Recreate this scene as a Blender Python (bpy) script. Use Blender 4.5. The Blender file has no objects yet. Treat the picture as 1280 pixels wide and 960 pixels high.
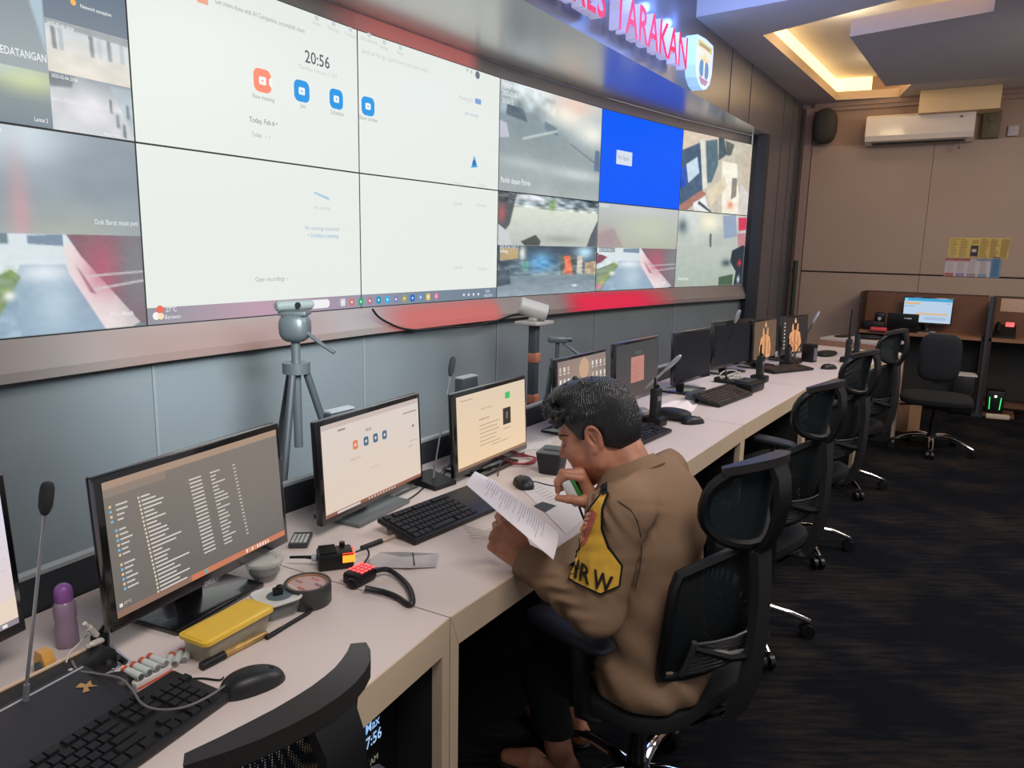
import bpy, bmesh, math, random
import numpy as np
from math import sin, cos, pi, radians, hypot, atan2
from mathutils import Vector, Matrix, Euler
from mathutils.bvhtree import BVHTree
random.seed(7)
SC = bpy.context.scene
COL = SC.collection

# ------------------------------------------------------------------ camera model
F_PX, PITCH, ROLL, CAM_H = 936.45, .181, .0212, 1.534

def ray(px, py):
    x = (px - 640) / F_PX; y = (py - 480) / F_PX
    cr, sr = cos(ROLL), sin(ROLL)
    x, y = cr * x + sr * y, -sr * x + cr * y
    c, s = cos(PITCH), sin(PITCH)
    return Vector((x, c - y * s, -s - y * c))

def W(px, py, z):                      # point of the plane z = const
    d = ray(px, py); t = (z - CAM_H) / d.z
    return Vector((d.x * t, d.y * t, z))

def AY(px, py, Y):                     # point at depth Y
    d = ray(px, py); t = Y / d.y
    return Vector((d.x * t, Y, CAM_H + d.z * t))

# ------------------------------------------------------------------ materials
def lin(c):
    c = c / 255.0
    return c / 12.92 if c <= .04045 else ((c + .055) / 1.055) ** 2.4

def L3(rgb): return (lin(rgb[0]), lin(rgb[1]), lin(rgb[2]))

MATS = {}
def mat(name, rgb, rough=.5, metal=0., var=0., scale=8., bump=0., bscale=200., emit=None, estr=0., alpha=1., trans=0., spec=.5, coat=0.):
    if name in MATS: return MATS[name]
    m = bpy.data.materials.new(name); m.use_nodes = True
    nt = m.node_tree; b = nt.nodes['Principled BSDF']
    col = (*L3(rgb), 1)
    b.inputs['Base Color'].default_value = col
    b.inputs['Roughness'].default_value = rough
    b.inputs['Metallic'].default_value = metal
    b.inputs['Specular IOR Level'].default_value = spec
    b.inputs['Alpha'].default_value = alpha
    b.inputs['Transmission Weight'].default_value = trans
    b.inputs['Coat Weight'].default_value = coat
    tc = nt.nodes.new('ShaderNodeTexCoord')
    if var > 0:
        n = nt.nodes.new('ShaderNodeTexNoise'); n.inputs['Scale'].default_value = scale; n.inputs['Detail'].default_value = 5
        nt.links.new(tc.outputs['Object'], n.inputs['Vector'])
        r = nt.nodes.new('ShaderNodeValToRGB')
        r.color_ramp.elements[0].position = .3; r.color_ramp.elements[1].position = .7
        r.color_ramp.elements[0].color = (*[max(0, v * (1 - var)) for v in col[:3]], 1)
        r.color_ramp.elements[1].color = (*[min(1, v * (1 + var)) for v in col[:3]], 1)
        nt.links.new(n.outputs['Fac'], r.inputs['Fac']); nt.links.new(r.outputs['Color'], b.inputs['Base Color'])
    if bump > 0:
        n2 = nt.nodes.new('ShaderNodeTexNoise'); n2.inputs['Scale'].default_value = bscale; n2.inputs['Detail'].default_value = 3
        nt.links.new(tc.outputs['Object'], n2.inputs['Vector'])
        bp = nt.nodes.new('ShaderNodeBump'); bp.inputs['Strength'].default_value = bump; bp.inputs['Distance'].default_value = .002
        nt.links.new(n2.outputs['Fac'], bp.inputs['Height']); nt.links.new(bp.outputs['Normal'], b.inputs['Normal'])
    if emit:
        b.inputs['Emission Color'].default_value = (*L3(emit), 1)
        b.inputs['Emission Strength'].default_value = estr
        m.cycles.emission_sampling = 'NONE' if estr < 2 else 'AUTO'
    MATS[name] = m
    return m

def mat_screen(name, strength=1.0, sampling='NONE'):
    if name in MATS: return MATS[name]
    m = bpy.data.materials.new(name); m.use_nodes = True
    nt = m.node_tree; b = nt.nodes['Principled BSDF']
    a = nt.nodes.new('ShaderNodeVertexColor'); a.layer_name = 'Col'
    b.inputs['Base Color'].default_value = (.004, .004, .005, 1); b.inputs['Roughness'].default_value = .35
    b.inputs['Specular IOR Level'].default_value = .25
    nt.links.new(a.outputs['Color'], b.inputs['Emission Color']); b.inputs['Emission Strength'].default_value = strength
    m.cycles.emission_sampling = sampling
    MATS[name] = m
    return m

def mat_vcol(name, rough=.6):
    if name in MATS: return MATS[name]
    m = bpy.data.materials.new(name); m.use_nodes = True
    nt = m.node_tree; b = nt.nodes['Principled BSDF']
    a = nt.nodes.new('ShaderNodeVertexColor'); a.layer_name = 'Col'
    b.inputs['Roughness'].default_value = rough
    nt.links.new(a.outputs['Color'], b.inputs['Base Color'])
    MATS[name] = m
    return m

def mat_mesh_fabric(name, rgb, dens=260., hole=.35):
    """woven chair net: small see-through holes laid out on the object's own x / z coordinates"""
    if name in MATS: return MATS[name]
    m = bpy.data.materials.new(name); m.use_nodes = True
    nt = m.node_tree; b = nt.nodes['Principled BSDF']
    b.inputs['Base Color'].default_value = (*L3(rgb), 1); b.inputs['Roughness'].default_value = .75
    b.inputs['Specular IOR Level'].default_value = .2
    tc = nt.nodes.new('ShaderNodeTexCoord')
    v = nt.nodes.new('ShaderNodeTexVoronoi'); v.inputs['Scale'].default_value = dens; v.inputs['Randomness'].default_value = 0
    nt.links.new(tc.outputs['Object'], v.inputs['Vector'])
    mt = nt.nodes.new('ShaderNodeMath'); mt.operation = 'GREATER_THAN'; mt.inputs[1].default_value = hole
    nt.links.new(v.outputs['Distance'], mt.inputs[0])
    mx = nt.nodes.new('ShaderNodeMath'); mx.operation = 'MULTIPLY_ADD'; mx.inputs[1].default_value = .22; mx.inputs[2].default_value = .78
    nt.links.new(mt.outputs[0], mx.inputs[0]); nt.links.new(mx.outputs[0], b.inputs['Alpha'])
    MATS[name] = m
    return m

# ------------------------------------------------------------------ mesh building
class MB:
    def __init__(s): s.v = []; s.f = []; s.c = {}
    def add(s, vs, fs):
        o = len(s.v); s.v += [tuple(p) for p in vs]; s.f += [tuple(i + o for i in f) for f in fs]; return s
    def box(s, c, d, M=None, bev=0):
        c = Vector(c); x, y, z = d[0] / 2, d[1] / 2, d[2] / 2
        if bev > 0: return s.rbox(c, d, bev, M)
        vs = [Vector((a * x, b * y, e * z)) for a in (-1, 1) for b in (-1, 1) for e in (-1, 1)]
        if M: vs = [M @ p for p in vs]
        return s.add([c + p for p in vs], [(0, 1, 3, 2), (4, 6, 7, 5), (0, 4, 5, 1), (2, 3, 7, 6), (0, 2, 6, 4), (1, 5, 7, 3)])
    def rbox(s, c, d, r, M=None, seg=2):
        bm = bmesh.new(); bmesh.ops.create_cube(bm, size=1)
        for v in bm.verts: v.co = Vector((v.co.x * d[0], v.co.y * d[1], v.co.z * d[2]))
        bmesh.ops.bevel(bm, geom=bm.edges[:], offset=min(r, min(d) * .49), segments=seg, affect='EDGES', profile=.5)
        return s.addbm(bm, c, M)
    def addbm(s, bm, c=(0, 0, 0), M=None):
        bm.verts.ensure_lookup_table(); c = Vector(c)
        for i, v in enumerate(bm.verts): v.index = i
        vs = [(M @ v.co if M else v.co) + c for v in bm.verts]
        fs = [[v.index for v in f.verts] for f in bm.faces]
        bm.free(); return s.add(vs, fs)
    def cyl(s, a, b, r0, r1=None, n=16, caps=True):
        r1 = r0 if r1 is None else r1
        a, b = Vector(a), Vector(b); d = (b - a).normalized()
        u = d.orthogonal().normalized(); w = d.cross(u)
        vs = []
        for p, r in ((a, r0), (b, r1)):
            vs += [p + (u * cos(2 * pi * i / n) + w * sin(2 * pi * i / n)) * r for i in range(n)]
        fs = [(i, (i + 1) % n, n + (i + 1) % n, n + i) for i in range(n)]
        if caps: fs += [tuple(range(n))[::-1], tuple(range(n, 2 * n))]
        return s.add(vs, fs)
    def tube(s, pts, r, n=8, closed=False, flat=None):
        """swept tube; r number or list; flat=(wu, wv) factors against the parallel-transported frame"""
        P = [Vector(p) for p in pts]; N = len(P)
        R = r if isinstance(r, (list, tuple)) else [r] * N
        T = []
        for i in range(N):
            if closed: t = P[(i + 1) % N] - P[i - 1]
            else: t = P[min(i + 1, N - 1)] - P[max(i - 1, 0)]
            T.append(t.normalized())
        u = T[0].orthogonal().normalized()
        if abs(T[0].z) < .9:
            u = (Vector((0, 0, 1)) - T[0] * T[0].z).normalized()
        rings = []
        for i in range(N):
            u = (u - T[i] * u.dot(T[i])).normalized(); w = T[i].cross(u)
            fu, fv = flat if flat else (1, 1)
            rings.append([P[i] + (u * cos(2 * pi * k / n) * fu + w * sin(2 * pi * k / n) * fv) * R[i] for k in range(n)])
        vs = [p for rg in rings for p in rg]; fs = []
        M_ = N if closed else N - 1
        for i in range(M_):
            j = (i + 1) % N
            fs += [(i * n + k, i * n + (k + 1) % n, j * n + (k + 1) % n, j * n + k) for k in range(n)]
        if not closed: fs += [tuple(range(n))[::-1], tuple(range((N - 1) * n, N * n))]
        return s.add(vs, fs)
    def strip(s, pts, ups, w, t):
        """flat band: centre line pts, normals ups, width w (number/list), thickness t"""
        P = [Vector(p) for p in pts]; N = len(P); vs = []
        for i in range(N):
            T = (P[min(i + 1, N - 1)] - P[max(i - 1, 0)]).normalized()
            up = Vector(ups[i]); up = (up - T * up.dot(T)).normalized(); sd = T.cross(up)
            ww = w[i] if isinstance(w, (list, tuple)) else w
            vs += [P[i] + sd * ww / 2 + up * t / 2, P[i] - sd * ww / 2 + up * t / 2, P[i] - sd * ww / 2 - up * t / 2, P[i] + sd * ww / 2 - up * t / 2]
        fs = []
        for i in range(N - 1):
            a, b = 4 * i, 4 * i + 4
            fs += [(a + k, a + (k + 1) % 4, b + (k + 1) % 4, b + k) for k in range(4)]
        fs += [(3, 2, 1, 0), tuple(4 * (N - 1) + k for k in range(4))]
        return s.add(vs, fs)
    def lathe(s, prof, n=24, c=(0, 0, 0), M=None):
        c = Vector(c); vs = []; fs = []; K = len(prof)
        for (r, z) in prof:
            for i in range(n):
                p = Vector((r * cos(2 * pi * i / n), r * sin(2 * pi * i / n), z))
                vs.append(c + (M @ p if M else p))
        for k in range(K - 1):
            fs += [(k * n + i, k * n + (i + 1) % n, (k + 1) * n + (i + 1) % n, (k + 1) * n + i) for i in range(n)]
        if prof[0][0] > 1e-6: fs.append(tuple(range(n))[::-1])
        if prof[-1][0] > 1e-6: fs.append(tuple(range((K - 1) * n, K * n)))
        return s.add(vs, fs)
    def prism(s, poly, z0, z1, M=None, c=(0, 0, 0)):
        n = len(poly); c = Vector(c)
        vs = [Vector((x, y, z)) for z in (z0, z1) for x, y in poly]
        vs = [c + (M @ p if M else p) for p in vs]
        return s.add(vs, [tuple(range(n))[::-1], tuple(range(n, 2 * n))] + [(i, (i + 1) % n, n + (i + 1) % n, n + i) for i in range(n)])
    def ell(s, c, r, M=None, nu=20, nv=12, e=1.0, e2=1.0):
        """(super-)ellipsoid"""
        c = Vector(c); vs = []; fs = []
        sg = lambda v, q: math.copysign(abs(v) ** q, v)
        for j in range(nv + 1):
            ph = -pi / 2 + pi * j / nv
            for i in range(nu):
                th = 2 * pi * i / nu
                p = Vector((r[0] * sg(cos(ph), e2) * sg(cos(th), e), r[1] * sg(cos(ph), e2) * sg(sin(th), e), r[2] * sg(sin(ph), e2)))
                vs.append(c + (M @ p if M else p))
        for j in range(nv):
            fs += [(j * nu + i, j * nu + (i + 1) % nu, (j + 1) * nu + (i + 1) % nu, (j + 1) * nu + i) for i in range(nu)]
        return s.add(vs, fs)
    def grid(s, fn, nu, nv):
        vs = [fn(i / nu, j / nv) for j in range(nv + 1) for i in range(nu + 1)]
        fs = [(j * (nu + 1) + i, j * (nu + 1) + i + 1, (j + 1) * (nu + 1) + i + 1, (j + 1) * (nu + 1) + i) for j in range(nv) for i in range(nu)]
        return s.add(vs, fs)
    def mesh(s, name, smooth=False):
        me = bpy.data.meshes.new(name)
        me.from_pydata([tuple(p) for p in s.v], [], s.f)
        bm = bmesh.new(); bm.from_mesh(me)
        bmesh.ops.remove_doubles(bm, verts=bm.verts, dist=1e-6)
        bmesh.ops.recalc_face_normals(bm, faces=bm.faces)
        if smooth:
            for f in bm.faces: f.smooth = True
            for e in bm.edges:
                if len(e.link_faces) == 2 and e.calc_face_angle(0) > radians(38): e.smooth = False
        bm.to_mesh(me); bm.free(); me.update()
        return me

def obj(name, mb, m, parent=None, smooth=True, sub=0, loc=None, rot=None):
    me = mb.mesh(name, smooth) if isinstance(mb, MB) else mb
    if m is not None and not me.materials: me.materials.append(m)
    o = bpy.data.objects.new(name, me); COL.objects.link(o)
    if parent: o.parent = parent
    if loc is not None: o.location = loc
    if rot is not None: o.rotation_euler = rot
    if sub:
        md = o.modifiers.new('sub', 'SUBSURF'); md.levels = sub; md.render_levels = sub
    return o

def tag(o, label, cat, group=None):
    o['label'] = label; o['category'] = cat
    if group: o['group'] = group
    return o

def thing(name, label, cat, loc=(0, 0, 0), rz=0, group=None, rot=None):
    o = bpy.data.objects.new(name, None); COL.objects.link(o)
    o.location = loc; o.rotation_euler = rot if rot else (0, 0, rz)
    o.empty_display_size = .05
    return tag(o, label, cat, group)

def structure(name, mb, m, smooth=False, parent=None):
    o = obj(name, mb, m, parent, smooth)
    if parent is None: o['kind'] = 'structure'
    return o

def kids(o): return [c for c in COL.objects if c.parent == o]
def dup(root, loc, rz, label, group=None):
    r = root.copy(); COL.objects.link(r); r.location = loc; r.rotation_euler = (0, 0, rz); r['label'] = label
    if group: r['group'] = group
    for ch in kids(root):
        c = ch.copy(); COL.objects.link(c); c.parent = r
        for g in kids(ch):
            d = g.copy(); COL.objects.link(d); d.parent = c
    return r

_TX = {}
def text_geo(s, size=1.0, bold=0., align='LEFT', ext=0., cond=1.0):
    key = (s, bold, ext)
    if key not in _TX:
        cu = bpy.data.curves.new('t', 'FONT'); cu.body = s; cu.size = 1.0; cu.offset = bold; cu.resolution_u = 2; cu.extrude = ext
        o = bpy.data.objects.new('t', cu); COL.objects.link(o)
        bpy.context.view_layer.update()
        me = bpy.data.meshes.new_from_object(o.evaluated_get(bpy.context.evaluated_depsgraph_get()))
        _TX[key] = ([tuple(v.co) for v in me.vertices], [tuple(p.vertices) for p in me.polygons])
        bpy.data.objects.remove(o); bpy.data.curves.remove(cu); bpy.data.meshes.remove(me)
    vs, fs = _TX[key]
    xs = [v[0] for v in vs] or [0]
    off = {'LEFT': min(xs), 'CENTER': (min(xs) + max(xs)) / 2, 'RIGHT': max(xs)}[align]
    return [((v[0] - off) * size * cond, v[1] * size, v[2] * size) for v in vs], fs

class Disp:
    """flat picture on a screen: coloured pieces in (u right, v up), metres, stacked by tiny steps outwards"""
    def __init__(s): s.v = []; s.f = []; s.c = []; s.k = 0
    def lay(s): s.k += 1; return s.k * .00022
    def piece(s, pts, faces, col, z=None):
        z = s.lay() if z is None else z
        o = len(s.v); s.v += [(p[0], p[1], z) for p in pts]; s.f += [tuple(i + o for i in f) for f in faces]
        s.c += [(*L3(col), 1)] * len(pts); return s
    def rect(s, x0, y0, x1, y1, col, z=None): return s.piece([(x0, y0), (x1, y0), (x1, y1), (x0, y1)], [(0, 1, 2, 3)], col, z)
    def poly(s, pts, col, z=None): return s.piece(pts, [tuple(range(len(pts)))], col, z)
    def disc(s, x, y, r, col, n=20, ry=None):
        ry = ry or r
        return s.poly([(x + r * cos(2 * pi * i / n), y + ry * sin(2 * pi * i / n)) for i in range(n)], col)
    def rrect(s, x, y, w, h, r, col):
        pts = []
        for cx, cy, a in ((x + w - r, y + r, -90), (x + w - r, y + h - r, 0), (x + r, y + h - r, 90), (x + r, y + r, 180)):
            pts += [(cx + r * cos(radians(a + 15 * k)), cy + r * sin(radians(a + 15 * k))) for k in range(7)]
        return s.poly(pts, col)
    def text(s, t, x, y, size, col, bold=0., align='LEFT', cond=1.0):
        vs, fs = text_geo(t, size, bold, align, 0., cond)
        return s.piece([(x + v[0], y + v[1]) for v in vs], fs, col)
    def feed(s, x0, y0, x1, y1, im):
        h, w = im.shape[:2]; z = s.lay(); o = len(s.v)
        for j in range(h):
            for i in range(w):
                s.v.append((x0 + (x1 - x0) * i / (w - 1), y1 + (y0 - y1) * j / (h - 1), z))
                s.c.append((lin(im[j, i, 0]), lin(im[j, i, 1]), lin(im[j, i, 2]), 1))
        s.f += [(o + j * w + i, o + (j + 1) * w + i, o + (j + 1) * w + i + 1, o + j * w + i + 1) for j in range(h - 1) for i in range(w - 1)]
        return s
    def build(s, name, m, parent, M=None):
        """M maps (u, v, out) to the parent's coordinates"""
        me = bpy.data.meshes.new(name)
        vs = [tuple(M @ Vector(p)) for p in s.v] if M else s.v
        me.from_pydata(vs, [], s.f)
        at = me.color_attributes.new('Col', 'FLOAT_COLOR', 'POINT')
        at.data.foreach_set('color', [x for c in s.c for x in c])
        me.materials.append(m); me.update()
        o = bpy.data.objects.new(name, me); COL.objects.link(o)
        if parent: o.parent = parent
        return o

class Img:
    """tiny colour field for the camera pictures on the wall (u right 0..1, v down 0..1)"""
    def __init__(s, w, h, base):
        s.w, s.h = w, h; s.a = np.zeros((h, w, 3)); s.a[:] = base
        s.V, s.U = np.mgrid[0:1:h * 1j, 0:1:w * 1j]; s.r = np.random.RandomState(len(MATS) + w + int(sum(base)))
    def vgrad(s, c0, c1, v0=0, v1=1):
        m = (s.V >= v0) & (s.V <= v1); t = np.clip((s.V - v0) / (v1 - v0), 0, 1)[..., None]
        s.a = np.where(m[..., None], np.array(c0) * (1 - t) + np.array(c1) * t, s.a); return s
    def blob(s, u, v, ru, rv, c, k=1.):
        g = np.exp(-(((s.U - u) / ru) ** 2 + ((s.V - v) / rv) ** 2))[..., None] * k
        s.a = s.a * (1 - g) + np.array(c) * g; return s
    def poly(s, pts, c, k=1.):
        n = len(pts); acc = np.zeros_like(s.U); du, dv = 1 / s.w, 1 / s.h
        for ou in (-.36, 0, .36):
            for ov in (-.36, 0, .36):
                U, V = s.U + ou * du, s.V + ov * dv; m = np.zeros_like(s.U, bool)
                for i in range(n):
                    x0, y0 = pts[i]; x1, y1 = pts[(i + 1) % n]
                    if y0 == y1: continue
                    m ^= ((y0 > V) != (y1 > V)) & (U < (x1 - x0) * (V - y0) / (y1 - y0) + x0)
                acc += m / 9.
        acc = (acc * k)[..., None]; s.a = s.a * (1 - acc) + np.array(c) * acc; return s
    def noise(s, amp, cells=8, u0=0, u1=1, v0=0, v1=1):
        g = s.r.rand(cells + 2, cells + 2) - .5
        x = s.U * cells; y = s.V * cells; i = x.astype(int); j = y.astype(int); fx = x - i; fy = y - j
        n = g[j, i] * (1 - fx) * (1 - fy) + g[j, i + 1] * fx * (1 - fy) + g[j + 1, i] * (1 - fx) * fy + g[j + 1, i + 1] * fx * fy
        m = (s.U >= u0) & (s.U <= u1) & (s.V >= v0) & (s.V <= v1)
        s.a += (n * m * amp * 2)[..., None]; return s
    def out(s, haze=.0, hc=(200, 210, 215)): return np.clip(s.a * (1 - haze) + np.array(hc) * haze, 0, 255)
# ================================================================== ROOM
from mathutils.geometry import tessellate_polygon
T_AX = Vector((.53, .848, 0)); R_AX = Vector((.848, -.53, 0))      # long axis of the room, and its right-hand normal
Q_HEAD = -1.95; Z_HEAD = 2.649; Z_CEIL = 3.15; Z_HIGH = 3.6
CORNER = Vector((3.195, 8.734, 0)); U_BACK = Vector((.853, -.522, 0)); N_BACK = Vector((-.522, -.853, 0))
SEG_L, SEG_TURN, SEG_A = 1.21, .0649, .5337
WP = {1: Vector((-1.4111, 2.8776, 0))}
WA = {k: SEG_A + SEG_TURN * (k - 1) for k in range(-3, 8)}
for k in range(2, 7): WP[k] = WP[k - 1] + SEG_L * Vector((sin(WA[k - 1]), cos(WA[k - 1]), 0))
for k in (0, -1, -2, -3): WP[k] = WP[k + 1] - SEG_L * Vector((sin(WA[k]), cos(WA[k]), 0))
Z_SCR = 1.2044; PAN_H = SEG_L * 9 / 16

def head_pt(s, z=0, off=0): return R_AX * (Q_HEAD + off) + T_AX * s + Vector((0, 0, z))
def on_plane(px, py, p0, n):
    d = ray(px, py); o = Vector((0, 0, CAM_H)); t = (p0 - o).dot(n) / d.dot(n); return o + d * t
def on_head(px, py, off=0): return on_plane(px, py, head_pt(0, 0, off), R_AX)
def on_back(px, py, off=0): return on_plane(px, py, CORNER + N_BACK * off, N_BACK)
def on_video(px, py):
    for k in range(-2, 6):
        a = WA[k]; n = Vector((cos(a), -sin(a), 0)); p = on_plane(px, py, WP[k], n)
        u = (p - WP[k]).dot(Vector((sin(a), cos(a), 0)))
        if p.y > 0 and -.004 <= u <= SEG_L + .004 and ray(px, py).dot(p) > 0: return k, u, p.z, p
    return None

m_paint = mat('warm_white_paint', (206, 204, 208), .7, var=.03, scale=3)
m_lower = mat('grey_laminate_panel', (126, 135, 140), .42, var=.05, scale=2.5, spec=.4)  # lightened grey: pale haze over the wall put into its colour
m_seam = mat('pale_joint_strip', (138, 146, 150), .5)
m_acp = mat('brushed_grey_composite', (206, 205, 203), .26, metal=.6, var=.04, scale=2, spec=.5)
m_fascia = mat('grey_composite_fascia', (112, 112, 122), .32, metal=.35, var=.04, scale=2)
m_dark = mat('dark_grey_cladding', (92, 90, 90), .34, metal=.3, var=.06, scale=2)
m_beige = mat('beige_wall_panel', (168, 146, 130), .62, var=.04, scale=1.6, bump=.05, bscale=40)
m_sill = mat('satin_aluminium_sill', (150, 141, 137), .42, metal=.15, var=.04, scale=3)
m_black = mat('black_plastic', (17, 18, 20), .45, spec=.4)

def floor_mat():
    m = bpy.data.materials.new('dark_carpet'); m.use_nodes = True
    nt = m.node_tree; b = nt.nodes['Principled BSDF']; N = nt.nodes.new; lk = nt.links.new
    tc = N('ShaderNodeTexCoord'); mp = N('ShaderNodeMapping'); mp.inputs['Rotation'].default_value = (0, 0, radians(-20)); mp.inputs['Scale'].default_value = (3.0, 22, 1)
    n = N('ShaderNodeTexNoise'); n.inputs['Scale'].default_value = 1.6; n.inputs['Detail'].default_value = 6; n.inputs['Roughness'].default_value = .7
    n2 = N('ShaderNodeTexNoise'); n2.inputs['Scale'].default_value = 2.3; n2.inputs['Detail'].default_value = 2
    lk(tc.outputs['Object'], mp.inputs['Vector']); lk(mp.outputs['Vector'], n.inputs['Vector']); lk(tc.outputs['Object'], n2.inputs['Vector'])
    ml = N('ShaderNodeMath'); ml.operation = 'MULTIPLY'; lk(n.outputs['Fac'], ml.inputs[0]); lk(n2.outputs['Fac'], ml.inputs[1])
    r = N('ShaderNodeValToRGB'); e = r.color_ramp.elements
    e[0].position = .22; e[0].color = (*L3((11, 14, 21)), 1); e[1].position = .42; e[1].color = (*L3((46, 40, 36)), 1)
    lk(ml.outputs[0], r.inputs['Fac']); lk(r.outputs['Color'], b.inputs['Base Color'])
    b.inputs['Roughness'].default_value = .95; b.inputs['Specular IOR Level'].default_value = .1
    n3 = N('ShaderNodeTexNoise'); n3.inputs['Scale'].default_value = 260; lk(tc.outputs['Object'], n3.inputs['Vector'])
    bp = N('ShaderNodeBump'); bp.inputs['Strength'].default_value = .5; bp.inputs['Distance'].default_value = .004
    lk(n3.outputs['Fac'], bp.inputs['Height']); lk(bp.outputs['Normal'], b.inputs['Normal'])
    return m
mb = MB(); mb.add([(-5, -3, 0), (9, -3, 0), (9, 11, 0), (-5, 11, 0)], [(0, 1, 2, 3)])
structure('floor', mb, floor_mat())

# lower wall under the screens: follows the curve, set a little behind the sill
mb = MB()
def wall_strip(mb, pts, z0, z1):
    for a, b in zip(pts[:-1], pts[1:]):
        mb.add([(a.x, a.y, z0), (b.x, b.y, z0), (b.x, b.y, z1), (a.x, a.y, z1)], [(0, 1, 2, 3)])
curve = [WP[k] for k in range(-3, 7)]
wall_strip(mb, curve, 0, 1.075)
structure('wall_left', mb, m_lower)
mb = MB(); back = [p - Vector((cos(WA[min(k, 5)]), -sin(WA[min(k, 5)]), 0)) * .012 for k, p in zip(range(-3, 7), curve)]
wall_strip(mb, back, 1.075, Z_HEAD)
structure('wall_left_recess', mb, m_acp)
for k in range(-1, 6):
    mb = MB(); a = WA[k]; n = Vector((cos(a), -sin(a), 0)); t = Vector((sin(a), cos(a), 0))
    mb.box(WP[k] + n * .003 + t * .01 + Vector((0, 0, .535)), (.012, .006, 1.07), Matrix.Rotation(pi / 2 - a, 3, 'Z'))
    structure('trim_%d' % (k + 2), mb, m_seam)
# sill band under the displays (sloped out)
mb = MB()
for k in range(-3, 6):
    a = WA[k]; n = Vector((cos(a), -sin(a), 0)); n0 = n; p, q = WP[k], WP[k + 1]
    prof = [(0.0, 1.2035), (.012, 1.2035), (.075, 1.105), (.075, 1.072), (0.0, 1.072)]
    vs = [Vector((p.x, p.y, z)) + n * o for o, z in prof] + [Vector((q.x, q.y, z)) + n * o for o, z in prof]
    mb.add(vs, [(i, (i + 1) % 5, 5 + (i + 1) % 5, 5 + i) for i in range(5)])
structure('trim_sill', mb, m_sill)

# header: soffit over the displays, straight fascia along the room axis
S0, S6, SC_ = -1.4, 7.68, CORNER.dot(T_AX)
mb = MB()
lo = [WP[k] for k in range(-2, 7)] + [head_pt(S6)]
hp = [head_pt(S6), head_pt(S0)]
poly = [Vector((p.x, p.y, Z_HEAD)) for p in lo] + [head_pt(S0, Z_HEAD)]
tri = tessellate_polygon([poly]); mb.add(poly, tri)
structure('trim_soffit', mb, m_acp)
pa = on_head(870, 24); s_a = pa.dot(T_AX)
mb = MB()
f = lambda s0, s1, z0, z1: mb.add([head_pt(s0, z0), head_pt(s1, z0), head_pt(s1, z1), head_pt(s0, z1)], [(0, 1, 2, 3)])
f(S0, S6, Z_HEAD, Z_HIGH); f(S6, SC_, 0, Z_HIGH)
structure('wall_header', mb, m_fascia)
mb = MB()          # dark jamb at the end of the displays, full height
j0, j1 = WP[6], head_pt(S6)
mb.add([(j0.x, j0.y, 0), (j1.x, j1.y, 0), (j1.x, j1.y, Z_HEAD), (j0.x, j0.y, Z_HEAD)], [(0, 1, 2, 3)])
mb.box(head_pt(S6 - .02, Z_HEAD / 2, -.03), (.11, .09, Z_HEAD), Matrix.Rotation(atan2(T_AX.y, T_AX.x), 3, 'Z'))
structure('trim_jamb', mb, mat('charcoal_jamb', (46, 50, 58), .45))
for i, (s, w) in enumerate(((s_a + .9, .006), (s_a + 1.5, .006), (S6 + .55, .008), (S6 + .95, .012))):
    mb = MB(); z0 = Z_HEAD if s < S6 else 0
    mb.box(head_pt(s, (z0 + Z_CEIL) / 2, .002), (w, .006, Z_CEIL - z0), Matrix.Rotation(atan2(T_AX.y, T_AX.x), 3, 'Z'))
    structure('trim_%d' % (20 + i), mb, mat('dark_joint', (70, 70, 74), .5))
mb = MB()          # darker return beside the corner
mb.box(head_pt(SC_ - .12, 1.55, .012), (.16, .02, 3.1), Matrix.Rotation(atan2(T_AX.y, T_AX.x), 3, 'Z'))
structure('trim_corner_dark', mb, mat('deep_grey_cladding', (66, 64, 66), .4))

# back wall
RB = Matrix.Rotation(atan2(U_BACK.y, U_BACK.x), 3, 'Z')
def back_box(mb, s0, s1, z0, z1, d0, d1, bev=0):
    c = CORNER + U_BACK * (s0 + s1) / 2 + N_BACK * (d0 + d1) / 2 + Vector((0, 0, (z0 + z1) / 2))
    return mb.box(c, (s1 - s0, d1 - d0, z1 - z0), RB, bev)
mb = MB(); a, b = CORNER - U_BACK * .3, CORNER + U_BACK * 6
mb.add([(a.x, a.y, 0), (b.x, b.y, 0), (b.x, b.y, Z_HIGH), (a.x, a.y, Z_HIGH)], [(0, 1, 2, 3)])
structure('wall_back', mb, mat('taupe_wall_paint', (158, 132, 116), .7, var=.03, scale=2))
mb = MB()
for s0, s1 in ((.11, 1.30), (1.304, 2.5), (2.504, 3.7), (3.704, 5)):
    back_box(mb, s0, s1, 0.1, 1.325, 0, .022); back_box(mb, s0, s1, 1.341, 2.69, 0, .022)
structure('trim_back_panels', mb, m_beige)
mb = MB(); back_box(mb, 0, 5, 1.3255, 1.3405, .004, .024)
structure('trim_back_strip', mb, mat('polished_bronze_strip', (60, 52, 46), .12, metal=.9, var=.5, scale=5))
mb = MB(); back_box(mb, 0.02, .10, 0, 3.1, 0, .05)
structure('trim_corner_post', mb, mat('pinkish_post', (150, 128, 120), .6))
mb = MB()
back_box(mb, .1, 5, 3.06, Z_CEIL - .002, 0, .03); back_box(mb, .1, 5, 3.10, Z_CEIL - .002, .03, .05)
structure('trim_crown', mb, mat('taupe_crown', (150, 128, 116), .6))
mb = MB(); back_box(mb, .1, 5, 0, .1, 0, .03)
structure('baseboard_back', mb, mat('dark_skirting', (50, 44, 42), .5))

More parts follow.
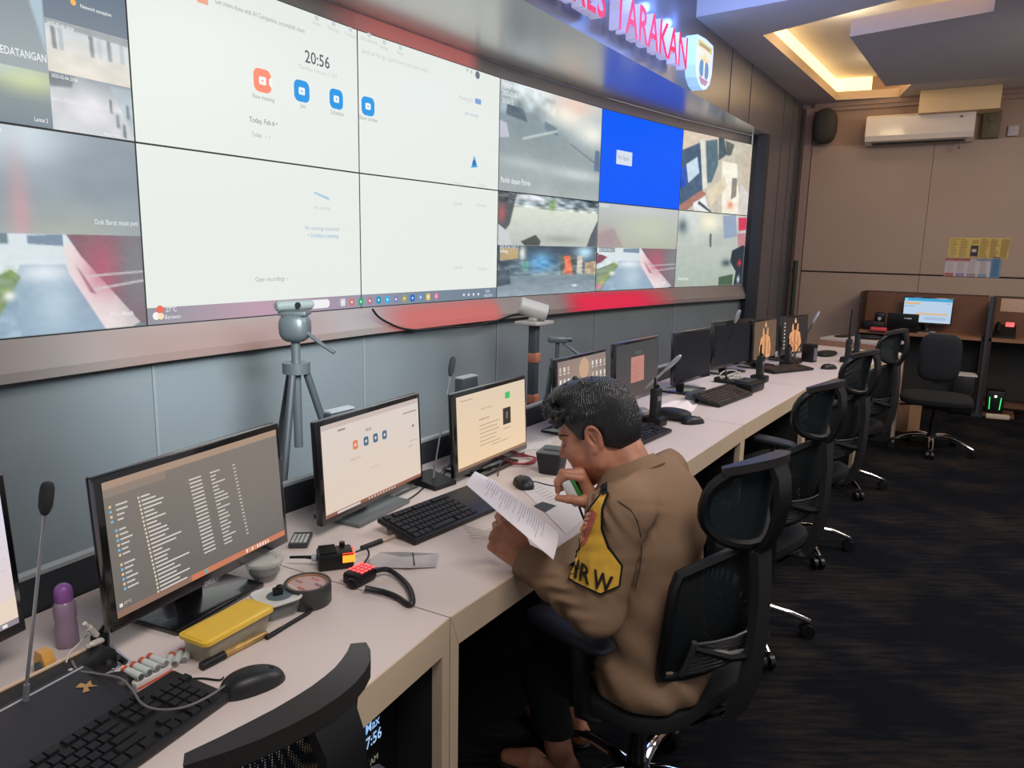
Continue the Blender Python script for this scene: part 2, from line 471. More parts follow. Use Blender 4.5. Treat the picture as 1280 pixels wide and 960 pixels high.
# ceiling: high ceiling near the camera, lower ceiling with a lit recess and a hung slab
def zc(px, py, z=Z_CEIL): return W(px, py, z)
A = head_pt(s_a, Z_CEIL); Bq = zc(991, 0); eb = A + (Bq - A) * 9
mb = MB()
mb.add([(-5, -3, Z_HIGH), (9, -3, Z_HIGH), (9, 11, Z_HIGH), (-5, 11, Z_HIGH)], [(0, 1, 2, 3)])
structure('ceiling', mb, m_paint)
mb = MB(); up = Vector((0, 0, Z_HIGH - Z_CEIL)); mb.add([A, eb, eb + up, A + up], [(0, 1, 2, 3)])
structure('trim_bulkhead', mb, m_paint)
o1, o2, o3 = zc(953.5, 44), zc(1045, 125), zc(1124, 121); o4 = o1 + (zc(1122, 0) - o1) * 1.7
cc = Vector((CORNER.x, CORNER.y, Z_CEIL))
outer = [A - R_AX * .12, cc - R_AX * .2 - N_BACK * .1, cc + U_BACK * 6 - N_BACK * .1, eb]; hole = [o1, o2, o3, o4]
mb = MB(); mb.add(outer + hole, tessellate_polygon([outer, hole])); structure('ceiling_low', mb, m_paint)
cen = sum(hole, Vector()) / 4
def scl(p, k): q = cen + (p - cen) * (1 + k / (p - cen).length); return q
wide = [scl(p, .10) for p in hole]
mb = MB()
for i in range(4):
    a, b = hole[i], hole[(i + 1) % 4]; aw, bw = wide[i], wide[(i + 1) % 4]
    u1 = Vector((0, 0, .085)); mb.add([a, b, b + u1, a + u1], [(0, 1, 2, 3)]); mb.add([a + u1, b + u1, bw + u1, aw + u1], [(0, 1, 2, 3)])
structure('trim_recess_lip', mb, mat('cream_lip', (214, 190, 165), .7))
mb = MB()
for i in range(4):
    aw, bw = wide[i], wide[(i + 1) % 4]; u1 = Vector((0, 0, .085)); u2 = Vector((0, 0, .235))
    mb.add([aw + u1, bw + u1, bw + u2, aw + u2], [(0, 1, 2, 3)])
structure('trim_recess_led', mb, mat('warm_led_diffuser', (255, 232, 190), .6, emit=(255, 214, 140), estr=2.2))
mb = MB(); mb.add([p + Vector((0, 0, .235)) for p in wide], [(0, 1, 2, 3)]); structure('ceiling_recess', mb, m_paint)
zi = 3.05
isl = [W(x, y, zi) for x, y in ((1062, 46), (1107, 108), (1195, 101), (1420, 84), (1440, -90), (1255, -60), (1242, 14))]
mb = MB(); mb.prism([(p.x, p.y) for p in isl], zi, zi + .115); structure('ceiling_slab', mb, mat('grey_white_slab', (178, 176, 184), .7, var=.03, scale=2))
mb = MB(); back_box(mb, 1.14, 1.83, 2.93, Z_CEIL - .004, .03, .33); structure('trim_ceiling_block', mb, mat('cream_block', (226, 196, 150), .7))

# red glow on the sill and above the displays, painted as fading emissive strips
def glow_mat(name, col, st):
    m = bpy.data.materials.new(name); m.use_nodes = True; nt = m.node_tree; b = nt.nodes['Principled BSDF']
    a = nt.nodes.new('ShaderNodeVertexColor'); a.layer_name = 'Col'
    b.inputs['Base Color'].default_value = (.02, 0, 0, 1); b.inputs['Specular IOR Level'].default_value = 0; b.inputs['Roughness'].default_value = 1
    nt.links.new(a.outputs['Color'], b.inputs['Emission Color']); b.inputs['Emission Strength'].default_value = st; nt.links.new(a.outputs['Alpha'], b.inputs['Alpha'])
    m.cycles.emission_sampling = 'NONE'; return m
m_glow = glow_mat('red_glow_paint', None, 1.0)
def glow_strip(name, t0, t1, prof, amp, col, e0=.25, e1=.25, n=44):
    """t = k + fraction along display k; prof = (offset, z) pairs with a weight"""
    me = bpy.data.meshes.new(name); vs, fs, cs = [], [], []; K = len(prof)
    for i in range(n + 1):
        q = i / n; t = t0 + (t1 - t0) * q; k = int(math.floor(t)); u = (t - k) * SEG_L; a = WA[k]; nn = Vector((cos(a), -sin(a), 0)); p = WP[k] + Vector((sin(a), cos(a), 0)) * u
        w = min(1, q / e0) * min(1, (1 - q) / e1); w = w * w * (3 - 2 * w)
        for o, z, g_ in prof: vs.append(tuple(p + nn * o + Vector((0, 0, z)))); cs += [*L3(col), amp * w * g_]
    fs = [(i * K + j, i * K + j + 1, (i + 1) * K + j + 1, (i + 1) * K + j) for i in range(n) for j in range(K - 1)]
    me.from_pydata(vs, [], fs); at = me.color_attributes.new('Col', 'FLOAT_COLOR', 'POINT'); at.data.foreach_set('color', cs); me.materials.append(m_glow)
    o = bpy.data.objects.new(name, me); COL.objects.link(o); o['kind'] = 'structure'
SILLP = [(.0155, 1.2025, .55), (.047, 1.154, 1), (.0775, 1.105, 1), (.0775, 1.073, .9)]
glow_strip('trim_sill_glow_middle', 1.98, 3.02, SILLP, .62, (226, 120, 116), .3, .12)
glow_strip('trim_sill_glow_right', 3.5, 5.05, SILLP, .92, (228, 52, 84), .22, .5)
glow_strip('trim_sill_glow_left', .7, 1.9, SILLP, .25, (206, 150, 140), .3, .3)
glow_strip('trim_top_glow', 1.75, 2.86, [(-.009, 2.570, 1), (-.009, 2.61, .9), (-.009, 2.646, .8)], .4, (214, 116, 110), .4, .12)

# ================================================================== VIDEO WALL
m_scr = mat_screen('video_wall_light', 1.0, 'AUTO')
m_bez = mat('display_bezel', (30, 32, 36), .5)
WHITE = (232, 237, 232)
PANELS = {}
PNAME = {-1: 'outermost left', 0: 'left', 1: 'second', 2: 'third', 3: 'fourth', 4: 'fifth', 5: 'last'}
def panel(k, row, label):
    a = WA[k]; z = Z_SCR + PAN_H * row
    t = thing('video_wall_display', label, 'screen', WP[k] + Vector((0, 0, z)), pi / 2 - a, 'video wall displays')
    d = Disp(); PANELS[(k, row)] = (t, d); return d
MP = Matrix(((1, 0, 0, 0), (0, 0, -1, 0), (0, 1, 0, 0), (0, 0, 0, 1)))   # (u, v, out) -> x, z, -y
g = .0035
def cell(d, im, u0, u1, v0, v1): d.feed(g + (SEG_L - 2 * g) * u0, g + (PAN_H - 2 * g) * v0, g + (SEG_L - 2 * g) * u1, g + (PAN_H - 2 * g) * v1, im)
def lines_txt(d, u, v, size, txt, col=(235, 240, 240), cond=.8, align='LEFT'): d.text(txt, SEG_L * u, PAN_H * v, size, col, .01, align, cond)

def im_hall():
    m = Img(40, 24, (128, 142, 152)); m.vgrad((205, 215, 220), (120, 135, 145), 0, .35); m.vgrad((110, 125, 135), (150, 160, 165), .35, 1)
    m.poly([(.7, 0), (1, 0), (1, .9), (.82, .5)], (165, 190, 205)); m.blob(.3, .1, .3, .15, (235, 240, 240), .7); return m.out(.15)
def im_navy():
    m = Img(24, 16, (72, 92, 116)); m.vgrad((60, 82, 112), (96, 112, 128)); return m.out(.12)
def im_corr():
    m = Img(64, 40, (196, 190, 176)); m.vgrad((205, 212, 215), (222, 214, 198), .1, 1)
    for x, c in ((.06, (120, 120, 120)), (.14, (170, 180, 186)), (.5, (120, 128, 134)), (.6, (190, 200, 205)), (.72, (130, 140, 146)), (.88, (176, 188, 192))):
        m.poly([(x, .12), (x + .05, .14), (x + .06, .55), (x + .01, .55)], c)
    m.poly([(0, 0), (1, 0), (1, .16), (0, .1)], (150, 156, 160)); m.blob(.4, .8, .5, .25, (236, 228, 214), .8); return m.noise(10).out(.12)
def im_term():
    m = Img(56, 36, (206, 208, 212)); m.vgrad((150, 160, 168), (226, 224, 226), 0, .5)
    m.poly([(0, 0), (.3, .02), (.25, .22), (0, .26)], (110, 118, 128)); m.poly([(.72, .05), (1, .05), (1, .95), (.9, .6)], (176, 192, 198))
    for x, y in ((.7, .3), (.78, .55), (.92, .35), (.86, .72)): m.poly([(x, y), (x + .035, y), (x + .04, y + .26), (x, y + .24)], (104, 118, 126))
    m.blob(.45, .6, .3, .3, (240, 236, 238), .8); return m.noise(12).out(.1)
def im_glow():
    m = Img(36, 24, (118, 132, 140)); m.blob(.75, .15, .45, .28, (206, 214, 150)); m.blob(.4, .0, .5, .2, (190, 205, 190)); m.vgrad((122, 138, 140), (110, 124, 134), .55, 1); return m.out(.15)
def im_fog():
    m = Img(56, 32, (140, 152, 162)); m.blob(.38, .1, .3, .3, (226, 240, 246), 1); m.blob(.75, .4, .4, .6, (132, 146, 158), .8)
    m.blob(.55, 1, .5, .3, (176, 180, 168), .8); m.blob(0.28, .8, .06, .5, (205, 158, 165), .8); return m.noise(5).out(.12)
def im_street(left=True):
    m = Img(120, 68, (116, 130, 134))
    m.poly([(.0, 0), (.55, 0), (.6, .35), (.2, .4), (0, .5)], (222, 232, 236)); m.poly([(.02, 0), (.2, 0), (.2, .1), (.02, .1)], (110, 130, 140)); m.poly([(.3, .02), (.5, .0), (.5, .12), (.3, .1)], (120, 140, 160))
    m.poly([(.25, .3), (.5, .3), (.72, 1), (.06, 1)], (146, 172, 192)); m.blob(.42, .7, .12, .3, (186, 208, 224), .9); m.blob(.38, .38, .16, .1, (236, 242, 246), .9)
    m.poly([(0, .12), (.12, .22), (.05, .34), (0, .38)], (132, 70, 84))
    m.poly([(0, .5), (.2, .35), (.25, .42), (.04, 1), (0, 1)], (130, 150, 120))
    for x, y, c in ((.19, .4, (130, 160, 90)), (.16, .55, (120, 150, 80)), (.11, .68, (150, 170, 90)), (.06, .8, (200, 190, 110)), (.03, .9, (230, 120, 160)), (.18, .6, (235, 235, 230))): m.blob(x, y, .035, .05, c)
    m.poly([(.5, .1), (.58, .12), (.96, .95), (.9, 1), (.72, 1), (.52, .4)], (240, 226, 226)); m.poly([(.56, .3), (.6, .4), (.68, .62), (.64, .6)], (170, 130, 140))
    m.poly([(.52, .0), (1, 0), (1, 1), (.96, .96), (.6, .22)], (128, 96, 106)); m.blob(.74, .34, .13, .3, (190, 88, 110), .8); m.blob(.95, .3, .12, .6, (122, 126, 130), .9)
    m.poly([(.62, .42), (1, .38), (1, .4), (.62, .44)], (200, 196, 200)); m.poly([(.66, .56), (1, .48), (1, .5), (.66, .58)], (206, 200, 204))
    m.noise(4, 30).noise(20, 22, 0, .22, .3, 1); return m.out(.1)
def im_lot():
    m = Img(140, 80, (150, 162, 164)); m.vgrad((205, 214, 216), (140, 158, 164), 0, .3); m.vgrad((132, 150, 156), (168, 176, 176), .3, 1)
    m.noise(40, 12, 0, .5, 0, .3); m.noise(7, 5, 0, 1, .35, 1)
    m.blob(.62, .16, .2, .14, (255, 246, 230)); m.blob(.9, .3, .22, .14, (246, 246, 236)); m.blob(.72, .05, .2, .08, (246, 206, 186), .8)
    m.poly([(.06, .2), (.2, .22), (.24, .33), (.05, .3)], (88, 104, 116)); m.poly([(.4, .28), (.52, .32), (.54, .4), (.4, .36)], (110, 130, 142))
    m.poly([(0, .36), (.06, .38), (.08, .5), (0, .52)], (196, 196, 210)); m.poly([(.2, .48), (.52, .34), (.53, .355), (.2, .5)], (206, 214, 214))
    m.poly([(.66, .44), (.97, .6), (.97, .62), (.66, .455)], (112, 126, 132)); m.poly([(.94, .46), (.99, .46), (1, .68), (.93, .68)], (92, 116, 142))
    m.blob(.75, .75, .3, .06, (216, 222, 220), .8); m.blob(.25, .72, .25, .05, (192, 200, 198), .8); m.noise(4, 30).noise(22, 26, 0, .5, .02, .26); return m.out(.08)
def im_yard():
    m = Img(120, 60, (196, 202, 196)); m.vgrad((70, 88, 100), (150, 165, 170), 0, .22); m.noise(75, 20, 0, 1, 0, .28); m.vgrad((222, 228, 214), (188, 194, 186), .26, 1)
    m.blob(.3, .05, .25, .08, (240, 246, 250)); m.poly([(.06, 0), (.16, 0), (.1, .6), (0, .9), (0, 0)], (86, 90, 92)); m.blob(.03, .4, .03, .15, (180, 92, 92)); m.blob(.5, .16, .03, .1, (120, 160, 80))
    m.poly([(0, .6), (.09, .75), (.12, 1), (0, 1)], (206, 208, 210)); m.poly([(.2, .92), (.34, .78), (.39, .9), (.38, 1), (.24, 1)], (74, 76, 72)); m.blob(.6, .85, .2, .08, (150, 156, 146), .7)
    m.poly([(.92, .75), (1, .4), (1, 1), (.88, 1)], (86, 92, 100)); m.noise(4, 26).noise(36, 30, 0, 1, 0, .2); return m.out(.08)
def im_night():
    m = Img(120, 60, (96, 112, 124)); m.vgrad((62, 74, 88), (84, 100, 112), 0, .4); m.vgrad((104, 122, 132), (150, 165, 176), .45, 1)
    m.blob(.4, .32, .05, .14, (205, 240, 255)); m.blob(.4, .34, .14, .2, (80, 160, 220), .8); m.blob(.86, .12, .1, .14, (190, 235, 255)); m.blob(.22, .16, .03, .16, (250, 250, 240), .9)
    m.poly([(.02, .06), (.18, .06), (.18, .26), (.02, .3)], (190, 166, 120)); m.poly([(0, .5), (.1, .45), (.12, .75), (0, .8)], (70, 84, 94)); m.poly([(.22, .3), (.28, .3), (.28, .5), (.22, .5)], (112, 170, 160))
    m.poly([(.58, .2), (.76, .18), (.77, .62), (.6, .6)], (96, 104, 104)); m.poly([(.63, .2), (.7, .2), (.74, .62), (.62, .6), (.65, .4)], (236, 120, 86)); m.poly([(.78, .2), (.84, .18), (.84, .6), (.78, .6)], (206, 196, 180)); m.poly([(.87, .35), (1, .3), (1, .62), (.87, .6)], (190, 166, 136))
    m.blob(.5, .6, .5, .06, (140, 160, 165), .6); m.blob(.76, .84, .03, .02, (245, 250, 255)); m.noise(9, 24).noise(34, 24, 0, 1, .28, .6); return m.out(.08)
def im_mist():
    m = Img(60, 36, (170, 178, 172)); m.vgrad((190, 196, 200), (176, 178, 160)); m.blob(.6, .5, .35, .4, (196, 204, 176), .8); m.blob(.5, .1, .3, .1, (206, 204, 208), .7); m.blob(.1, .8, .12, .3, (176, 140, 146), .7)
    m.poly([(0, .7), (.18, .55), (.3, 1), (0, 1)], (164, 140, 146), .6); return m.out(.1)
def im_office():
    m = Img(120, 84, (206, 198, 180)); m.poly([(0, 0), (.5, 0), (.2, .2), (0, .3)], (226, 206, 186)); m.poly([(0, .25), (.25, .1), (.3, .75), (0, .95)], (70, 92, 120))
    m.poly([(.06, .42), (.2, .3), (.24, .5), (.1, .65)], (206, 226, 240)); m.poly([(0, .48), (.05, .44), (.08, .68), (0, .74)], (40, 80, 190)); m.poly([(.22, .08), (.28, .06), (.36, .68), (.3, .7)], (226, 226, 216))
    m.poly([(.3, .08), (.46, .03), (.5, .34), (.42, .6), (.36, .62)], (86, 112, 126)); m.poly([(.48, 0), (.56, 0), (.62, .2), (.5, .3)], (70, 86, 96)); m.poly([(.58, .02), (.72, .05), (.68, .2), (.62, .22)], (90, 96, 90))
    m.poly([(.55, .3), (.78, .3), (.8, .5), (.9, 1), (.6, 1)], (250, 244, 226)); m.poly([(.36, .72), (.6, .5), (.66, .62), (.42, .95)], (228, 214, 186)); m.poly([(0, .95), (.28, .72), (.36, .76), (.1, 1), (0, 1)], (170, 116, 104))
    m.poly([(.18, .9), (.34, .8), (.42, 1), (.2, 1)], (236, 238, 240)); m.poly([(.26, .86), (.46, 1), (.42, 1), (.24, .9)], (70, 78, 90)); m.poly([(.72, .5), (.8, .5), (.8, .75), (.72, .8)], (150, 140, 130))
    m.poly([(.84, .1), (1, .1), (1, .75), (.9, .6), (.84, .3)], (206, 192, 172)); m.poly([(.86, .55), (1, .7), (1, 1), (.84, 1)], (220, 212, 204)); m.blob(.72, .88, .05, .05, (236, 150, 120)); return m.noise(10, 14).noise(8, 34).out(.06)
def im_motor():
    m = Img(120, 84, (186, 196, 184)); m.vgrad((206, 212, 206), (170, 182, 170)); m.noise(12, 8, 0, 1, 0, .45); m.blob(.42, .12, .16, .14, (252, 246, 216)); m.blob(.18, .1, .1, .12, (220, 226, 226), .8)
    m.blob(.06, .2, .06, .09, (96, 116, 124)); m.poly([(.44, .28), (.47, .28), (.48, .46), (.45, .46)], (96, 104, 108)); m.poly([(.62, .02), (.82, 0), (.86, .3), (.66, .34)], (150, 166, 190)); m.poly([(.86, .03), (1, .02), (1, .2), (.88, .22)], (216, 60, 90)); m.poly([(.86, .26), (1, .24), (1, .5), (.9, .5)], (196, 130, 136))
    m.poly([(.8, .5), (.97, .42), (1, .44), (1, 1), (.86, 1), (.88, .8), (.78, .66)], (44, 50, 60)); m.blob(.93, .68, .03, .04, (236, 50, 70)); m.blob(.93, .92, .02, .05, (226, 236, 246)); m.blob(.72, .68, .07, .05, (70, 90, 96)); m.poly([(.62, .88), (.84, .84), (.84, 1), (.62, 1)], (72, 96, 72))
    m.noise(4, 20); return m.out(.06)

d = panel(0, 1, 'upper left wall display split into four small hallway camera pictures')
cell(d, im_hall(), 0, .5, .27, 1.0); cell(d, im_navy(), .75, 1, .52, 1); cell(d, im_corr(), .75, 1, .275, .52); cell(d, im_glow(), .5, .75, 0, .26); cell(d, im_term(), .75, 1, 0, .275); cell(d, im_hall(), .5, .75, .26, 1); cell(d, im_glow(), 0, .5, 0, .27)
d.disc(SEG_L * .835, PAN_H * .625, .010, (240, 180, 80)); lines_txt(d, .855, .61, .018, 'Network exception'); lines_txt(d, .745, .31, .034, 'TUNGGU KEDATANGAN', align='RIGHT', cond=.7); lines_txt(d, .735, .03, .018, 'Lantai 2', align='RIGHT')
lines_txt(d, .755, .49, .016, '2025-02-06 20:56'); lines_txt(d, .755, .25, .016, '2025-02-06 20:56'); lines_txt(d, .95, .015, .014, 'Ruang Tunggu', align='RIGHT')
d = panel(0, 0, 'lower left wall display with a grey foggy picture above a red roofed lane')
cell(d, im_fog(), 0, .5, .5, 1); cell(d, im_street(), 0, .5, 0, .5); cell(d, im_fog(), .5, 1, .5, 1); cell(d, im_street(), .5, 1, 0, .5)
lines_txt(d, .99, .555, .026, 'Dok Barat muat peti', (220, 226, 228), align='RIGHT'); lines_txt(d, .955, .07, .024, 'Pintu Masuk', (236, 230, 232), align='RIGHT'); lines_txt(d, .56, .96, .02, 'CAM Pos')
ZL = {(1, 1): 'upper display of the white meeting page, with the clock and orange icon', (2, 1): 'upper display of the white meeting page, with one blue icon at its left edge',
      (1, 0): 'lower display of the white meeting page, with the weather and start icons', (2, 0): 'lower display of the white meeting page, above the row of taskbar icons'}
for (k, r), lb in ZL.items():
    d = panel(k, r, lb); d.rect(g, g, SEG_L - g, PAN_H - g, WHITE)
    if r == 0:
        im = np.zeros((2, 24, 3))
        for i in range(24):
            t = (i + (k - 1) * 24) / 47
            pts = [(0, (150, 150, 160)), (.22, (192, 158, 174)), (.36, (168, 150, 168)), (.55, (150, 150, 166)), (.7, (124, 138, 152)), (1, (118, 134, 150))]
            for (t0, c0), (t1, c1) in zip(pts[:-1], pts[1:]):
                if t0 <= t <= t1: q = (t - t0) / (t1 - t0); im[:, i] = [c0[j] * (1 - q) + c1[j] * q for j in range(3)]
        d.feed(g, g, SEG_L - g, .068, im)
def at_px(px, py):
    k, u, z, p = on_video(px, py); row = 0 if z < Z_SCR + PAN_H else 1
    return PANELS[(k, row)][1], u, z - Z_SCR - PAN_H * row, p.y / F_PX * 1.02
def ptxt(px, py, hpx, s, col, bold=0, align='LEFT', cond=.85):
    d, u, v, m = at_px(px, py); d.text(s, u, v, hpx * m, col, bold, align, cond)
def picon(px, py, spx, col, glyph=True):
    d, u, v, m = at_px(px, py); s = spx * m; d.rrect(u - s / 2, v - s / 2, s, s, s * .3, col)
    if glyph: d.rrect(u - s * .2, v - s * .17, s * .4, s * .34, s * .07, (240, 248, 252)); d.disc(u, v, s * .05, col)
GREY = (150, 158, 160); LG = (196, 202, 204)
ptxt(397, 82, 19, '20:56', (84, 90, 94), .008, 'CENTER', .95)
ptxt(398, 92, 6.5, 'Thursday, February 6, 2025', LG, 0, 'CENTER')
picon(328, 101, 26, (250, 140, 110)); picon(377, 114, 24, (20, 150, 226)); picon(420, 124, 22, (20, 150, 226)); picon(460, 133, 21, (20, 150, 226))
d, u, v, m = at_px(328, 101); d.poly([(u + .034, v - .012), (u + .05, v - .024), (u + .05, v + .024), (u + .034, v + .012)], (240, 248, 252))
for x, y, s in ((329, 125, 'New meeting'), (378, 135, 'Join'), (421, 144, 'Schedule'), (460, 151, 'Share screen')): ptxt(x, y, 7, s, GREY, 0, 'CENTER')
ptxt(311, 152, 8.5, 'Today, Feb 6 ▾', (100, 106, 110)); ptxt(314, 170, 7, 'Today   ‹  ›', GREY)
ptxt(268, 4, 8, 'Get more done with AI Companion, accomplish more', (150, 155, 156), 0, 'LEFT', .78)
ptxt(452, 66, 8, 'work on the go. Learn how to do more with it', LG, 0, 'LEFT', .78)
d, u, v, m = at_px(251, 1); d.rect(u - .02, v - .01, u + .03, v + .015, (240, 170, 140))
for x, y, s in ((395, 32, 'Home'), (416, 39, 'Meetings'), (437, 46, 'Contacts'), (461, 53, 'Whiteboards'), (480, 62, 'Notes'), (500, 69, 'More')): 
    ptxt(x, y, 6, s, LG, 0, 'CENTER'); d, u, v, m = at_px(x, y - 9); d.rrect(u - .012, v - .01, .024, .02, .004, (206, 212, 214))
d, u, v, m = at_px(596.5, 94); d.disc(u, v, .022, (110, 120, 130)); d.disc(u - .06, v + .006, .01, LG); d.disc(u - .1, v + .01, .01, LG)
ptxt(574, 124, 7, 'Meeting ID', LG); d, u, v, m = at_px(597, 127); d.rrect(u - .03, v - .015, .06, .03, .006, (130, 165, 215))
ptxt(580, 143, 6, 'Join meeting', (150, 190, 215))
d, u, v, m = at_px(592, 204); d.poly([(u - .03, v - .03), (u + .035, v - .02), (u, v + .045)], (70, 170, 220)); d.disc(u, v, .018, (50, 120, 190))
d, u, v, m = at_px(402, 246); d.poly([(u - .05, v + .012), (u + .05, v - .015), (u + .05, v), (u - .05, v + .022)], (176, 206, 226)); ptxt(403, 262, 6, 'No meetings', LG, 0, 'CENTER')
ptxt(403, 288, 7, 'No meetings scheduled', (170, 182, 200), 0, 'CENTER'); ptxt(404, 297, 7, '+ Schedule a meeting', (130, 180, 220), 0, 'CENTER')
ptxt(319, 352, 8, 'Open recordings  ›', (160, 166, 168))
for x, y in ((566, 231), (566, 256), (567, 336)): ptxt(x, y, 6, 'Calendar', LG); ptxt(x + 30, y + 2, 6, 'Contacts', LG)
# taskbar
d, u, v, m = at_px(197, 391); d.disc(u + .01, v + .012, .016, (236, 110, 90)); d.disc(u - .008, v - .012, .015, (244, 244, 244)); d.disc(u + .012, v - .014, .013, (250, 226, 190))
ptxt(207, 390, 8.5, '27°C', (240, 240, 244)); ptxt(206, 399, 7.5, 'Berawan', (236, 236, 240))
d, u, v, m = at_px(348, 384); [d.rect(u + a, v + b, u + a + .014, v + b + .014, (0, 190, 226)) for a in (-.016, .002) for b in (-.016, .002)]
d, u, v, m = at_px(390, 380.5); d.rrect(u - .115, v - .021, .23, .042, .02, (240, 240, 242))
for x, y, c in ((428, 378, (220, 216, 226)), (439, 377.5, (206, 120, 110)), (450.2, 377, (40, 170, 110)), (462, 376, (180, 120, 140)), (473, 375, (20, 150, 190)), (484, 374.5, (40, 180, 230)), (494.5, 374, (130, 130, 180)), (505, 373, (170, 160, 90)), (515, 372.5, (20, 110, 210)), (525, 371.5, (110, 150, 200)), (534.5, 371, (230, 200, 110)), (544.5, 370, (226, 120, 150))):
    d, u, v, m = at_px(x, y); d.rrect(u - .018, v - .019, .036, .038, .009, c); d.disc(u, v, .006, (244, 244, 248))
for x in (579, 585, 591, 597): d, u, v, m = at_px(x, 368.5 - (x - 579) * .05); d.disc(u, v, .009, (226, 232, 240))
ptxt(606, 365.5, 4.5, '20:56', (240, 242, 246)); ptxt(604, 371, 4.5, '06/02/2025', (236, 238, 242))

d = panel(3, 1, 'upper wall display with one large picture of a parking lot')
cell(d, im_lot(), 0, 1, 0, 1); lines_txt(d, .02, .08, .05, 'Parkir depan Polres'); lines_txt(d, .02, .93, .05, 'Parkir depan Polres'); lines_txt(d, .02, .86, .04, '2025-02-06'); lines_txt(d, .02, .79, .04, '20:56:12')
d = panel(3, 0, 'lower wall display with a bright yard picture above a blue night yard')
cell(d, im_yard(), 0, 1, .5, 1); cell(d, im_night(), 0, 1, 0, .5); lines_txt(d, .02, .47, .03, '2025-02-06 20:56:12'); lines_txt(d, .02, .43, .03, 'Gerbang')
d = panel(4, 1, 'plain bright blue wall display with a small white notice box')
d.rect(g, g, SEG_L - g, PAN_H - g, (0, 92, 250)); d.rect(.21, .3, .43, .405, (216, 226, 240)); d.text('No Signal', .235, .34, .045, (140, 150, 170), 0, 'LEFT', .9)
d = panel(4, 0, 'lower wall display with a pale misty picture above a dark red roofed lane')
cell(d, im_mist(), 0, 1, .5, 1); cell(d, im_street(False), 0, 1, 0, .5); lines_txt(d, .02, .46, .03, '2025-02-06 20:56:12'); lines_txt(d, .02, .42, .03, 'Jalan Samping'); lines_txt(d, .8, .06, .03, 'Pos Jaga'); lines_txt(d, .02, .95, .03, '2025-02-06')
d = panel(5, 1, 'rightmost upper wall display looking down into an office with white desks')
cell(d, im_office(), 0, 1, 0, 1)
d = panel(5, 0, 'rightmost lower wall display with a pale street and a parked motorbike')
cell(d, im_motor(), 0, 1, 0, 1); lines_txt(d, .04, .1, .035, 'Simpang Empat')
for (k, r), (t, d) in PANELS.items():
    d.build('screen', m_scr, t, MP)
    mb = MB(); mb.box((SEG_L / 2, .0053, PAN_H / 2), (SEG_L, .0102, PAN_H)); obj('bezel', mb, m_bez, t, False)

# ================================================================== SIGN
m_red = mat('sign_red_face', (170, 16, 50), .5, emit=(222, 34, 84), estr=.72, spec=.2)
m_side = mat('sign_white_return', (206, 204, 232), .4, emit=(196, 196, 246), estr=.42)
sb = on_head(757, 24, .10); sn = on_head(858, 87, .10)
s_S, s_N = sb.dot(T_AX), sn.dot(T_AX); zb_ = (sb.z + sn.z) / 2
vs, fs = text_geo('TARAKAN', 1, .012); wid = max(v[0] for v in vs)
s_T = on_head(768, 30, .10).dot(T_AX); cap = .70
szv = (on_head(862, 50, .10).z - on_head(858, 88, .10).z) / cap
cond = (s_N - s_T) / (wid * szv)
tsz = szv
sg = thing('wall_sign', 'raised red letters with white sides and blue glow on the header above the screens', 'sign', head_pt(s_T, zb_, 0), atan2(T_AX.y, T_AX.x))
def sign_word(word, x0, right=False):
    adv = []; x = 0
    for i, ch in enumerate(word):
        full = text_geo(word[:i + 1], 1, .012)[0]; one = text_geo(ch, 1, .012)[0]
        w1 = max(v[0] for v in one); adv.append((ch, max(v[0] for v in full) - w1, w1))
    tot = adv[-1][1] + adv[-1][2]; base = x0 - (tot * tsz * cond if right else 0)
    for ch, off, w1 in adv:
        vs, fs = text_geo(ch, tsz, .012, 'LEFT', 0, cond)
        bm = bmesh.new(); bv = [bm.verts.new((base + off * tsz * cond + v[0], -.10, v[1])) for v in vs]
        for f_ in fs:
            try: bm.faces.new([bv[i] for i in f_])
            except ValueError: pass
        bmesh.ops.remove_doubles(bm, verts=bm.verts, dist=1e-5)
        r = bmesh.ops.extrude_face_region(bm, geom=bm.faces[:])
        for e in r['geom']:  # added spots with no fixture, brightening the lower wall like haze
            if isinstance(e, bmesh.types.BMVert): e.co.y += .06
        bmesh.ops.recalc_face_normals(bm, faces=bm.faces)
        for f_ in bm.faces: f_.material_index = 0 if f_.calc_center_median().y < -.0999 else 1
        me = bpy.data.meshes.new('letter'); bm.to_mesh(me); bm.free(); me.materials.append(m_red); me.materials.append(m_side)
        o = bpy.data.objects.new('letter', me); COL.objects.link(o); o.parent = sg
sign_word('TARAKAN', 0); sign_word('POLRES', s_S - s_T, True)
# crest
e0 = on_head(868, 112, .08); e1 = on_head(889, 48, .08); eh = .46; ec = (on_head(870, 80, .08).dot(T_AX) + on_head(890, 80, .08).dot(T_AX)) / 2
ez = (on_head(879, 113, .08).z + on_head(879, 46, .08).z) / 2; eh = on_head(879, 46, .08).z - on_head(879, 113, .08).z; ew = max(.28, min(.45, on_head(890, 80, .08).dot(T_AX) - on_head(868, 80, .08).dot(T_AX)))
cr = thing('crest_emblem', 'glowing white and blue shield crest at the end of the red sign letters', 'emblem', head_pt(ec, ez, 0), atan2(T_AX.y, T_AX.x))
shield = [(-.5, .34), (-.46, .47), (0, .5), (.46, .47), (.5, .34), (.48, -.1), (.38, -.32), (.2, -.45), (0, -.5), (-.2, -.45), (-.38, -.32), (-.48, -.1)]
MS = Matrix(((1, 0, 0), (0, 0, -1), (0, 1, 0)))
mb = MB(); mb.prism([(x * ew, y * eh) for x, y in shield], .0, .08, MS); obj('body', mb, mat('crest_white', (200, 220, 245), .4, emit=(150, 200, 250), estr=.75), cr, False)
d = Disp(); d.k = 4
P_ = lambda pts, c: d.poly([(x * ew, y * eh) for x, y in pts], c)
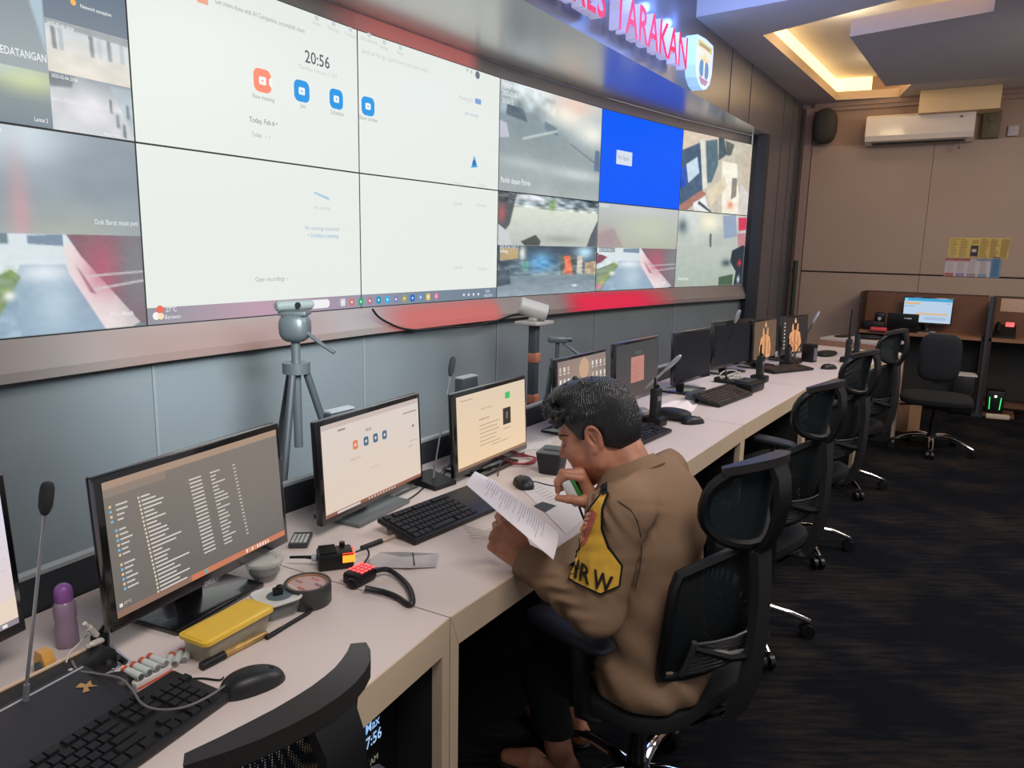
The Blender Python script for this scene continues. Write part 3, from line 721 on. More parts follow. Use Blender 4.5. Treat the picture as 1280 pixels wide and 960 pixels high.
P_([(x * .84, y * .88) for x, y in shield], (236, 240, 244)); P_([(-.42, .28), (.42, .28), (.4, .4), (-.4, .4)], (226, 206, 120)); P_([(-.3, .31), (.3, .31), (.3, .36), (-.3, .36)], (150, 140, 150))
P_([(0, .24), (.1, .1), (.24, .16), (.2, .0), (-.2, 0), (-.24, .16), (-.1, .1)], (246, 224, 170)); d.disc(-.14 * ew, -.1 * eh, .13 * ew, (30, 140, 210), 20, .17 * eh); d.disc(.14 * ew, -.1 * eh, .13 * ew, (30, 140, 210), 20, .17 * eh)
P_([(-.05, .05), (.05, .05), (.04, -.3), (-.04, -.3)], (236, 240, 244)); P_([(-.28, -.28), (.28, -.28), (.14, -.4), (-.14, -.4)], (176, 130, 190))
d.build('face', mat_screen('crest_face', .9), cr, Matrix(((1, 0, 0, 0), (0, 0, -1, -.079), (0, 1, 0, 0), (0, 0, 0, 1))))
# ================================================================== DESKS
m_top = mat('white_desk_laminate', (214, 200, 194), .38, var=.025, scale=3, spec=.4)
m_edge = mat('cream_desk_edge', (206, 184, 158), .5, var=.05, scale=6)
m_in = mat('dark_under_desk_panel', (34, 34, 34), .6)
m_pale_edge = mat('pale_edge_grey', (150, 156, 160), .45)
F12, F23, F34, F45, F56 = Vector((-.125, 1.49, 0)), Vector((1.069, 3.366, 0)), Vector((1.75, 4.37, 0)), Vector((2.46, 5.20, 0)), Vector((3.17, 6.03, 0))
H1 = .455; DZ = .75
def hd(a, b): return atan2(b.x - a.x, b.y - a.y)
def desk(A, B, label, depth=.77, rail=None, t0=0., t1=0.):
    h = hd(A, B); L = (B - A).length; g = .002
    t = thing('desk', label, 'desk', A, pi / 2 - h, 'white control room desks')
    e0, e1 = depth * math.tan(t0 / 2), depth * math.tan(t1 / 2)
    mb = MB(); mb.prism([(g, 0), (L - g, 0), (L - g + e1, depth), (g - e0, depth)], DZ - .035, DZ); obj('tabletop', mb, m_top, t, False)
    mb = MB(); mb.prism([(g, DZ - .0002), (L - g, DZ - .0002), (L - g - .03, DZ - .075), (g + .03, DZ - .075)], -.004, .022, Matrix(((1, 0, 0), (0, 0, 1), (0, 1, 0)))); obj('apron', mb, m_edge, t, False)
    for x, s in ((g + .0135, 1), (L - g - .0135, -1)):
        mb = MB(); mb.box((x, .024 + (depth - .03) / 2, (DZ - .038) / 2 + .001), (.0268, depth - .03, DZ - .038)); sp = obj('side_panel', mb, m_in, t, False)
        mb = MB(); mb.prism([(x - s * .0135, 0), (x - s * .0135, DZ - .002), (x + s * .0165, DZ - .077), (x + s * .0165, 0)], -.0035, .0215, Matrix(((1, 0, 0), (0, 0, 1), (0, 1, 0))))
        obj('front_edge', mb, m_edge, sp, False)
    mb = MB(); mb.box((L / 2, depth - .1, .40), (L - .08, .02, .62)); obj('modesty_panel', mb, m_in, t, False)
    if rail:
        rp = thing('desk_backboard', rail, 'backboard', A, pi / 2 - h, 'charcoal boards behind the desks')
        mb = MB(); mb.box((L / 2, depth + .016, .415), (L - .04, .02, .83)); obj('board', mb, mat('charcoal_rear_panel', (44, 48, 54), .5), rp, False)
        mb = MB(); mb.box((L / 2, depth + .016, .8345), (L - .04, .024, .009)); obj('rail', mb, m_pale_edge, rp, False)  # light caught by the board's top edge, put in as pale colour
    return t
A1 = F12 - 2.3 * Vector((sin(H1), cos(H1), 0))
desk(A1, F12, 'nearest white desk with the yellow lidded box, tape roll and mouse on it', rail='charcoal board with pale top edge behind the nearest desk', t1=.112)
desk(F12, F23, 'white desk where the seated man in khaki reads his paper', rail='charcoal board with pale top edge behind the desk the man sits at', t0=.112, t1=.029)
desk(F23, F34, 'white desk just past the man, with two switched off black screens', rail='charcoal board with pale top edge behind the desk with two switched off screens', t0=.029, t1=.111)
desk(F34, F45, 'white desk under the two screens that show figures in orange', t0=.111)
desk(F45, F56, 'farthest desk of the curved row, with radios and papers')
HB = hd(F12, F23)
class Fr:                      # frame on a desk: px -> point on the top
    pass
def D(px, py, dz=0): return W(px, py, DZ + dz)

# cross table at the end of the row
p0, p1, p2 = W(1025, 421.5, DZ), W(1112, 430.5, DZ), W(1046, 415.5, DZ)
h6 = hd(Vector((p0.x, p0.y, 0)), Vector((p1.x, p1.y, 0)))
t = thing('side_table', 'low wide white topped wooden table standing across the end of the desk row', 'table', (p0.x, p0.y, 0), pi / 2 - h6)
L6 = (p1 - p0).length
mb = MB(); mb.box((L6 / 2, .2, DZ - .01), (L6, .4, .02)); obj('tabletop', mb, m_top, t, False)
m_wood = mat('light_brown_wood', (176, 132, 102), .5, var=.12, scale=9)
mb = MB(); mb.box((L6 / 2, .008, DZ - .061), (L6, .016, .082)); obj('apron', mb, m_wood, t, False)
for x in (.015, L6 - .015):
    mb = MB(); mb.box((x, .21, .314), (.03, .38, .628)); obj('side_panel', mb, m_wood, t, False)

# ================================================================== BACK WALL CUBICLES
m_brown = mat('brown_wood_panel', (112, 74, 52), .5, var=.14, scale=5)
m_brown_d = mat('dark_brown_edge', (58, 40, 32), .5)
def bk(s, d, z): return CORNER + U_BACK * s + N_BACK * d + Vector((0, 0, z))
RZB = atan2(U_BACK.y, U_BACK.x)
def cubicle(s0, s1, label, screen, side):
    t = thing('cubicle_desk', label, 'desk', bk(s0, 0, 0), RZB, 'brown cubicle desks'); w = s1 - s0
    mb = MB(); mb.box((w / 2, -.25, .735), (w - .05, .40, .03)); obj('desktop', mb, mat('brown_desktop', (150, 106, 78), .45, var=.1, scale=6), t, False)
    for x in (.0125, w - .0125):
        mb = MB(); mb.box((x, -.25, .36), (.025, .39, .718)); obj('side_panel', mb, m_brown_d, t, False)
    p = thing('desk_screen', screen, 'desk screen', bk(s0, 0, 0), RZB, 'brown screens behind the cubicle desks')
    mb = MB(); mb.box((w / 2, -.036, .575), (w - .002, .016, 1.125)); obj('panel', mb, m_brown, p, False)
    mb = MB(); mb.box((w / 2, -.036, 1.143), (w, .02, .010)); obj('cap', mb, m_brown_d, p, False)
    mb = MB(); mb.box((.0125, -.25, .945), (.022, .39, .388)); mb.box((.0125, -.25, 1.143), (.026, .392, .008))
    tag(obj('side_screen', mb, m_brown_d, None, False, loc=bk(s0, 0, 0), rot=(0, 0, RZB)), side, 'desk screen', 'dark side boards of the cubicle desks')
    mb = MB(); mb.box((w / 2, -.07, .40), (w - .06, .02, .6)); obj('modesty_panel', mb, mat('dark_olive_panel', (40, 38, 34), .6), t, False)
cubicle(.80, 1.955, 'brown wooden cubicle desk below the wall posters, with a bright screen', 'brown wooden board behind the bright monitor under the posters', 'dark brown side board at the left end of the brown cubicle desks')
cubicle(1.99, 3.2, 'brown wooden cubicle desk cut by the right picture edge, with a telephone', 'brown wooden board behind the telephone at the right picture edge', 'dark brown side board between the bright monitor and the telephone')
mb = MB(); mb.box((0, 0, .58), (.03, .05, 1.16)); mb.box((0, 0, .0075), (.09, .30, .015))
o = obj('support_post', mb, mat('slate_metal', (66, 72, 82), .4, metal=.4), None, False, loc=bk(1.972, .50, 0), rot=(0, 0, RZB)); tag(o, 'slim slate grey post between the two brown cubicle desks', 'post')

def monitor(name, label, x, y, yaw, w, h, z, disp, tilt=.06, group='desk monitors', bez=.012, bezb=.02, stand='plate', base_d=.17, mbez=None, rot_extra=0, deskz=DZ, stand_m=None):
    """yaw = heading of the screen's left-to-right direction; x, y, z = middle of the lower edge of the lit area"""
    t = thing(name, label, 'monitor', (x, y, deskz), pi / 2 - yaw, group)
    z -= deskz; m_b = mbez or mat('glossy_monitor_black', (16, 17, 20), .22, spec=.6, coat=.6)
    up = Vector((0, sin(tilt), cos(tilt))); out = Vector((0, -cos(tilt), sin(tilt)))
    R = Matrix(((1, 0, 0), (0, cos(tilt), sin(tilt)), (0, -sin(tilt), cos(tilt))))
    c = Vector((0, 0, z)) + up * (h / 2 + (bez - bezb) / 2) - out * .0125
    mb = MB(); mb.rbox(c, (w + 2 * bez, .022, h + bez + bezb), .004, R)
    mb.rbox(c - out * .024 - up * .02, (w * .62, .03, h * .62), .01, R)
    obj('housing', mb, m_b, t)
    Ms = Matrix(((1, 0, 0, -w / 2), (0, up.y, out.y, -out.y * .0), (0, up.z, out.z, z), (0, 0, 0, 1)))
    disp.build('screen', m_mon, t, Ms)
    sm = stand_m or m_b
    ny = .075
    mb = MB(); mb.rbox((0, ny, (z + h * .45) / 2 + .006), (.07, .022, z + h * .45), .006); obj('stand_neck', mb, sm, t)
    mb = MB(); mb.rbox((0, ny - .02, .0065), (.25, base_d, .013), .005); obj('stand_base', mb, sm, t)
    return t
m_mon = mat_screen('monitor_light', .92)

# bright monitor on the brown desk
d = Disp(); w, h = .44, .25
d.rect(0, 0, w, h, (190, 214, 238)); d.rect(0, h - .03, w, h, (70, 170, 214)); d.rect(.01, h - .02, .03, h - .008, (230, 240, 250)); d.rect(.01, h - .065, .15, h - .045, (226, 186, 130)); d.rect(.12, .08, w - .03, .10, (226, 190, 150)); d.rect(.01, h - .09, .1, h - .08, (150, 190, 226)); d.rect(.02, .03, .1, .06, (170, 200, 230)); d.rect(.2, .03, .4, .06, (172, 196, 226)); d.rect(.39, h - .05, .42, h - .045, (200, 90, 90))
q = bk(1.42, .17, 0)
monitor('monitor', 'bright monitor with a blue topped page on the brown cubicle desk', q.x, q.y, atan2(U_BACK.x, U_BACK.y), w, h, .845, d, .03, 'back desk screens')
# laptop with its lid back to the room
q = bk(1.22, .37, .75); t = thing('laptop', 'open dark laptop with a small pale badge, lid towards the room, on the brown desk', 'laptop', q, RZB)
mb = MB(); mb.rbox((0, .05, .009), (.28, .15, .018), .004); obj('keyboard_base', mb, m_black, t)
mb = MB(); mb.rbox((0, -.035, .10), (.29, .012, .185), .004, Matrix.Rotation(.12, 3, 'X')); lid = obj('lid', mb, m_black, t)
mb = MB(); mb.box((.055, -.0474, .145), (.05, .001, .014), Matrix.Rotation(.12, 3, 'X')); mb.box((.018, -.0474, .145), (.012, .001, .014), Matrix.Rotation(.12, 3, 'X')); obj('badge', mb, mat('badge_silver', (190, 200, 206), .4), lid, False)
# bits on the brown desk
q = bk(.99, .24, .75); t = thing('desk_webcam', 'small black camera on a stubby foot at the left of the brown desk', 'camera', q, RZB)
mb = MB(); mb.lathe([(.035, 0), (.035, .01), (.012, .014), (.012, .08)], 16); obj('foot', mb, m_black, t)
mb = MB(); mb.rbox((0, 0, .13), (.10, .07, .10), .02); b_ = obj('body', mb, m_black, t); mb = MB(); mb.cyl((0, -.036, .115), (0, -.042, .115), .018, n=20); obj('lens', mb, mat('pale_lens', (190, 190, 186), .2), b_)
t = tag(obj('equipment_box', MB().rbox((0, 0, .045), (.20, .12, .09), .01), m_black, None, loc=bk(.95, .33, .75), rot=(0, 0, RZB)), 'flat black equipment box on the brown desk left of the laptop', 'box')
mb = MB(); mb.rbox((0, 0, .02), (.16, .05, .04), .015); tag(obj('red_pouch', mb, mat('coral_red_cloth', (226, 78, 88), .7), None, loc=bk(1.0, .46, .75) + Vector((0, -.02, 0)), rot=(0, 0, RZB)), 'small coral red pouch at the front edge of the brown desk', 'pouch')
mb = MB(); mb.ell((0, 0, .012), (.028, .045, .014)); tag(obj('mouse', mb, mat('grey_mouse', (120, 122, 128), .4), None, loc=bk(1.50, .38, .752), rot=(0, 0, RZB)), 'small grey mouse on the brown desk before the bright monitor', 'mouse')
q = bk(2.12, .22, .75); t = thing('desk_telephone', 'black desk telephone with a glowing red display by the right picture edge', 'telephone', q, RZB)
mb = MB(); mb.prism([(-.1, 0), (.1, 0), (.1, .12), (.04, .12), (-.1, .02)], -.09, .09, Matrix(((0, 0, 1), (1, 0, 0), (0, 1, 0)))); obj('body', mb, m_black, t, False)
mb = MB(); mb.tube([(-.06, -.07, .05), (-.06, -.02, .085), (-.06, .06, .13)], .02, 10); obj('handset', mb, m_black, t)
mb = MB(); mb.rbox((.035, .035, .125), (.075, .02, .05), .004, Matrix.Rotation(-.5, 3, 'X')); obj('display', mb, mat('phone_red_display', (240, 110, 110), .4, emit=(240, 100, 100), estr=.8), t)
# note pinned on the second cubicle
mb = MB(); mb.box((0, 0, 0), (.2, .003, .13)); tag(obj('pinned_note', mb, mat('cream_paper', (206, 176, 156), .8, var=.1, scale=60), None, False, loc=bk(2.16, .047, 1.06), rot=(0, 0, RZB)), 'cream paper note pinned on the brown panel above the telephone', 'note')

# posters
def poster(name, label, s0, s1, z0, z1, fn):
    d = Disp(); fn(d, s1 - s0, z1 - z0)
    t = thing(name, label, 'poster', bk(s0, .024, z0), RZB)
    mb = MB(); mb.box(((s1 - s0) / 2, -.001, (z1 - z0) / 2), (s1 - s0, .002, z1 - z0)); obj('sheet', mb, mat('paper_sheet', (220, 210, 200), .8), t, False)
    d.build('print', mat_vcol('poster_print'), t, Matrix(((1, 0, 0, 0), (0, 0, -1, -.0022), (0, 1, 0, 0), (0, 0, 0, 1))))
def pf1(d, w, h):
    d.rect(0, 0, w, h, (206, 178, 96)); random.seed(3)
    for c in range(6):
        x = .015 + c * w / 6
        if c == 2: d.rect(x + .01, .015, x + .075, h * .62, (52, 46, 56)); d.rect(x + .02, h * .3, x + .06, h * .45, (200, 180, 170)); d.rect(x + .02, h * .72, x + .07, h * .9, (176, 150, 80)); continue
        for r in range(11): d.rect(x, .015 + r * h / 12, x + w / 6 * random.uniform(.5, .85), .015 + r * h / 12 + .006, (150, 128, 70))
def pf2(d, w, h):
    d.rect(0, 0, w, h, (196, 186, 192)); d.rect(0, h - .03, w * .45, h, (170, 90, 80)); d.rect(w * .55, h - .025, w, h, (120, 150, 170)); d.rect(w * .82, 0, w, h, (96, 140, 176))
    for i, c in enumerate(((170, 100, 100), (150, 130, 170), (150, 140, 140), (130, 150, 170))): d.rect(.005 + i * w * .2, 0, w * .2 * (i + .85), .035, c)
    for i in range(4):
        for r in range(8): d.rect(.012 + i * w * .2, .05 + r * .022, .012 + i * w * .2 + .06, .055 + r * .022, (160, 152, 160))
    for r in range(9): d.rect(w * .85, .02 + r * .022, w * .97, .027 + r * .022, (60, 96, 140))
def s_of(px, py): return (on_back(px, py, .024) - CORNER).dot(U_BACK)
sp0, sp1 = s_of(1187, 297), s_of(1263, 300); zt, zm, zb2 = on_back(1187, 297, .024).z, on_back(1185, 322, .024).z, on_back(1183, 345, .024).z
poster('wall_poster', 'yellow printed poster with a dark portrait block, upper of two on the taupe wall', sp0, sp1, zm, zt, pf1)
poster('wall_poster', 'white and blue chart poster right under the yellow poster', sp0 - .01, sp1 - .05, zb2, zm - .004, pf2)

# air conditioner
t = thing('air_conditioner', 'white wall mounted air conditioner above the taupe wall panels', 'air conditioner', bk(.66, .024, 2.665), RZB)
m_ac = mat('glossy_white_plastic', (226, 216, 206), .12, spec=.6, coat=.3)
prof = [(0, .02), (0, .29), (.16, .29), (.205, .26), (.215, .08), (.19, .03), (.1, 0), (.03, 0)]
mb = MB(); mb.prism([(-y, z) for y, z in prof], 0, .98, Matrix(((0, 0, 1), (1, 0, 0), (0, 1, 0)))); body = obj('body', mb, m_ac, t, False)
mb = MB(); mb.rbox((.49, -.188, .026), (.86, .05, .014), .004, Matrix.Rotation(.5, 3, 'X')); obj('louver', mb, mat('ac_louver', (120, 112, 104), .4), t)
mb = MB(); mb.box((.49, -.14, .0015), (.84, .07, .006)); obj('outlet', mb, m_black, t, False)
mb = MB(); mb.cyl((.86, -.2135, .225), (.86, -.218, .225), .013, n=16); obj('badge', mb, mat('grey_badge', (110, 110, 116), .4), t)
mb = MB(); mb.cyl((.87, -.13, 0), (.865, -.13, -.05), .007); mb.ell((.863, -.13, -.06), (.014, .014, .014)); obj('sensor', mb, mat('grey_badge', (110, 110, 116), .4), t)
# loudspeaker
q = on_back(1031, 158, .13); t = thing('wall_speaker', 'dark rounded loudspeaker mounted high in the corner left of the air conditioner', 'loudspeaker', q, RZB)
m_spk = mat('dark_speaker_grille', (54, 50, 50), .8, bump=.4, bscale=160)
mb = MB(); mb.ell((0, 0, 0), (.125, .10, .185), None, 24, 16, .8, .75); obj('cabinet', mb, m_spk, t)
mb = MB(); mb.cyl((0, .06, 0), (0, .155, 0), .02); mb.rbox((0, .118, 0), (.08, .02, .12), .004); obj('bracket', mb, m_black, t)
# boxes at the right of the air conditioner
mb = MB(); mb.rbox((.075, -.03, .13), (.15, .06, .26), .008); mb.cyl((.08, -.06, .18), (.08, -.075, .18), .028, n=18)
tag(obj('pipe_cover', mb, mat('olive_brown_cover', (92, 82, 58), .6), None, loc=bk(1.70, .024, 2.69), rot=(0, 0, RZB)), 'olive brown square box beside the right end of the air conditioner', 'box')
mb = MB(); mb.rbox((.035, -.02, .05), (.09, .04, .10), .006)
tag(obj('wall_socket', mb, mat('grey_white_plastic', (176, 166, 170), .5), None, loc=bk(1.93, .0, 2.705), rot=(0, 0, RZB)), 'small pale socket box on the wall above the panels by the right edge', 'socket')
# cable trunk in the corner
mb = MB(); mb.tube([(0, 0, 0), (0, 0, .8), (0, .005, 1.45)], .022, 10); tag(obj('corner_pipe', mb, mat('dark_green_pipe', (46, 58, 52), .5), None, loc=bk(.055, .075, 0)), 'dark green upright pipe in the far corner by the taupe wall', 'pipe')

# under the brown desk
t = thing('computer_tower', 'black tower computer with papers on top under the brown desk', 'computer', bk(1.83, .50, 0), RZB, None)
mb = MB(); mb.rbox((0, 0, .195), (.19, .30, .37), .01); obj('case', mb, m_black, t); mb = MB(); mb.box((0, -.152, .2), (.15, .004, .006)); obj('front_panel', mb, mat('dark_grey_trim', (60, 62, 66), .4), t, False)
mb = MB(); mb.box((0, 0, .385), (.2, .26, .008), Matrix.Rotation(.06, 3, 'Z')); tag(obj('paper_stack', mb, mat('white_paper', (216, 210, 208), .8), None, False, loc=bk(1.83, .50, 0), rot=(0, 0, RZB)), 'thin white papers lying on the black tower computer', 'paper')
t = thing('computer_tower', 'small black computer with two green light strips on the floor under the desk', 'computer', bk(2.11, .42, 0.0265), RZB)
mb = MB(); mb.rbox((0, 0, .11), (.15, .2, .22), .01); obj('case', mb, m_black, t)
for x in (-.045, .045):
    mb = MB(); mb.box((x, -.102, .10), (.006, .004, .12), Matrix.Rotation(x, 3, 'Y')); obj('light_strip', mb, mat('green_led', (60, 255, 120), .4, emit=(40, 240, 110), estr=1.5), t, False)
mb = MB(); mb.cyl((0, -.102, .17), (0, -.107, .17), .012); obj('power_light', mb, mat('white_led', (240, 255, 245), .4, emit=(230, 255, 240), estr=1.2), t)
mb = MB(); mb.box((0, 0, .013), (.26, .3, .026)); tag(obj('wooden_board', mb, m_brown, None, False, loc=bk(2.15, .42, 0), rot=(0, 0, RZB)), 'brown board on the floor under the small green lit computer', 'board')
mb = MB(); mb.rbox((0, 0, .025), (.2, .055, .045), .01); tag(obj('power_strip', mb, mat('cream_plastic', (206, 190, 170), .5), None, loc=bk(2.14, .66, 0), rot=(0, 0, RZB + .2)), 'cream power strip on the floor before the brown board', 'power strip')
mb = MB(); mb.box((0, 0, .14), (.17, .2, .28)); mb.box((0, 0, .281), (.006, .2, .002)); tag(obj('cardboard_box', mb, mat('cardboard', (166, 126, 96), .8, var=.06), None, False, loc=W(1134, 541, 0.0) + Vector((.02, .12, 0)), rot=(0, 0, .5)), 'tan cardboard box on the floor behind the far black chair', 'box')

# ================================================================== CHAIRS
m_chr = mat('polished_chrome', (235, 235, 238), .08, metal=1.)
m_fr = mat('black_chair_plastic', (16, 18, 21), .4, spec=.5)
m_frb = mat('brown_grey_chair_rim', (40, 36, 36), .5)
m_net = mat_mesh_fabric('black_chair_net', (20, 26, 29), 300, .34)
m_neth = mat_mesh_fabric('headrest_net', (30, 38, 42), 320, .30)
m_seatf = mat('black_seat_fabric', (10, 11, 14), .9, bump=.3, bscale=400)
def chair_base(t):
    for i in range(5):
        a = 2 * pi * i / 5 + .3; c_, s_ = cos(a), sin(a)
        pts = [(c_ * r, s_ * r, z) for r, z in ((.02, .105), (.08, .118), (.15, .115), (.22, .098), (.28, .076), (.305, .066))]
        mb = MB(); ups = [(0, 0, 1)] * 6
        mb.tube(pts, [.024, .022, .019, .017, .016, .014], 10, flat=(.75, 1.1)); lg = obj('leg', mb, m_chr, t)
        mb = MB(); sd = Vector((-s_, c_, 0)); p = Vector((c_ * .30, s_ * .30, .028))
        for k in (-1, 1): mb.cyl(p + sd * .008 * k, p + sd * .026 * k, .0275, n=18)
        mb.cyl(p + Vector((0, 0, .015)), p + Vector((0, 0, .042)), .011, n=10); mb.rbox(p + Vector((0, 0, .012)), (.02, .02, .05), .006)
        obj('caster', mb, m_fr, lg)
    mb = MB(); mb.cyl((0, 0, .075), (0, 0, .135), .034, n=20); mb.cyl((0, 0, .135), (0, 0, .28), .026, n=20); mb.cyl((0, 0, .28), (0, 0, .36), .016, n=16); obj('gas_column', mb, m_fr, t)
    mb = MB(); mb.rbox((0, -.01, .372), (.16, .24, .04), .01); mb.tube([(.08, .03, .37), (.2, .05, .365), (.25, .06, .36)], .007); obj('tilt_mechanism', mb, m_fr, t)
    mb = MB(); mb.ell((0, .02, .425), (.255, .25, .042), None, 36, 14, .55, .6); obj('seat', mb, m_seatf, t)
BZ0, BZ1 = .535, .855
def bw(z): q = (z - BZ0) / (BZ1 - BZ0); return .155 + .06 * sin(pi * min(1, .15 + q * .62))
def by(x, z): q = (z - BZ0) / (BZ1 - BZ0); return -.225 - .05 * q - .045 * sin(pi * q) * .5 + 1.1 * x * x
def chair_arms(t, zt=.625):
    for s in (-1, 1):
        mb = MB(); mb.tube([(s * .10, -.02, .38), (s * .22, -.03, .385), (s * .268, -.03, .42), (s * .275, -.02, .54), (s * .275, -.01, zt - .02)], [.017, .018, .02, .02, .02], 10, flat=(1.3, .8)); ar = obj('armrest', mb, m_fr, t)
        mb = MB(); mb.ell((s * .275, .02, zt - .008), (.045, .135, .018), None, 28, 10, .6, .7); obj('arm_pad', mb, mat('arm_pad_rubber', (44, 48, 58), .55), ar)
def chair_back(t):
    out = []
    N = 12
    for i in range(N + 1): x = -1 + 2 * i / N; z = BZ1 - .03 * x * x; out.append((x * bw(BZ1 - .01), z))
    for i in range(1, 10): z = BZ1 - .03 - (BZ1 - BZ0 - .05) * i / 9; out.append((bw(z), z))
    for i in range(1, N): x = 1 - 2 * i / N; z = BZ0 + .02 - .02 * (1 - x * x); out.append((x * bw(BZ0), z))
    for i in range(9, 0, -1): z = BZ1 - .03 - (BZ1 - BZ0 - .05) * i / 9; out.append((-bw(z), z))
    mb = MB(); mb.tube([(x, by(x, z), z) for x, z in out], .0135, 8, True); obj('back_frame', mb, m_fr, t)
    def fn(u, v):
        z = BZ0 + .005 + (BZ1 - BZ0 - .01) * v; zz = min(z, BZ1 - .03); x = (2 * u - 1) * bw(zz); z = z - .03 * (2 * u - 1) ** 2 * max(0, (v - .8) / .2)
        return Vector((x, by(x, z), z))
    mb = MB(); mb.grid(fn, 14, 14); obj('back_net', mb, m_net, t)
    # lumbar grille with ribs
    mb = MB()
    for k in range(8):
        z = .565 + k * .012; mb.tube([(x, by(x, z) - .035 + .9 * x * x, z) for x in (-.15, -.1, -.05, 0, .05, .1, .15)], .004, 6)
    for s in (-1, 1): mb.tube([(s * .15, by(.15, .56 + .016 * j) - .015, .56 + .016 * j) for j in range(7)], .008, 6)
    obj('lumbar_grille', mb, mat('grey_grille', (58, 58, 58), .45), t)
    mb = MB(); mb.strip([(0, -.02, .37), (0, -.19, .375), (0, -.285, .43), (0, -.315, .53), (0, -.325, .65), (0, -.325, .77), (0, -.315, .86)], [(0, 0, 1), (0, -.3, 1), (0, -1, .5), (0, -1, 0), (0, -1, 0), (0, -1, 0), (0, -1, 0)], [.09, .09, .08, .075, .06, .055, .06], .022); obj('back_spine', mb, mat('grey_spine', (42, 42, 44), .4), t)
    for s in (-1, 1):
        mb = MB(); mb.tube([(0, -.315, .60), (s * .08, -.30, .615), (s * .15, -.245, .64)], [.016, .013, .01], 8); obj('back_bracket', mb, m_fr, t)
HZ = .975
def chair_headrest(t):
    hw, hh = .132, .100
    pts = [(hw * math.copysign(abs(cos(a)) ** .8, cos(a)), hh * math.copysign(abs(sin(a)) ** .8, sin(a))) for a in [2 * pi * i / 32 for i in range(32)]]
    yy = lambda x, z: -.315 + 4.2 * x * x - .12 * z
    mb = MB(); mb.tube([(x, yy(x, z), HZ + z) for x, z in pts], .0135, 8, True); obj('headrest_frame', mb, m_fr, t)
    def fn(u, v):
        z = hh * (2 * v - 1) * .98; x = (2 * u - 1) * hw * max(.05, (1 - abs(z / hh) ** 2.4)) ** (1 / 2.4); return Vector((x, yy(x, z) + .002, HZ + z))
    mb = MB(); mb.grid(fn, 14, 10); obj('headrest_net', mb, m_neth, t)
    mb = MB(); xs = [-.118 + .236 * i / 10 for i in range(11)]
    mb.strip([(x, yy(x, .1) - .006, HZ + .106 - 1.6 * x * x) for x in xs], [(0, 0, 1)] * 11, [.018, .026, .032, .034, .036, .036, .036, .034, .032, .026, .018], .020); obj('headrest_rim', mb, m_frb, t)
    mb = MB(); mb.strip([(0, -.317, .855), (0, -.345, .91), (0, -.36, .98), (0, -.352, 1.04), (0, -.335, 1.075)], [(0, -1, 0)] * 5, [.05, .05, .052, .055, .06], .014); obj('headrest_bracket', mb, m_fr, t)
def make_chair(label, loc, heading):
    t = thing('office_chair', label, 'office chair', loc, -heading, 'black net office chairs along the desks')
    chair_base(t); chair_arms(t); chair_back(t); chair_headrest(t)
    return t
c1 = make_chair('black net chair the man in khaki sits on', (.37, 1.865, 0), radians(-42))
def place(label, R, hdg):
    h = radians(hdg); loc = Vector((R[0], R[1], 0)) + .30 * Vector((sin(h), cos(h), 0)); dup(c1, loc, -h, label)
place('black net chair in the near lower corner, pushed against the nearest desk', (-.21, .70), -61)
place('empty black net chair right behind the man, before the desk with the dark screens', (1.14, 2.66), -46)
place('empty black net chair, third along the aisle, its headrest lower than the far monitors', (1.70, 3.57), -44)
place('farthest black net chair of the row, beside the last desk', (2.38, 4.62), -42)
# low-backed visitor chair by the brown desk
t = thing('task_chair', 'black low backed swivel chair with chrome foot standing free before the brown desk', 'office chair', (3.36, 5.83, 0), radians(152))
chair_base(t)
mb = MB(); mb.ell((0, -.27, .715), (.155, .035, .195), None, 32, 14, .6, .5); obj('backrest', mb, mat('slate_chair_fabric', (17, 22, 29), .8), t)
mb = MB(); mb.strip([(0, -.02, .37), (0, -.2, .375), (0, -.30, .43), (0, -.315, .6), (0, -.315, .72)], [(0, 0, 1), (0, -.3, 1), (0, -1, .5), (0, -1, 0), (0, -1, 0)], .07, .02); obj('back_bar', mb, m_fr, t)
# ================================================================== SCREENS ON THE DESKS
def dplane(A, h, px, py, off):
    n = Vector((-cos(h), sin(h), 0)); return on_plane(px, py, A + n * off, n)
def yaw_to(Lp, pxR, pyR, w):
    d = ray(pxR, pyR); best = None
    for i in range(400):
        y = -.2 + i * .005; q = Lp + w * Vector((sin(y), cos(y), 0)); e = abs(q.x * d.y - q.y * d.x) / d.y
        if best is None or e < best[0]: best = (e, y)
    return best[1]
def base_disp(w, h, c): d = Disp(); d.rect(0, 0, w, h, c); return d

# file list screen
w, h = .464, .262; d = base_disp(w, h, (118, 112, 106))
d.feed(0, 0, w, h, Img(12, 8, (120, 113, 106)).vgrad((134, 126, 118), (112, 106, 102)).blob(.9, .3, .4, .5, (136, 128, 120), .6).out())
d.rect(0, h - .014, w, h, (176, 150, 130)); d.rect(0, h - .03, w * .3, h - .014, (150, 134, 122)); d.rect(0, 0, w, .013, (206, 128, 96)); d.rect(0, 0, w * .38, .013, (146, 116, 100)); d.rect(w * .46, .002, w * .475, .011, (90, 180, 190))
random.seed(5)
for i in range(9): d.rect(w * (.72 + i * .018), .003, w * (.73 + i * .018), .011, random.choice(((240, 226, 214), (230, 170, 120), (250, 240, 236))))
d.text('27°C', w * .03, .022, .008, (230, 222, 216)); d.rect(.004, .02, .011, .027, (236, 226, 216))
for r in range(18):
    y = h - .05 - r * .0094
    if r not in (4, 11): d.rect(.006 if r < 4 else .012, y, .011 if r < 4 else .017, y + .005, (120, 190, 226) if r % 2 else (226, 200, 150)); d.rect(.02, y + .001, .02 + random.uniform(.012, .028), y + .0042, (214, 206, 200))
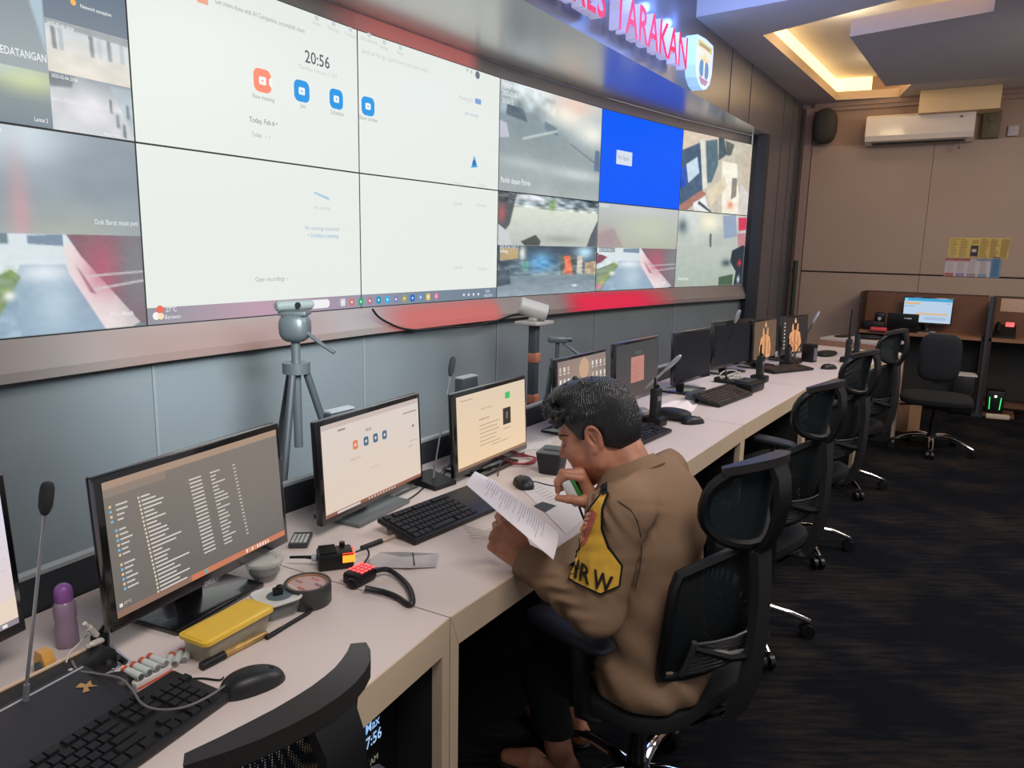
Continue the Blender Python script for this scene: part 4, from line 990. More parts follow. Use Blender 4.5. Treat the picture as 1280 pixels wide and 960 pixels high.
for r in range(25):
    y = h - .048 - r * .0077; x = w * .135
    d.rect(x, y, x + .004, y + .0045, (226, 214, 190)); d.rect(x + .007, y + .001, x + .007 + random.uniform(.018, .05 if r < 8 else .085), y + .0038, (226, 218, 212))
    if r < 21: d.rect(w * .40, y + .001, w * .40 + .032, y + .0038, (222, 214, 208)); d.rect(w * .52, y + .001, w * .52 + random.uniform(.012, .038), y + .0038, (216, 208, 202)); d.rect(w * .66, y + .001, w * .66 + .007, y + .0038, (206, 198, 192))
m1 = monitor('monitor', 'nearest fully visible monitor, showing a grey list of files', -.637, 1.511, .406, w, h, .834, d, .06, bez=.014, bezb=.024)
mb = MB(); mb.add(*text_geo('DELL', .013, .01, 'CENTER')); obj('maker_mark', mb, mat('silver_print', (170, 176, 180), .4), m1, False, loc=(-.02, -.0140, .0665), rot=(pi / 2 - .06, 0, 0))
# meeting page
w, h = .452, .254; d = base_disp(w, h, (228, 212, 200))
d.feed(0, 0, w, h, Img(12, 8, (228, 212, 200)).vgrad((226, 214, 206), (232, 212, 194)).out()); d.rect(0, h - .014, w, h, (206, 190, 182)); d.rect(0, 0, w, .010, (150, 96, 78)); d.rect(w * .1, .001, w * .32, .008, (214, 206, 200))
for i in range(10): d.rect(w * (.4 + .03 * i), .002, w * (.415 + .03 * i), .008, (226, 190, 170))
d.text('20:56', w * .4, h * .80, .012, (110, 104, 100), .01)
for x, c in ((.27, (236, 130, 96)), (.375, (80, 110, 140)), (.47, (80, 110, 140)), (.565, (80, 110, 140))): d.rrect(w * x, h * .64, .022, .026, .006, c); d.rect(w * x + .007, h * .64 + .009, w * x + .015, h * .64 + .017, (230, 220, 214))
d.text('Today, Feb 6', w * .23, h * .53, .009, (180, 150, 134)); d.text('No meetings', w * .42, h * .36, .008, (190, 176, 168)); d.rect(w * .23, h * .56, w * .62, h * .562, (206, 186, 170))
d.poly([(w * .9, h * .66), (w * .925, h * .68), (w * .905, h * .71)], (90, 100, 120)); d.rect(w * .84, h * .44, w * .9, h * .45, (190, 176, 172)); d.rect(w * .86, h * .5, w * .95, h * .51, (190, 176, 172)); d.rect(w * .13, h * .9, w * .2, h * .92, (150, 144, 140)); d.rect(w * .8, h * .86, w * .95, h * .875, (160, 150, 146))
monitor('monitor', 'monitor with a white meeting page and four small square icons, on grey stand', -.388, 2.11, .468, w, h, .805, d, .05, bez=.014, bezb=.018, stand_m=mat('grey_stand', (104, 108, 110), .4))
# chat page with picture
w, h = .446, .251; d = base_disp(w, h, (240, 214, 182))
d.feed(0, 0, w, h, Img(12, 8, (240, 214, 182)).vgrad((232, 212, 186), (246, 214, 176)).out()); d.rect(0, 0, w, .010, (150, 120, 96)); d.rect(0, .01, w, h * .92, (246, 224, 192)) if False else None
d.rrect(w * .68, h * .79, .034, .024, .004, (70, 200, 110)); d.rect(w * .64, h * .42, w * .76, h * .66, (56, 52, 48)); d.rect(w * .685, h * .5, w * .715, h * .6, (120, 110, 100)); d.text('A BASIC TRAINING', w * .31, h * .74, .0085, (150, 140, 120)); d.text('Notes for today', w * .29, h * .6, .01, (120, 108, 94), .01)
for i in range(6): d.rect(w * .29, h * (.52 - i * .055), w * (.29 + (.3, .26, .28, .24, .22, .3)[i]), h * (.53 - i * .055), (170, 150, 126))
d.rect(w * .64, h * .36, w * .74, h * .37, (160, 144, 122)); d.rect(w * .45, h * .2, w * .7, h * .21, (176, 156, 132)); d.rect(w * .04, h * .93, w * .2, h * .94, (176, 160, 140))
monitor('monitor', 'monitor with a cream page, green button and black square, left of the man\'s head', -.057, 2.579, .536, w, h, .795, d, .05, bez=.014, bezb=.02)
# desktop with icons, behind the head
w, h = .44, .25; d = base_disp(w, h, (146, 128, 122)); random.seed(9)
d.feed(0, 0, w, h, Img(12, 8, (150, 132, 126)).blob(.5, .4, .3, .4, (176, 150, 130), .7).out()); d.rect(0, 0, w, .01, (120, 100, 96)); d.disc(w * .52, h * .8, .045, (206, 170, 140))
for cx in (.03, .10, .17, .66, .74, .82, .90):
    for r in range(4): d.rect(w * cx, h * (.82 - r * .2), w * cx + .014, h * (.9 - r * .2), random.choice(((232, 226, 220), (206, 190, 170), (236, 236, 236)))); d.rect(w * cx - .002, h * (.78 - r * .2), w * cx + .016, h * (.8 - r * .2), (226, 220, 216))
monitor('monitor', 'monitor full of small desktop icons, half hidden behind the man\'s hair', .312, 3.171, .573, w, h, .828, d, .05, bez=.012, bezb=.018)
def mon_at(label, A, hh, L, Rr, off, w, h, zb, d, yaw=None, stand=True):
    Lp = dplane(A, hh, L[0], L[1], off); Lp = Vector((Lp.x, Lp.y, 0)); y = yaw_to(Lp, Rr[0], Rr[1], w) if yaw is None else yaw
    c = Lp + w / 2 * Vector((sin(y), cos(y), 0))
    return monitor('monitor', label, c.x, c.y, y, w - .024, h - .03, zb + .018, d, .04, bez=.012, bezb=.018)
w, h = .47, .285; d = base_disp(w - .024, h - .03, (74, 70, 72)); d.feed(0, 0, w - .024, h - .03, Img(14, 9, (78, 72, 72)).vgrad((74, 76, 78), (86, 76, 74)).out())
d.rect(.15, .07, .29, .19, (196, 136, 126)); [d.rect(.16, .08 + .012 * i, .16 + .06 + .02 * (i % 3), .083 + .012 * i, (176, 116, 108)) for i in range(8)]; d.rect(.19, .2, .26, .215, (80, 100, 90))
mon_at('dark monitor with one pink window in the middle, right of the man\'s hair', F12, HB, (768, 506), (823, 480), .47, w, h, .835, d)
d = base_disp(w - .024, h - .03, (26, 29, 34)); mon_at('switched off black monitor right of the one with the pink window', F12, HB, (842, 484), (888, 466), .49, w, h, .815, d)
d = base_disp(w - .024, h - .03, (26, 29, 34)); mon_at('switched off black monitor left of the first orange figure screen', F12, HB, (890, 478), (939, 460), .53, w + .03, h + .015, .80, d)
def figure(d, w, h, bgc, two):
    d.rect(0, 0, w, h, bgc); O = (232, 166, 116); OD = (150, 92, 66); cx = w * .5
    d.poly([(cx - .085, .0), (cx + .085, .0), (cx + .10, h * .25), (cx + .075, h * .55), (cx + .03, h * .62), (cx - .03, h * .62), (cx - .075, h * .55), (cx - .10, h * .25)], O)
    d.poly([(cx - .012, 0), (cx + .012, 0), (cx + .006, h * .6), (cx - .006, h * .6)], bgc if two else OD)
    for s in (-1, 1): d.poly([(cx + s * .05, h * .1), (cx + s * .062, h * .1), (cx + s * .055, h * .45), (cx + s * .047, h * .45)], OD); d.poly([(cx + s * .018, h * .62), (cx + s * .05, h * .62), (cx + s * .045, h * .8), (cx + s * .03, h * .82)], O)
    d.disc(cx, h * .88, .014, (236, 190, 150)); d.poly([(cx - .008, h * .86), (cx + .008, h * .86), (cx + .006, h * .97), (cx - .006, h * .97)], (226, 180, 140))
    if not two: d.poly([(cx - .06, h * .2), (cx + .06, h * .2), (cx + .05, h * .3), (cx - .05, h * .3)], (206, 140, 96)); [d.rect(.02, h * (.12 + .1 * i), .036, h * (.17 + .1 * i), (190, 190, 180)) for i in range(8)]
w, h = .40, .285; d = Disp(); figure(d, w - .024, h - .03, (112, 90, 72), True)
mon_at('brown screen with a plain orange figure, left one of the pair', F34, .707, (941, 447), (970, 440), .5, w, h, .80, d)
d = Disp(); figure(d, w - .024, h - .03, (58, 50, 48), False)
mon_at('dark screen with an orange figure and a column of icons, right one of the pair', F34, .707, (976, 438), (1009, 434), .5, w, h, .80, d)
# partly seen screen at the left picture edge
w, h = .464, .262; d = base_disp(w, h, (222, 220, 240)); d.feed(0, 0, w, h, Img(10, 8, (222, 222, 242)).vgrad((226, 226, 246), (236, 214, 206)).out()); d.rect(0, 0, w, .011, (150, 140, 150)); d.rect(0, .011, w, .05, (240, 220, 200))
for i in range(6): d.rect(w * .3, h * (.4 + .08 * i), w * .98, h * (.404 + .08 * i), (190, 196, 220)); 
for i in range(4): d.rect(w * (.78 + .05 * i), .003, w * (.80 + .05 * i), .009, (240, 236, 240))
Rb = AY(29, 828, 1.262); yw = .33; c = Rb - w / 2 * Vector((sin(yw), cos(yw), 0))
monitor('monitor', 'bright lilac white monitor cut off by the left picture edge', c.x, c.y, yw, w, h, .842, d, .06, bez=.014, bezb=.022)

# slim computers standing behind the monitors
def tower(px0, py0, px1, py1, A, hh, label):
    p = dplane(A, hh, px0, py0, .73); q = dplane(A, hh, px1, py1, .73); c = (p + q) / 2
    n = Vector((-cos(hh), sin(hh), 0))
    t = thing('slim_computer', label, 'computer', Vector((c.x, c.y, DZ)) , pi / 2 - hh, 'slim computers behind the monitors')
    wd = .105; ht = c.z - DZ - .004
    mb = MB(); mb.rbox((0, 0, ht / 2), (wd, .036, ht - .004), .006); obj('case', mb, mat('slate_case', (48, 54, 60), .45), t)
    mb = MB(); mb.box((0, -.0, ht + .002), (wd - .006, .030, .006)); obj('top_cover', mb, m_pale_edge, t, False)
tower(175, 580, 231, 566, F12, .455, 'slim dark computer standing behind the file list monitor')
tower(408, 515, 440, 507, F12, HB, 'slim dark computer standing behind the meeting page monitor')
tower(571, 473, 595, 467, F12, HB, 'slim dark computer standing behind the cream page monitor')

# ================================================================== KEYBOARDS AND MICE
m_key = mat('black_keycaps', (24, 25, 29), .5, spec=.4); m_kb = mat('black_keyboard_case', (18, 19, 22), .5)
m_keyb = mat('brown_keycaps', (58, 48, 42), .5);  # plain brown keycaps of the two farther keyboards
def keyboard(label, P, hdg, w=.44, dp=.135, lift=.012, keym=None, origin='L'):
    """P front-left (or front-right) corner on the desk"""
    t = thing('keyboard', label, 'keyboard', P, pi / 2 - hdg, 'desk keyboards'); x0 = 0 if origin == 'L' else -w
    a = math.asin(lift / dp); R = Matrix.Rotation(a, 3, 'X')
    def tr(x, y, z): v = R @ Vector((0, y, z)); return Vector((x0 + x, v.y, v.z + .001))
    mb = MB(); mb.rbox((x0 + w / 2, 0, 0), (w, dp, .016), .005); mb.v = [tuple(R @ (Vector(v) + Vector((0, dp / 2, .008))) + Vector((0, 0, .001))) for v in mb.v]; obj('case', mb, m_kb, t)
    if lift > .006:
        mb = MB(); [mb.box((x0 + x, dp * .93, lift * .45), (.03, .008, lift * .9)) for x in (.05, w - .05)]; obj('foot', mb, m_kb, t, False)
    kb = MB(); pt = (w - .016) / 22.3; rows = [(6, dp * .87), (5, dp * .70), (4, dp * .555), (3, dp * .41), (2, dp * .265), (1, dp * .12)]
    def key(x, y, kw, kd):
        c = Vector((.008 + x * pt + kw * pt / 2, y, .0165)); s = .86
        b = [(-kw * pt / 2 * .94, -kd / 2), (kw * pt / 2 * .94, -kd / 2), (kw * pt / 2 * .94, kd / 2), (-kw * pt / 2 * .94, kd / 2)]
        vs = [tr(c.x + u, c.y + v, .015) for u, v in b] + [tr(c.x + u * s, c.y + v * s, .0215) for u, v in b]
        kb.add(vs, [(4, 5, 6, 7), (0, 1, 5, 4), (1, 2, 6, 5), (2, 3, 7, 6), (3, 0, 4, 7)])
    kd = dp * .125
    for r, y in rows:
        if r == 6:
            xs = [(0, 1)] + [(2 + i + (i // 4) * .5, 1) for i in range(12)]
        elif r == 1: xs = [(0, 1.25), (1.25, 1.25), (2.5, 1.25), (3.75, 6.25), (10, 1.25), (11.25, 1.25), (12.5, 1.25), (13.75, 1.25)]
        elif r == 2: xs = [(0, 2.25)] + [(2.25 + i, 1) for i in range(10)] + [(12.25, 2.75)]
        elif r == 3: xs = [(0, 1.75)] + [(1.75 + i, 1) for i in range(11)] + [(12.75, 2.25)]
        elif r == 4: xs = [(0, 1.5)] + [(1.5 + i, 1) for i in range(12)] + [(13.5, 1.5)]
        else: xs = [(i, 1) for i in range(13)] + [(13, 2)]
        for x, kw in xs: key(x, y, kw, kd)
        if w > .40:
            if r in (6, 5, 4): [key(15.4 + i, y, 1, kd) for i in range(3)]
            elif r == 2: key(16.4, y, 1, kd)
            elif r == 1: [key(15.4 + i, y, 1, kd) for i in range(3)]
            if r < 6: [key(18.6 + i, y, 1, kd) for i in range(4 if r in (5,) else 3)]
    obj('keys', kb, keym or m_key, t, False)
    return t
fr, fl = D(289, 877, .005), D(175, 960, .005); h_ = hd(fl, fr)
keyboard('black keyboard in the near left corner, below the file list monitor', D(289, 877, 0), h_, origin='R', lift=.010)
fl, fr = D(519, 683, .005), D(603, 648, .005)
keyboard('black keyboard partly under the sheet the man holds', D(519, 683), hd(fl, fr) - .02, lift=.028, dp=.15, w=.40)
keyboard('black keyboard half hidden behind the man\'s neck', D(840, 541), .62, origin='R', lift=.012)
fl, fr = D(899, 510, .005), D(941, 494.5, .005)
keyboard('brownish keyboard with its back raised, before the first switched off screen', D(899, 510), hd(fl, fr), w=(fr - fl).length, lift=.034, keym=m_keyb, dp=.16)
keyboard('brownish keyboard before the left orange figure screen', D(968, 468), 1.02, w=.40, lift=.012, keym=m_keyb)
def mouse(label, P, hdg, s=1.0, m=None):
    t = thing('mouse', label, 'mouse', P + Vector((0, 0, .0005)), -hdg, 'desk mice')
    def fn(u, v):
        th = 2 * pi * u; ph = pi / 2 * v; cx, cy = cos(th), sin(th)
        r = cos(ph) ** .55
        z = .032 * sin(ph) * (1 - .25 * max(0, cy * r)) ; return Vector((.031 * r * math.copysign(abs(cx) ** .8, cx) * (1 - .06 * cy), .056 * r * math.copysign(abs(cy) ** .85, cy), z)) * s
    mb = MB(); mb.grid(fn, 28, 10); mb.prism([(.031 * s * cos(a) * .96, .056 * s * sin(a) * .96) for a in [2 * pi * i / 28 for i in range(28)]], 0, .004); obj('shell', mb, m or mat('black_mouse_shell', (24, 26, 29), .45), t)
    mb = MB(); mb.cyl((-.004 * s, .032 * s, .0215 * s), (.004 * s, .032 * s, .0215 * s), .0055 * s, n=14); obj('wheel', mb, m_fr, t)
    return t
mouse('black mouse right of the nearest keyboard, in front of the pens', D(316, 858), .9, 1.04)
mouse('black mouse behind the near keyboard, beside the battery charger', D(136, 868), .6, 1.0)
mouse('black mouse right behind the sheet the man holds', D(654, 607), -.3, 1.0)
mouse('black mouse right of the white towel', D(866, 529), 1.15, 1.05)
mouse('black mouse at the end of the far brownish keyboard', D(1036, 461), 1.2, 1.1)

# ================================================================== MICROPHONES
def gooseneck(label, base, tip, head=.05, hr=.011, r=.0032, neckm=None, bend=.0, box=(.1, .13, .035), rz=0, headm=None, bm=True):
    t = thing('gooseneck_microphone', label, 'microphone', base, 0, 'gooseneck microphones')
    v = tip - base
    if bm: mb = MB(); mb.prism([(-box[1] / 2, 0), (box[1] / 2, 0), (box[1] / 2, box[2]), (-box[1] / 2, box[2] * .5)], -box[0] / 2, box[0] / 2, Matrix.Rotation(rz, 3, 'Z') @ Matrix(((0, 0, 1), (1, 0, 0), (0, 1, 0)))); obj('base', mb, m_black, t, False)
    z0 = Vector((0, 0, box[2] * .7)); P = []
    sd = v.cross(Vector((0, 1, 0))).normalized() * bend
    for i in range(15): q = i / 14; P.append(z0.lerp(v, q) + sd * sin(pi * q))
    mb = MB(); mb.tube(P, r, 8); mb.cyl(z0 - Vector((0, 0, .01)), P[2], r * 2.2, r * 1.6, 12); nk = obj('neck', mb, neckm or mat('dark_neck_metal', (60, 62, 66), .3, metal=.7), t)
    dirv = (P[-1] - P[-3]).normalized(); e = P[-1]
    mb = MB(); pts = [e + dirv * head * q for q in (-.1, 0, .2, .5, .8, .95, 1.0)]; mb.tube(pts, [r * 1.4, hr * .7, hr, hr * 1.05, hr, hr * .75, hr * .2], 14); obj('capsule', mb, headm or mat('foam_black', (34, 38, 42), .85), t)
    return t
b = D(29, 884, .03); tip = AY(56, 640, b.y + .03)
gooseneck('tall gooseneck microphone at the left picture edge, before the lilac monitor', Vector((b.x, b.y, DZ)), tip, .050, .0105, .0028, mat('silver_neck', (150, 152, 158), .3, metal=.6), box=(.06, .06, .03))
b = D(541, 605); tip = AY(563, 468, b.y + .02); gooseneck('thin gooseneck microphone between the meeting page and cream page monitors', b, tip, .06, .010, .0028, mat('silver_neck', (150, 152, 158), .3, metal=.6), box=(.1, .12, .03), rz=.9)
b = D(779, 516); tip = AY(833, 461, b.y - .02); gooseneck('silver gooseneck microphone slanting in front of the pink window screen', b, tip, .095, .011, .006, mat('bright_neck', (190, 192, 196), .25, metal=.5), headm=mat('bright_neck', (190, 192, 196), .25, metal=.5), box=(.1, .12, .03), rz=.9)
b = D(908, 478); tip = AY(919, 402, b.y - .1); gooseneck('curved gooseneck microphone before the second switched off screen', b, tip, .075, .011, .0032, mat('dark_neck_metal', (60, 62, 66), .3, metal=.7), .03, headm=mat('bright_neck', (190, 192, 196), .25, metal=.5), box=(.1, .12, .03), rz=.9)
b = D(990, 453); tip = AY(1016, 404, b.y + .05); gooseneck('gooseneck microphone leaning right past the dark orange figure screen', b, tip, .10, .0135, .004, headm=mat('grey_capsule', (140, 140, 142), .4, metal=.4), box=(.1, .12, .03), rz=.9)

# conference console in the near left corner
a0, a1 = D(0, 899, .03), D(88, 851, .03); hc = hd(Vector((a0.x, a0.y, 0)), Vector((a1.x, a1.y, 0))); 
t = thing('conference_console', 'dark sloping microphone console with a small gold emblem in the near left corner', 'console', (a0.x, a0.y, DZ), pi / 2 - hc); Lc = (a1 - a0).length + .03
MX = Matrix(((0, 0, 1), (1, 0, 0), (0, 1, 0)))
mb = MB(); mb.prism([(-.14, 0), (.012, 0), (.012, .042), (.0, .042), (-.14, .020)], -.12, Lc, MX); obj('body', mb, mat('charcoal_console', (38, 38, 43), .5), t, False)
mb = MB(); mb.box(((Lc - .12) / 2, .0005, .0425), (Lc + .11, .003, .002)); obj('edge_strip', mb, mat('silver_strip', (190, 190, 196), .3, metal=.3), t, False)
mb = MB(); mb.add([Vector((Lc - .035 + x, -.045 + y, .036 + .153 * y)) for x, y in ((-.014, -.012), (-.004, -.002), (-.012, .008), (0, .012), (.003, .002), (.014, .006), (.008, -.006), (.012, -.016), (0, -.006), (-.004, -.016))], [(0, 1, 8, 9), (1, 2, 3, 4), (4, 5, 6, 8), (6, 7, 8), (1, 4, 8)]); obj('emblem', mb, mat('gold_print', (190, 150, 96), .4, metal=.3), t, False)
mb = MB(); mb.ell((Lc - .02, .012, .0425), (.004, .004, .002)); obj('button', mb, mat('silver_strip', (190, 190, 196), .3, metal=.3), t)
# black bar with a cream edge behind the console
a0, a1 = D(0, 864, .04), D(126, 802, .04); hb = hd(Vector((a0.x, a0.y, 0)), Vector((a1.x, a1.y, 0))); Lb = (a1 - a0).length
t = thing('speaker_bar', 'long low black speaker bar with a cream top edge under the lilac monitor', 'speaker', (a0.x, a0.y, DZ), pi / 2 - hb)
mb = MB(); mb.rbox((Lb / 2 - .1, -.022, .02), (Lb + .2, .05, .038), .006); obj('body', mb, m_black, t)
mb = MB(); mb.box((Lb / 2 - .1, .0, .0405), (Lb + .18, .006, .003)); obj('top_edge', mb, mat('cream_strip', (216, 190, 160), .5), t, False)
for x in (.16, .18): mb = MB(); mb.cyl((x, -.0465, .022), (x, -.05, .022), .005, n=12); obj('knob', mb, mat('dark_grey_trim', (60, 62, 66), .4), t)

# ================================================================== NEAR DESK CLUTTER
BS = Matrix.Diagonal((.68, .68, .68)); b = D(85, 806); t = thing('water_bottle', 'translucent mauve bottle with a purple domed cap by the file list monitor', 'bottle', b)
mb = MB(); mb.lathe([(.0, 0), (.027, 0), (.030, .004), (.029, .06), (.027, .075), (.029, .09), (.029, .125), (.022, .138), (.018, .14), (0, .14)], 24, (0, 0, 0), BS); obj('body', mb, mat('mauve_plastic', (176, 150, 176), .25, alpha=.8), t)
mb = MB(); mb.lathe([(.0, .138), (.0235, .138), (.0245, .145), (.0245, .165), (.021, .178), (.012, .186), (0, .188)], 24, (0, 0, 0), BS); obj('cap', mb, mat('purple_cap', (156, 96, 172), .4), t)
b = D(58, 842); t = thing('tape_dispenser', 'small yellow tape dispenser with a dark blue wheel behind the speaker bar', 'tape dispenser', b, -.5)
mb = MB(); mb.prism([(-.022, 0), (.026, 0), (.022, .012), (.016, .03), (.008, .046), (-.012, .046), (-.018, .03)], -.01, .01, Matrix(((1, 0, 0), (0, 0, -1), (0, 1, 0)))); obj('body', mb, mat('amber_plastic', (226, 170, 84), .35), t, False)
mb = MB(); mb.cyl((-.001, -.0105, .017), (-.001, -.014, .017), .0105, n=24); obj('wheel', mb, mat('dark_teal', (50, 76, 96), .4), t)
# pale blue leaflet
P = [D(x, y, .0012) for x, y in ((118, 828), (140, 806), (166, 827), (128, 848))]
mb = MB(); mb.add(P + [p - Vector((0, 0, .0008)) for p in P], [(0, 1, 2, 3), (7, 6, 5, 4), (0, 4, 5, 1), (1, 5, 6, 2), (2, 6, 7, 3), (3, 7, 4, 0)]); tag(obj('leaflet', mb, mat('pale_blue_paper', (168, 172, 190), .7), None, False), 'pale blue leaflet lying left of the battery charger', 'paper')
# usb hub with plugs
b = D(127, 822); t = thing('usb_hub', 'black cable hub with white plugs standing left of the file list monitor', 'hub', b, .4)
mb = MB(); mb.rbox((0, 0, .026), (.03, .022, .052), .004); mb.tube([(.01, -.005, .02), (.025, -.03, .018), (.045, -.05, .008)], .0055, 8); mb.tube([(0, 0, .05), (.008, 0, .062), (.02, .005, .066)], .004, 8); obj('body', mb, m_black, t)
for p, q in (((-.004, -.006, .05), (-.014, -.02, .075)), ((.004, -.008, .04), (-.008, -.03, .046))):
    mb = MB(); p, q = Vector(p), Vector(q); mb.cyl(p, q, .006, .006, 8); mb.cyl(q, q + (q - p) * .5, .0042, .0042, 8); obj('plug', mb, mat('white_plug', (214, 208, 198), .4), t)
def cable(name, label, pts, r, m, cat='cable', dz=.0, group=None):
    Q = [p if isinstance(p, Vector) else D(p[0], p[1], p[2] if len(p) > 2 else r + .0005) for p in pts]; S = []
    for i in range(len(Q) - 1):
        p0, p1, p2, p3 = Q[max(i - 1, 0)], Q[i], Q[i + 1], Q[min(i + 2, len(Q) - 1)]
        for j in range(8):
            u = j / 8; S.append(.5 * ((2 * p1) + (p2 - p0) * u + (2 * p0 - 5 * p1 + 4 * p2 - p3) * u * u + (3 * p1 - p0 - 3 * p2 + p3) * u ** 3))
    S.append(Q[-1]); mb = MB(); mb.tube(S, r, 8); return tag(obj(name, mb, m, None), label, cat, group)
m_wc = mat('white_cable', (190, 186, 180), .5); m_gc = mat('grey_cable', (110, 106, 104), .5); m_bc = mat('black_cable', (16, 17, 19), .5)
cable('usb_cable', 'white charging cable looping from the hub to the battery charger', [(119, 782, .05), (100, 803, .05), (86, 818, .048), (83, 835, .03), (90, 845, .012), (108, 845, .004), (130, 836, .0035), (152, 838, .004)], .0017, m_wc)
cable('mouse_cable', 'grey cable looping over the near keyboard to the mouse', [(90, 826, .045), (98, 838, .04), (120, 842, .04), (150, 848, .042), (165, 862, .035), (178, 880, .036), (200, 887, .035), (230, 884, .035), (258, 872, .034), (277, 860, .026), (284, 855, .016)], .0021, m_gc)
cable('audio_cable', 'thin black cable lying from the battery charger to the near mouse', [(160, 868), (170, 871), (186, 866), (205, 857), (228, 850), (252, 848), (274, 850), (280, 846, .006)], .0018, m_bc)
# battery charger with cells
a0, a1 = D(150, 846, .01), D(192, 824, .01); hc = hd(a0, a1); b = D(180, 848)
t = thing('battery_charger', 'white battery charger holding four pale cells, between the monitor foot and keyboard', 'charger', b, pi / 2 - hc)
mb = MB(); mb.rbox((0, 0, .009), (.074, .064, .018), .004); mb.rbox((0, .024, .014), (.074, .016, .022), .003); obj('case', mb, mat('white_charger', (206, 198, 196), .4), t)
mb = MB(); mb.box((0, -.0325, .008), (.07, .001, .004)); obj('stripe', mb, mat('orange_stripe', (206, 90, 64), .5), t, False)
mb = MB(); mb.ell((-.02, .027, .0255), (.003, .003, .0015)); obj('light', mb, mat('orange_led', (255, 170, 130), .4, emit=(255, 150, 110), estr=1.5), t)
m_aa = mat('battery_white', (196, 206, 200), .35); m_aac = mat('battery_orange', (190, 90, 60), .35); m_aat = mat('battery_steel', (150, 150, 150), .3, metal=.8)
def cell_at(label, loc, rz, group):
    t = thing('battery', label, 'battery', loc, rz, group)
    mb = MB(); mb.cyl((0, -.0235, .0071), (0, .014, .0071), .007, n=16); obj('sleeve', mb, m_aa, t)
    mb = MB(); mb.cyl((0, .0142, .0071), (0, .0235, .0071), .007, n=16); obj('band', mb, m_aac, t)
    mb = MB(); mb.cyl((0, -.0235, .0071), (0, -.0245, .0071), .0055, n=16); obj('terminal', mb, m_aat, t)
    mb = MB(); mb.cyl((0, .0236, .0071), (0, .026, .0071), .0026, n=10); obj('terminal', mb, m_aat, t)
Rz = Matrix.Rotation(pi / 2 - hc, 3, 'Z')
for i in range(4): cell_at('pale penlight battery in the white charger', b + Rz @ Vector((-.025 + .0167 * i, -.006, .0185)), pi / 2 - hc, 'batteries in the charger')
for i, (x, y) in enumerate(((211, 831), (223, 826), (235, 821))): cell_at('loose penlight battery, %s of three beside the yellow lidded box' % ('leftmost', 'middle', 'rightmost')[i], D(x, y), pi / 2 - hc - .9, 'loose batteries')
# yellow lidded box
zl = .803; c4 = [W(x, y, zl) for x, y in ((222.5, 790), (255, 806), (342.5, 758), (312, 744.5))]; cc_ = sum(c4, Vector()) / 4
ax = ((c4[2] - c4[1]) + (c4[3] - c4[0])).normalized(); Lx = ((c4[2] - c4[1]).length + (c4[3] - c4[0]).length) / 2; Ly = ((c4[1] - c4[0]).length + (c4[2] - c4[3]).length) / 2
t = thing('food_box', 'long clear plastic box with a yellow lid on the nearest desk', 'box', (cc_.x, cc_.y, DZ), atan2(ax.y, ax.x)); hb_ = zl - DZ
def taper(mb_, x0, y0, z0, x1, y1, z1, r=.012):
    def rr(x, y, r): return [(sx * (x - r) + r * cos(radians(a)), sy * (y - r) + r * sin(radians(a))) for sx, sy, a0 in ((1, 1, 0), (-1, 1, 90), (-1, -1, 180), (1, -1, 270)) for a in (a0, a0 + 30, a0 + 60, a0 + 90)]
    a_, b_ = rr(x0, y0, r), rr(x1, y1, r); n = len(a_); return mb_.add([(x, y, z0) for x, y in a_] + [(x, y, z1) for x, y in b_], [(i, (i + 1) % n, n + (i + 1) % n, n + i) for i in range(n)] + [tuple(range(n))[::-1], tuple(range(n, 2 * n))])
mb = MB(); taper(mb, Lx / 2 - .012, Ly / 2 - .010, .001, Lx / 2 - .004, Ly / 2 - .004, hb_ - .008); obj('tub', mb, mat('cloudy_plastic', (186, 180, 160), .25, alpha=.55), t)
mb = MB(); taper(mb, Lx / 2, Ly / 2, hb_ - .010, Lx / 2, Ly / 2, hb_ - .003); taper(mb, Lx / 2 - .003, Ly / 2 - .003, hb_ - .003, Lx / 2 - .006, Ly / 2 - .006, hb_); obj('lid', mb, mat('yellow_lid', (226, 186, 62), .35), t)
mb = MB(); taper(mb, Lx / 2 - .018, Ly / 2 - .014, .004, Lx / 2 - .016, Ly / 2 - .012, .028, .005); obj('contents', mb, mat('mixed_parts', (120, 100, 84), .7, var=.5, scale=90), t)
# pens
def pen(label, P, Q, r, m1_, m2_, capf=.3):
    v = Q - P; t = thing('pen', label, 'pen', (P.x, P.y, DZ), atan2(v.y, v.x)); L = v.length
    mb = MB(); mb.tube([(0, 0, r), (L * capf, 0, r)], r * 1.15, 12); obj('cap', mb, m1_, t)
    mb = MB(); mb.tube([(L * capf, 0, r), (L * .9, 0, r), (L, 0, r)], [r, r, r * .4], 12); obj('barrel', mb, m2_, t)
m_gold = mat('gold_barrel', (176, 142, 82), .35, metal=.4, var=.3, scale=40)
pen('thick brush pen with black cap and gold barrel in front of the yellow lidded box', D(252, 838), D(334, 795), .0075, m_black, m_gold, .33)
pen('plain black pen pointing from the gold brush pen to the tape roll', D(333, 800), D(391, 765), .0045, m_black, m_black, .3)
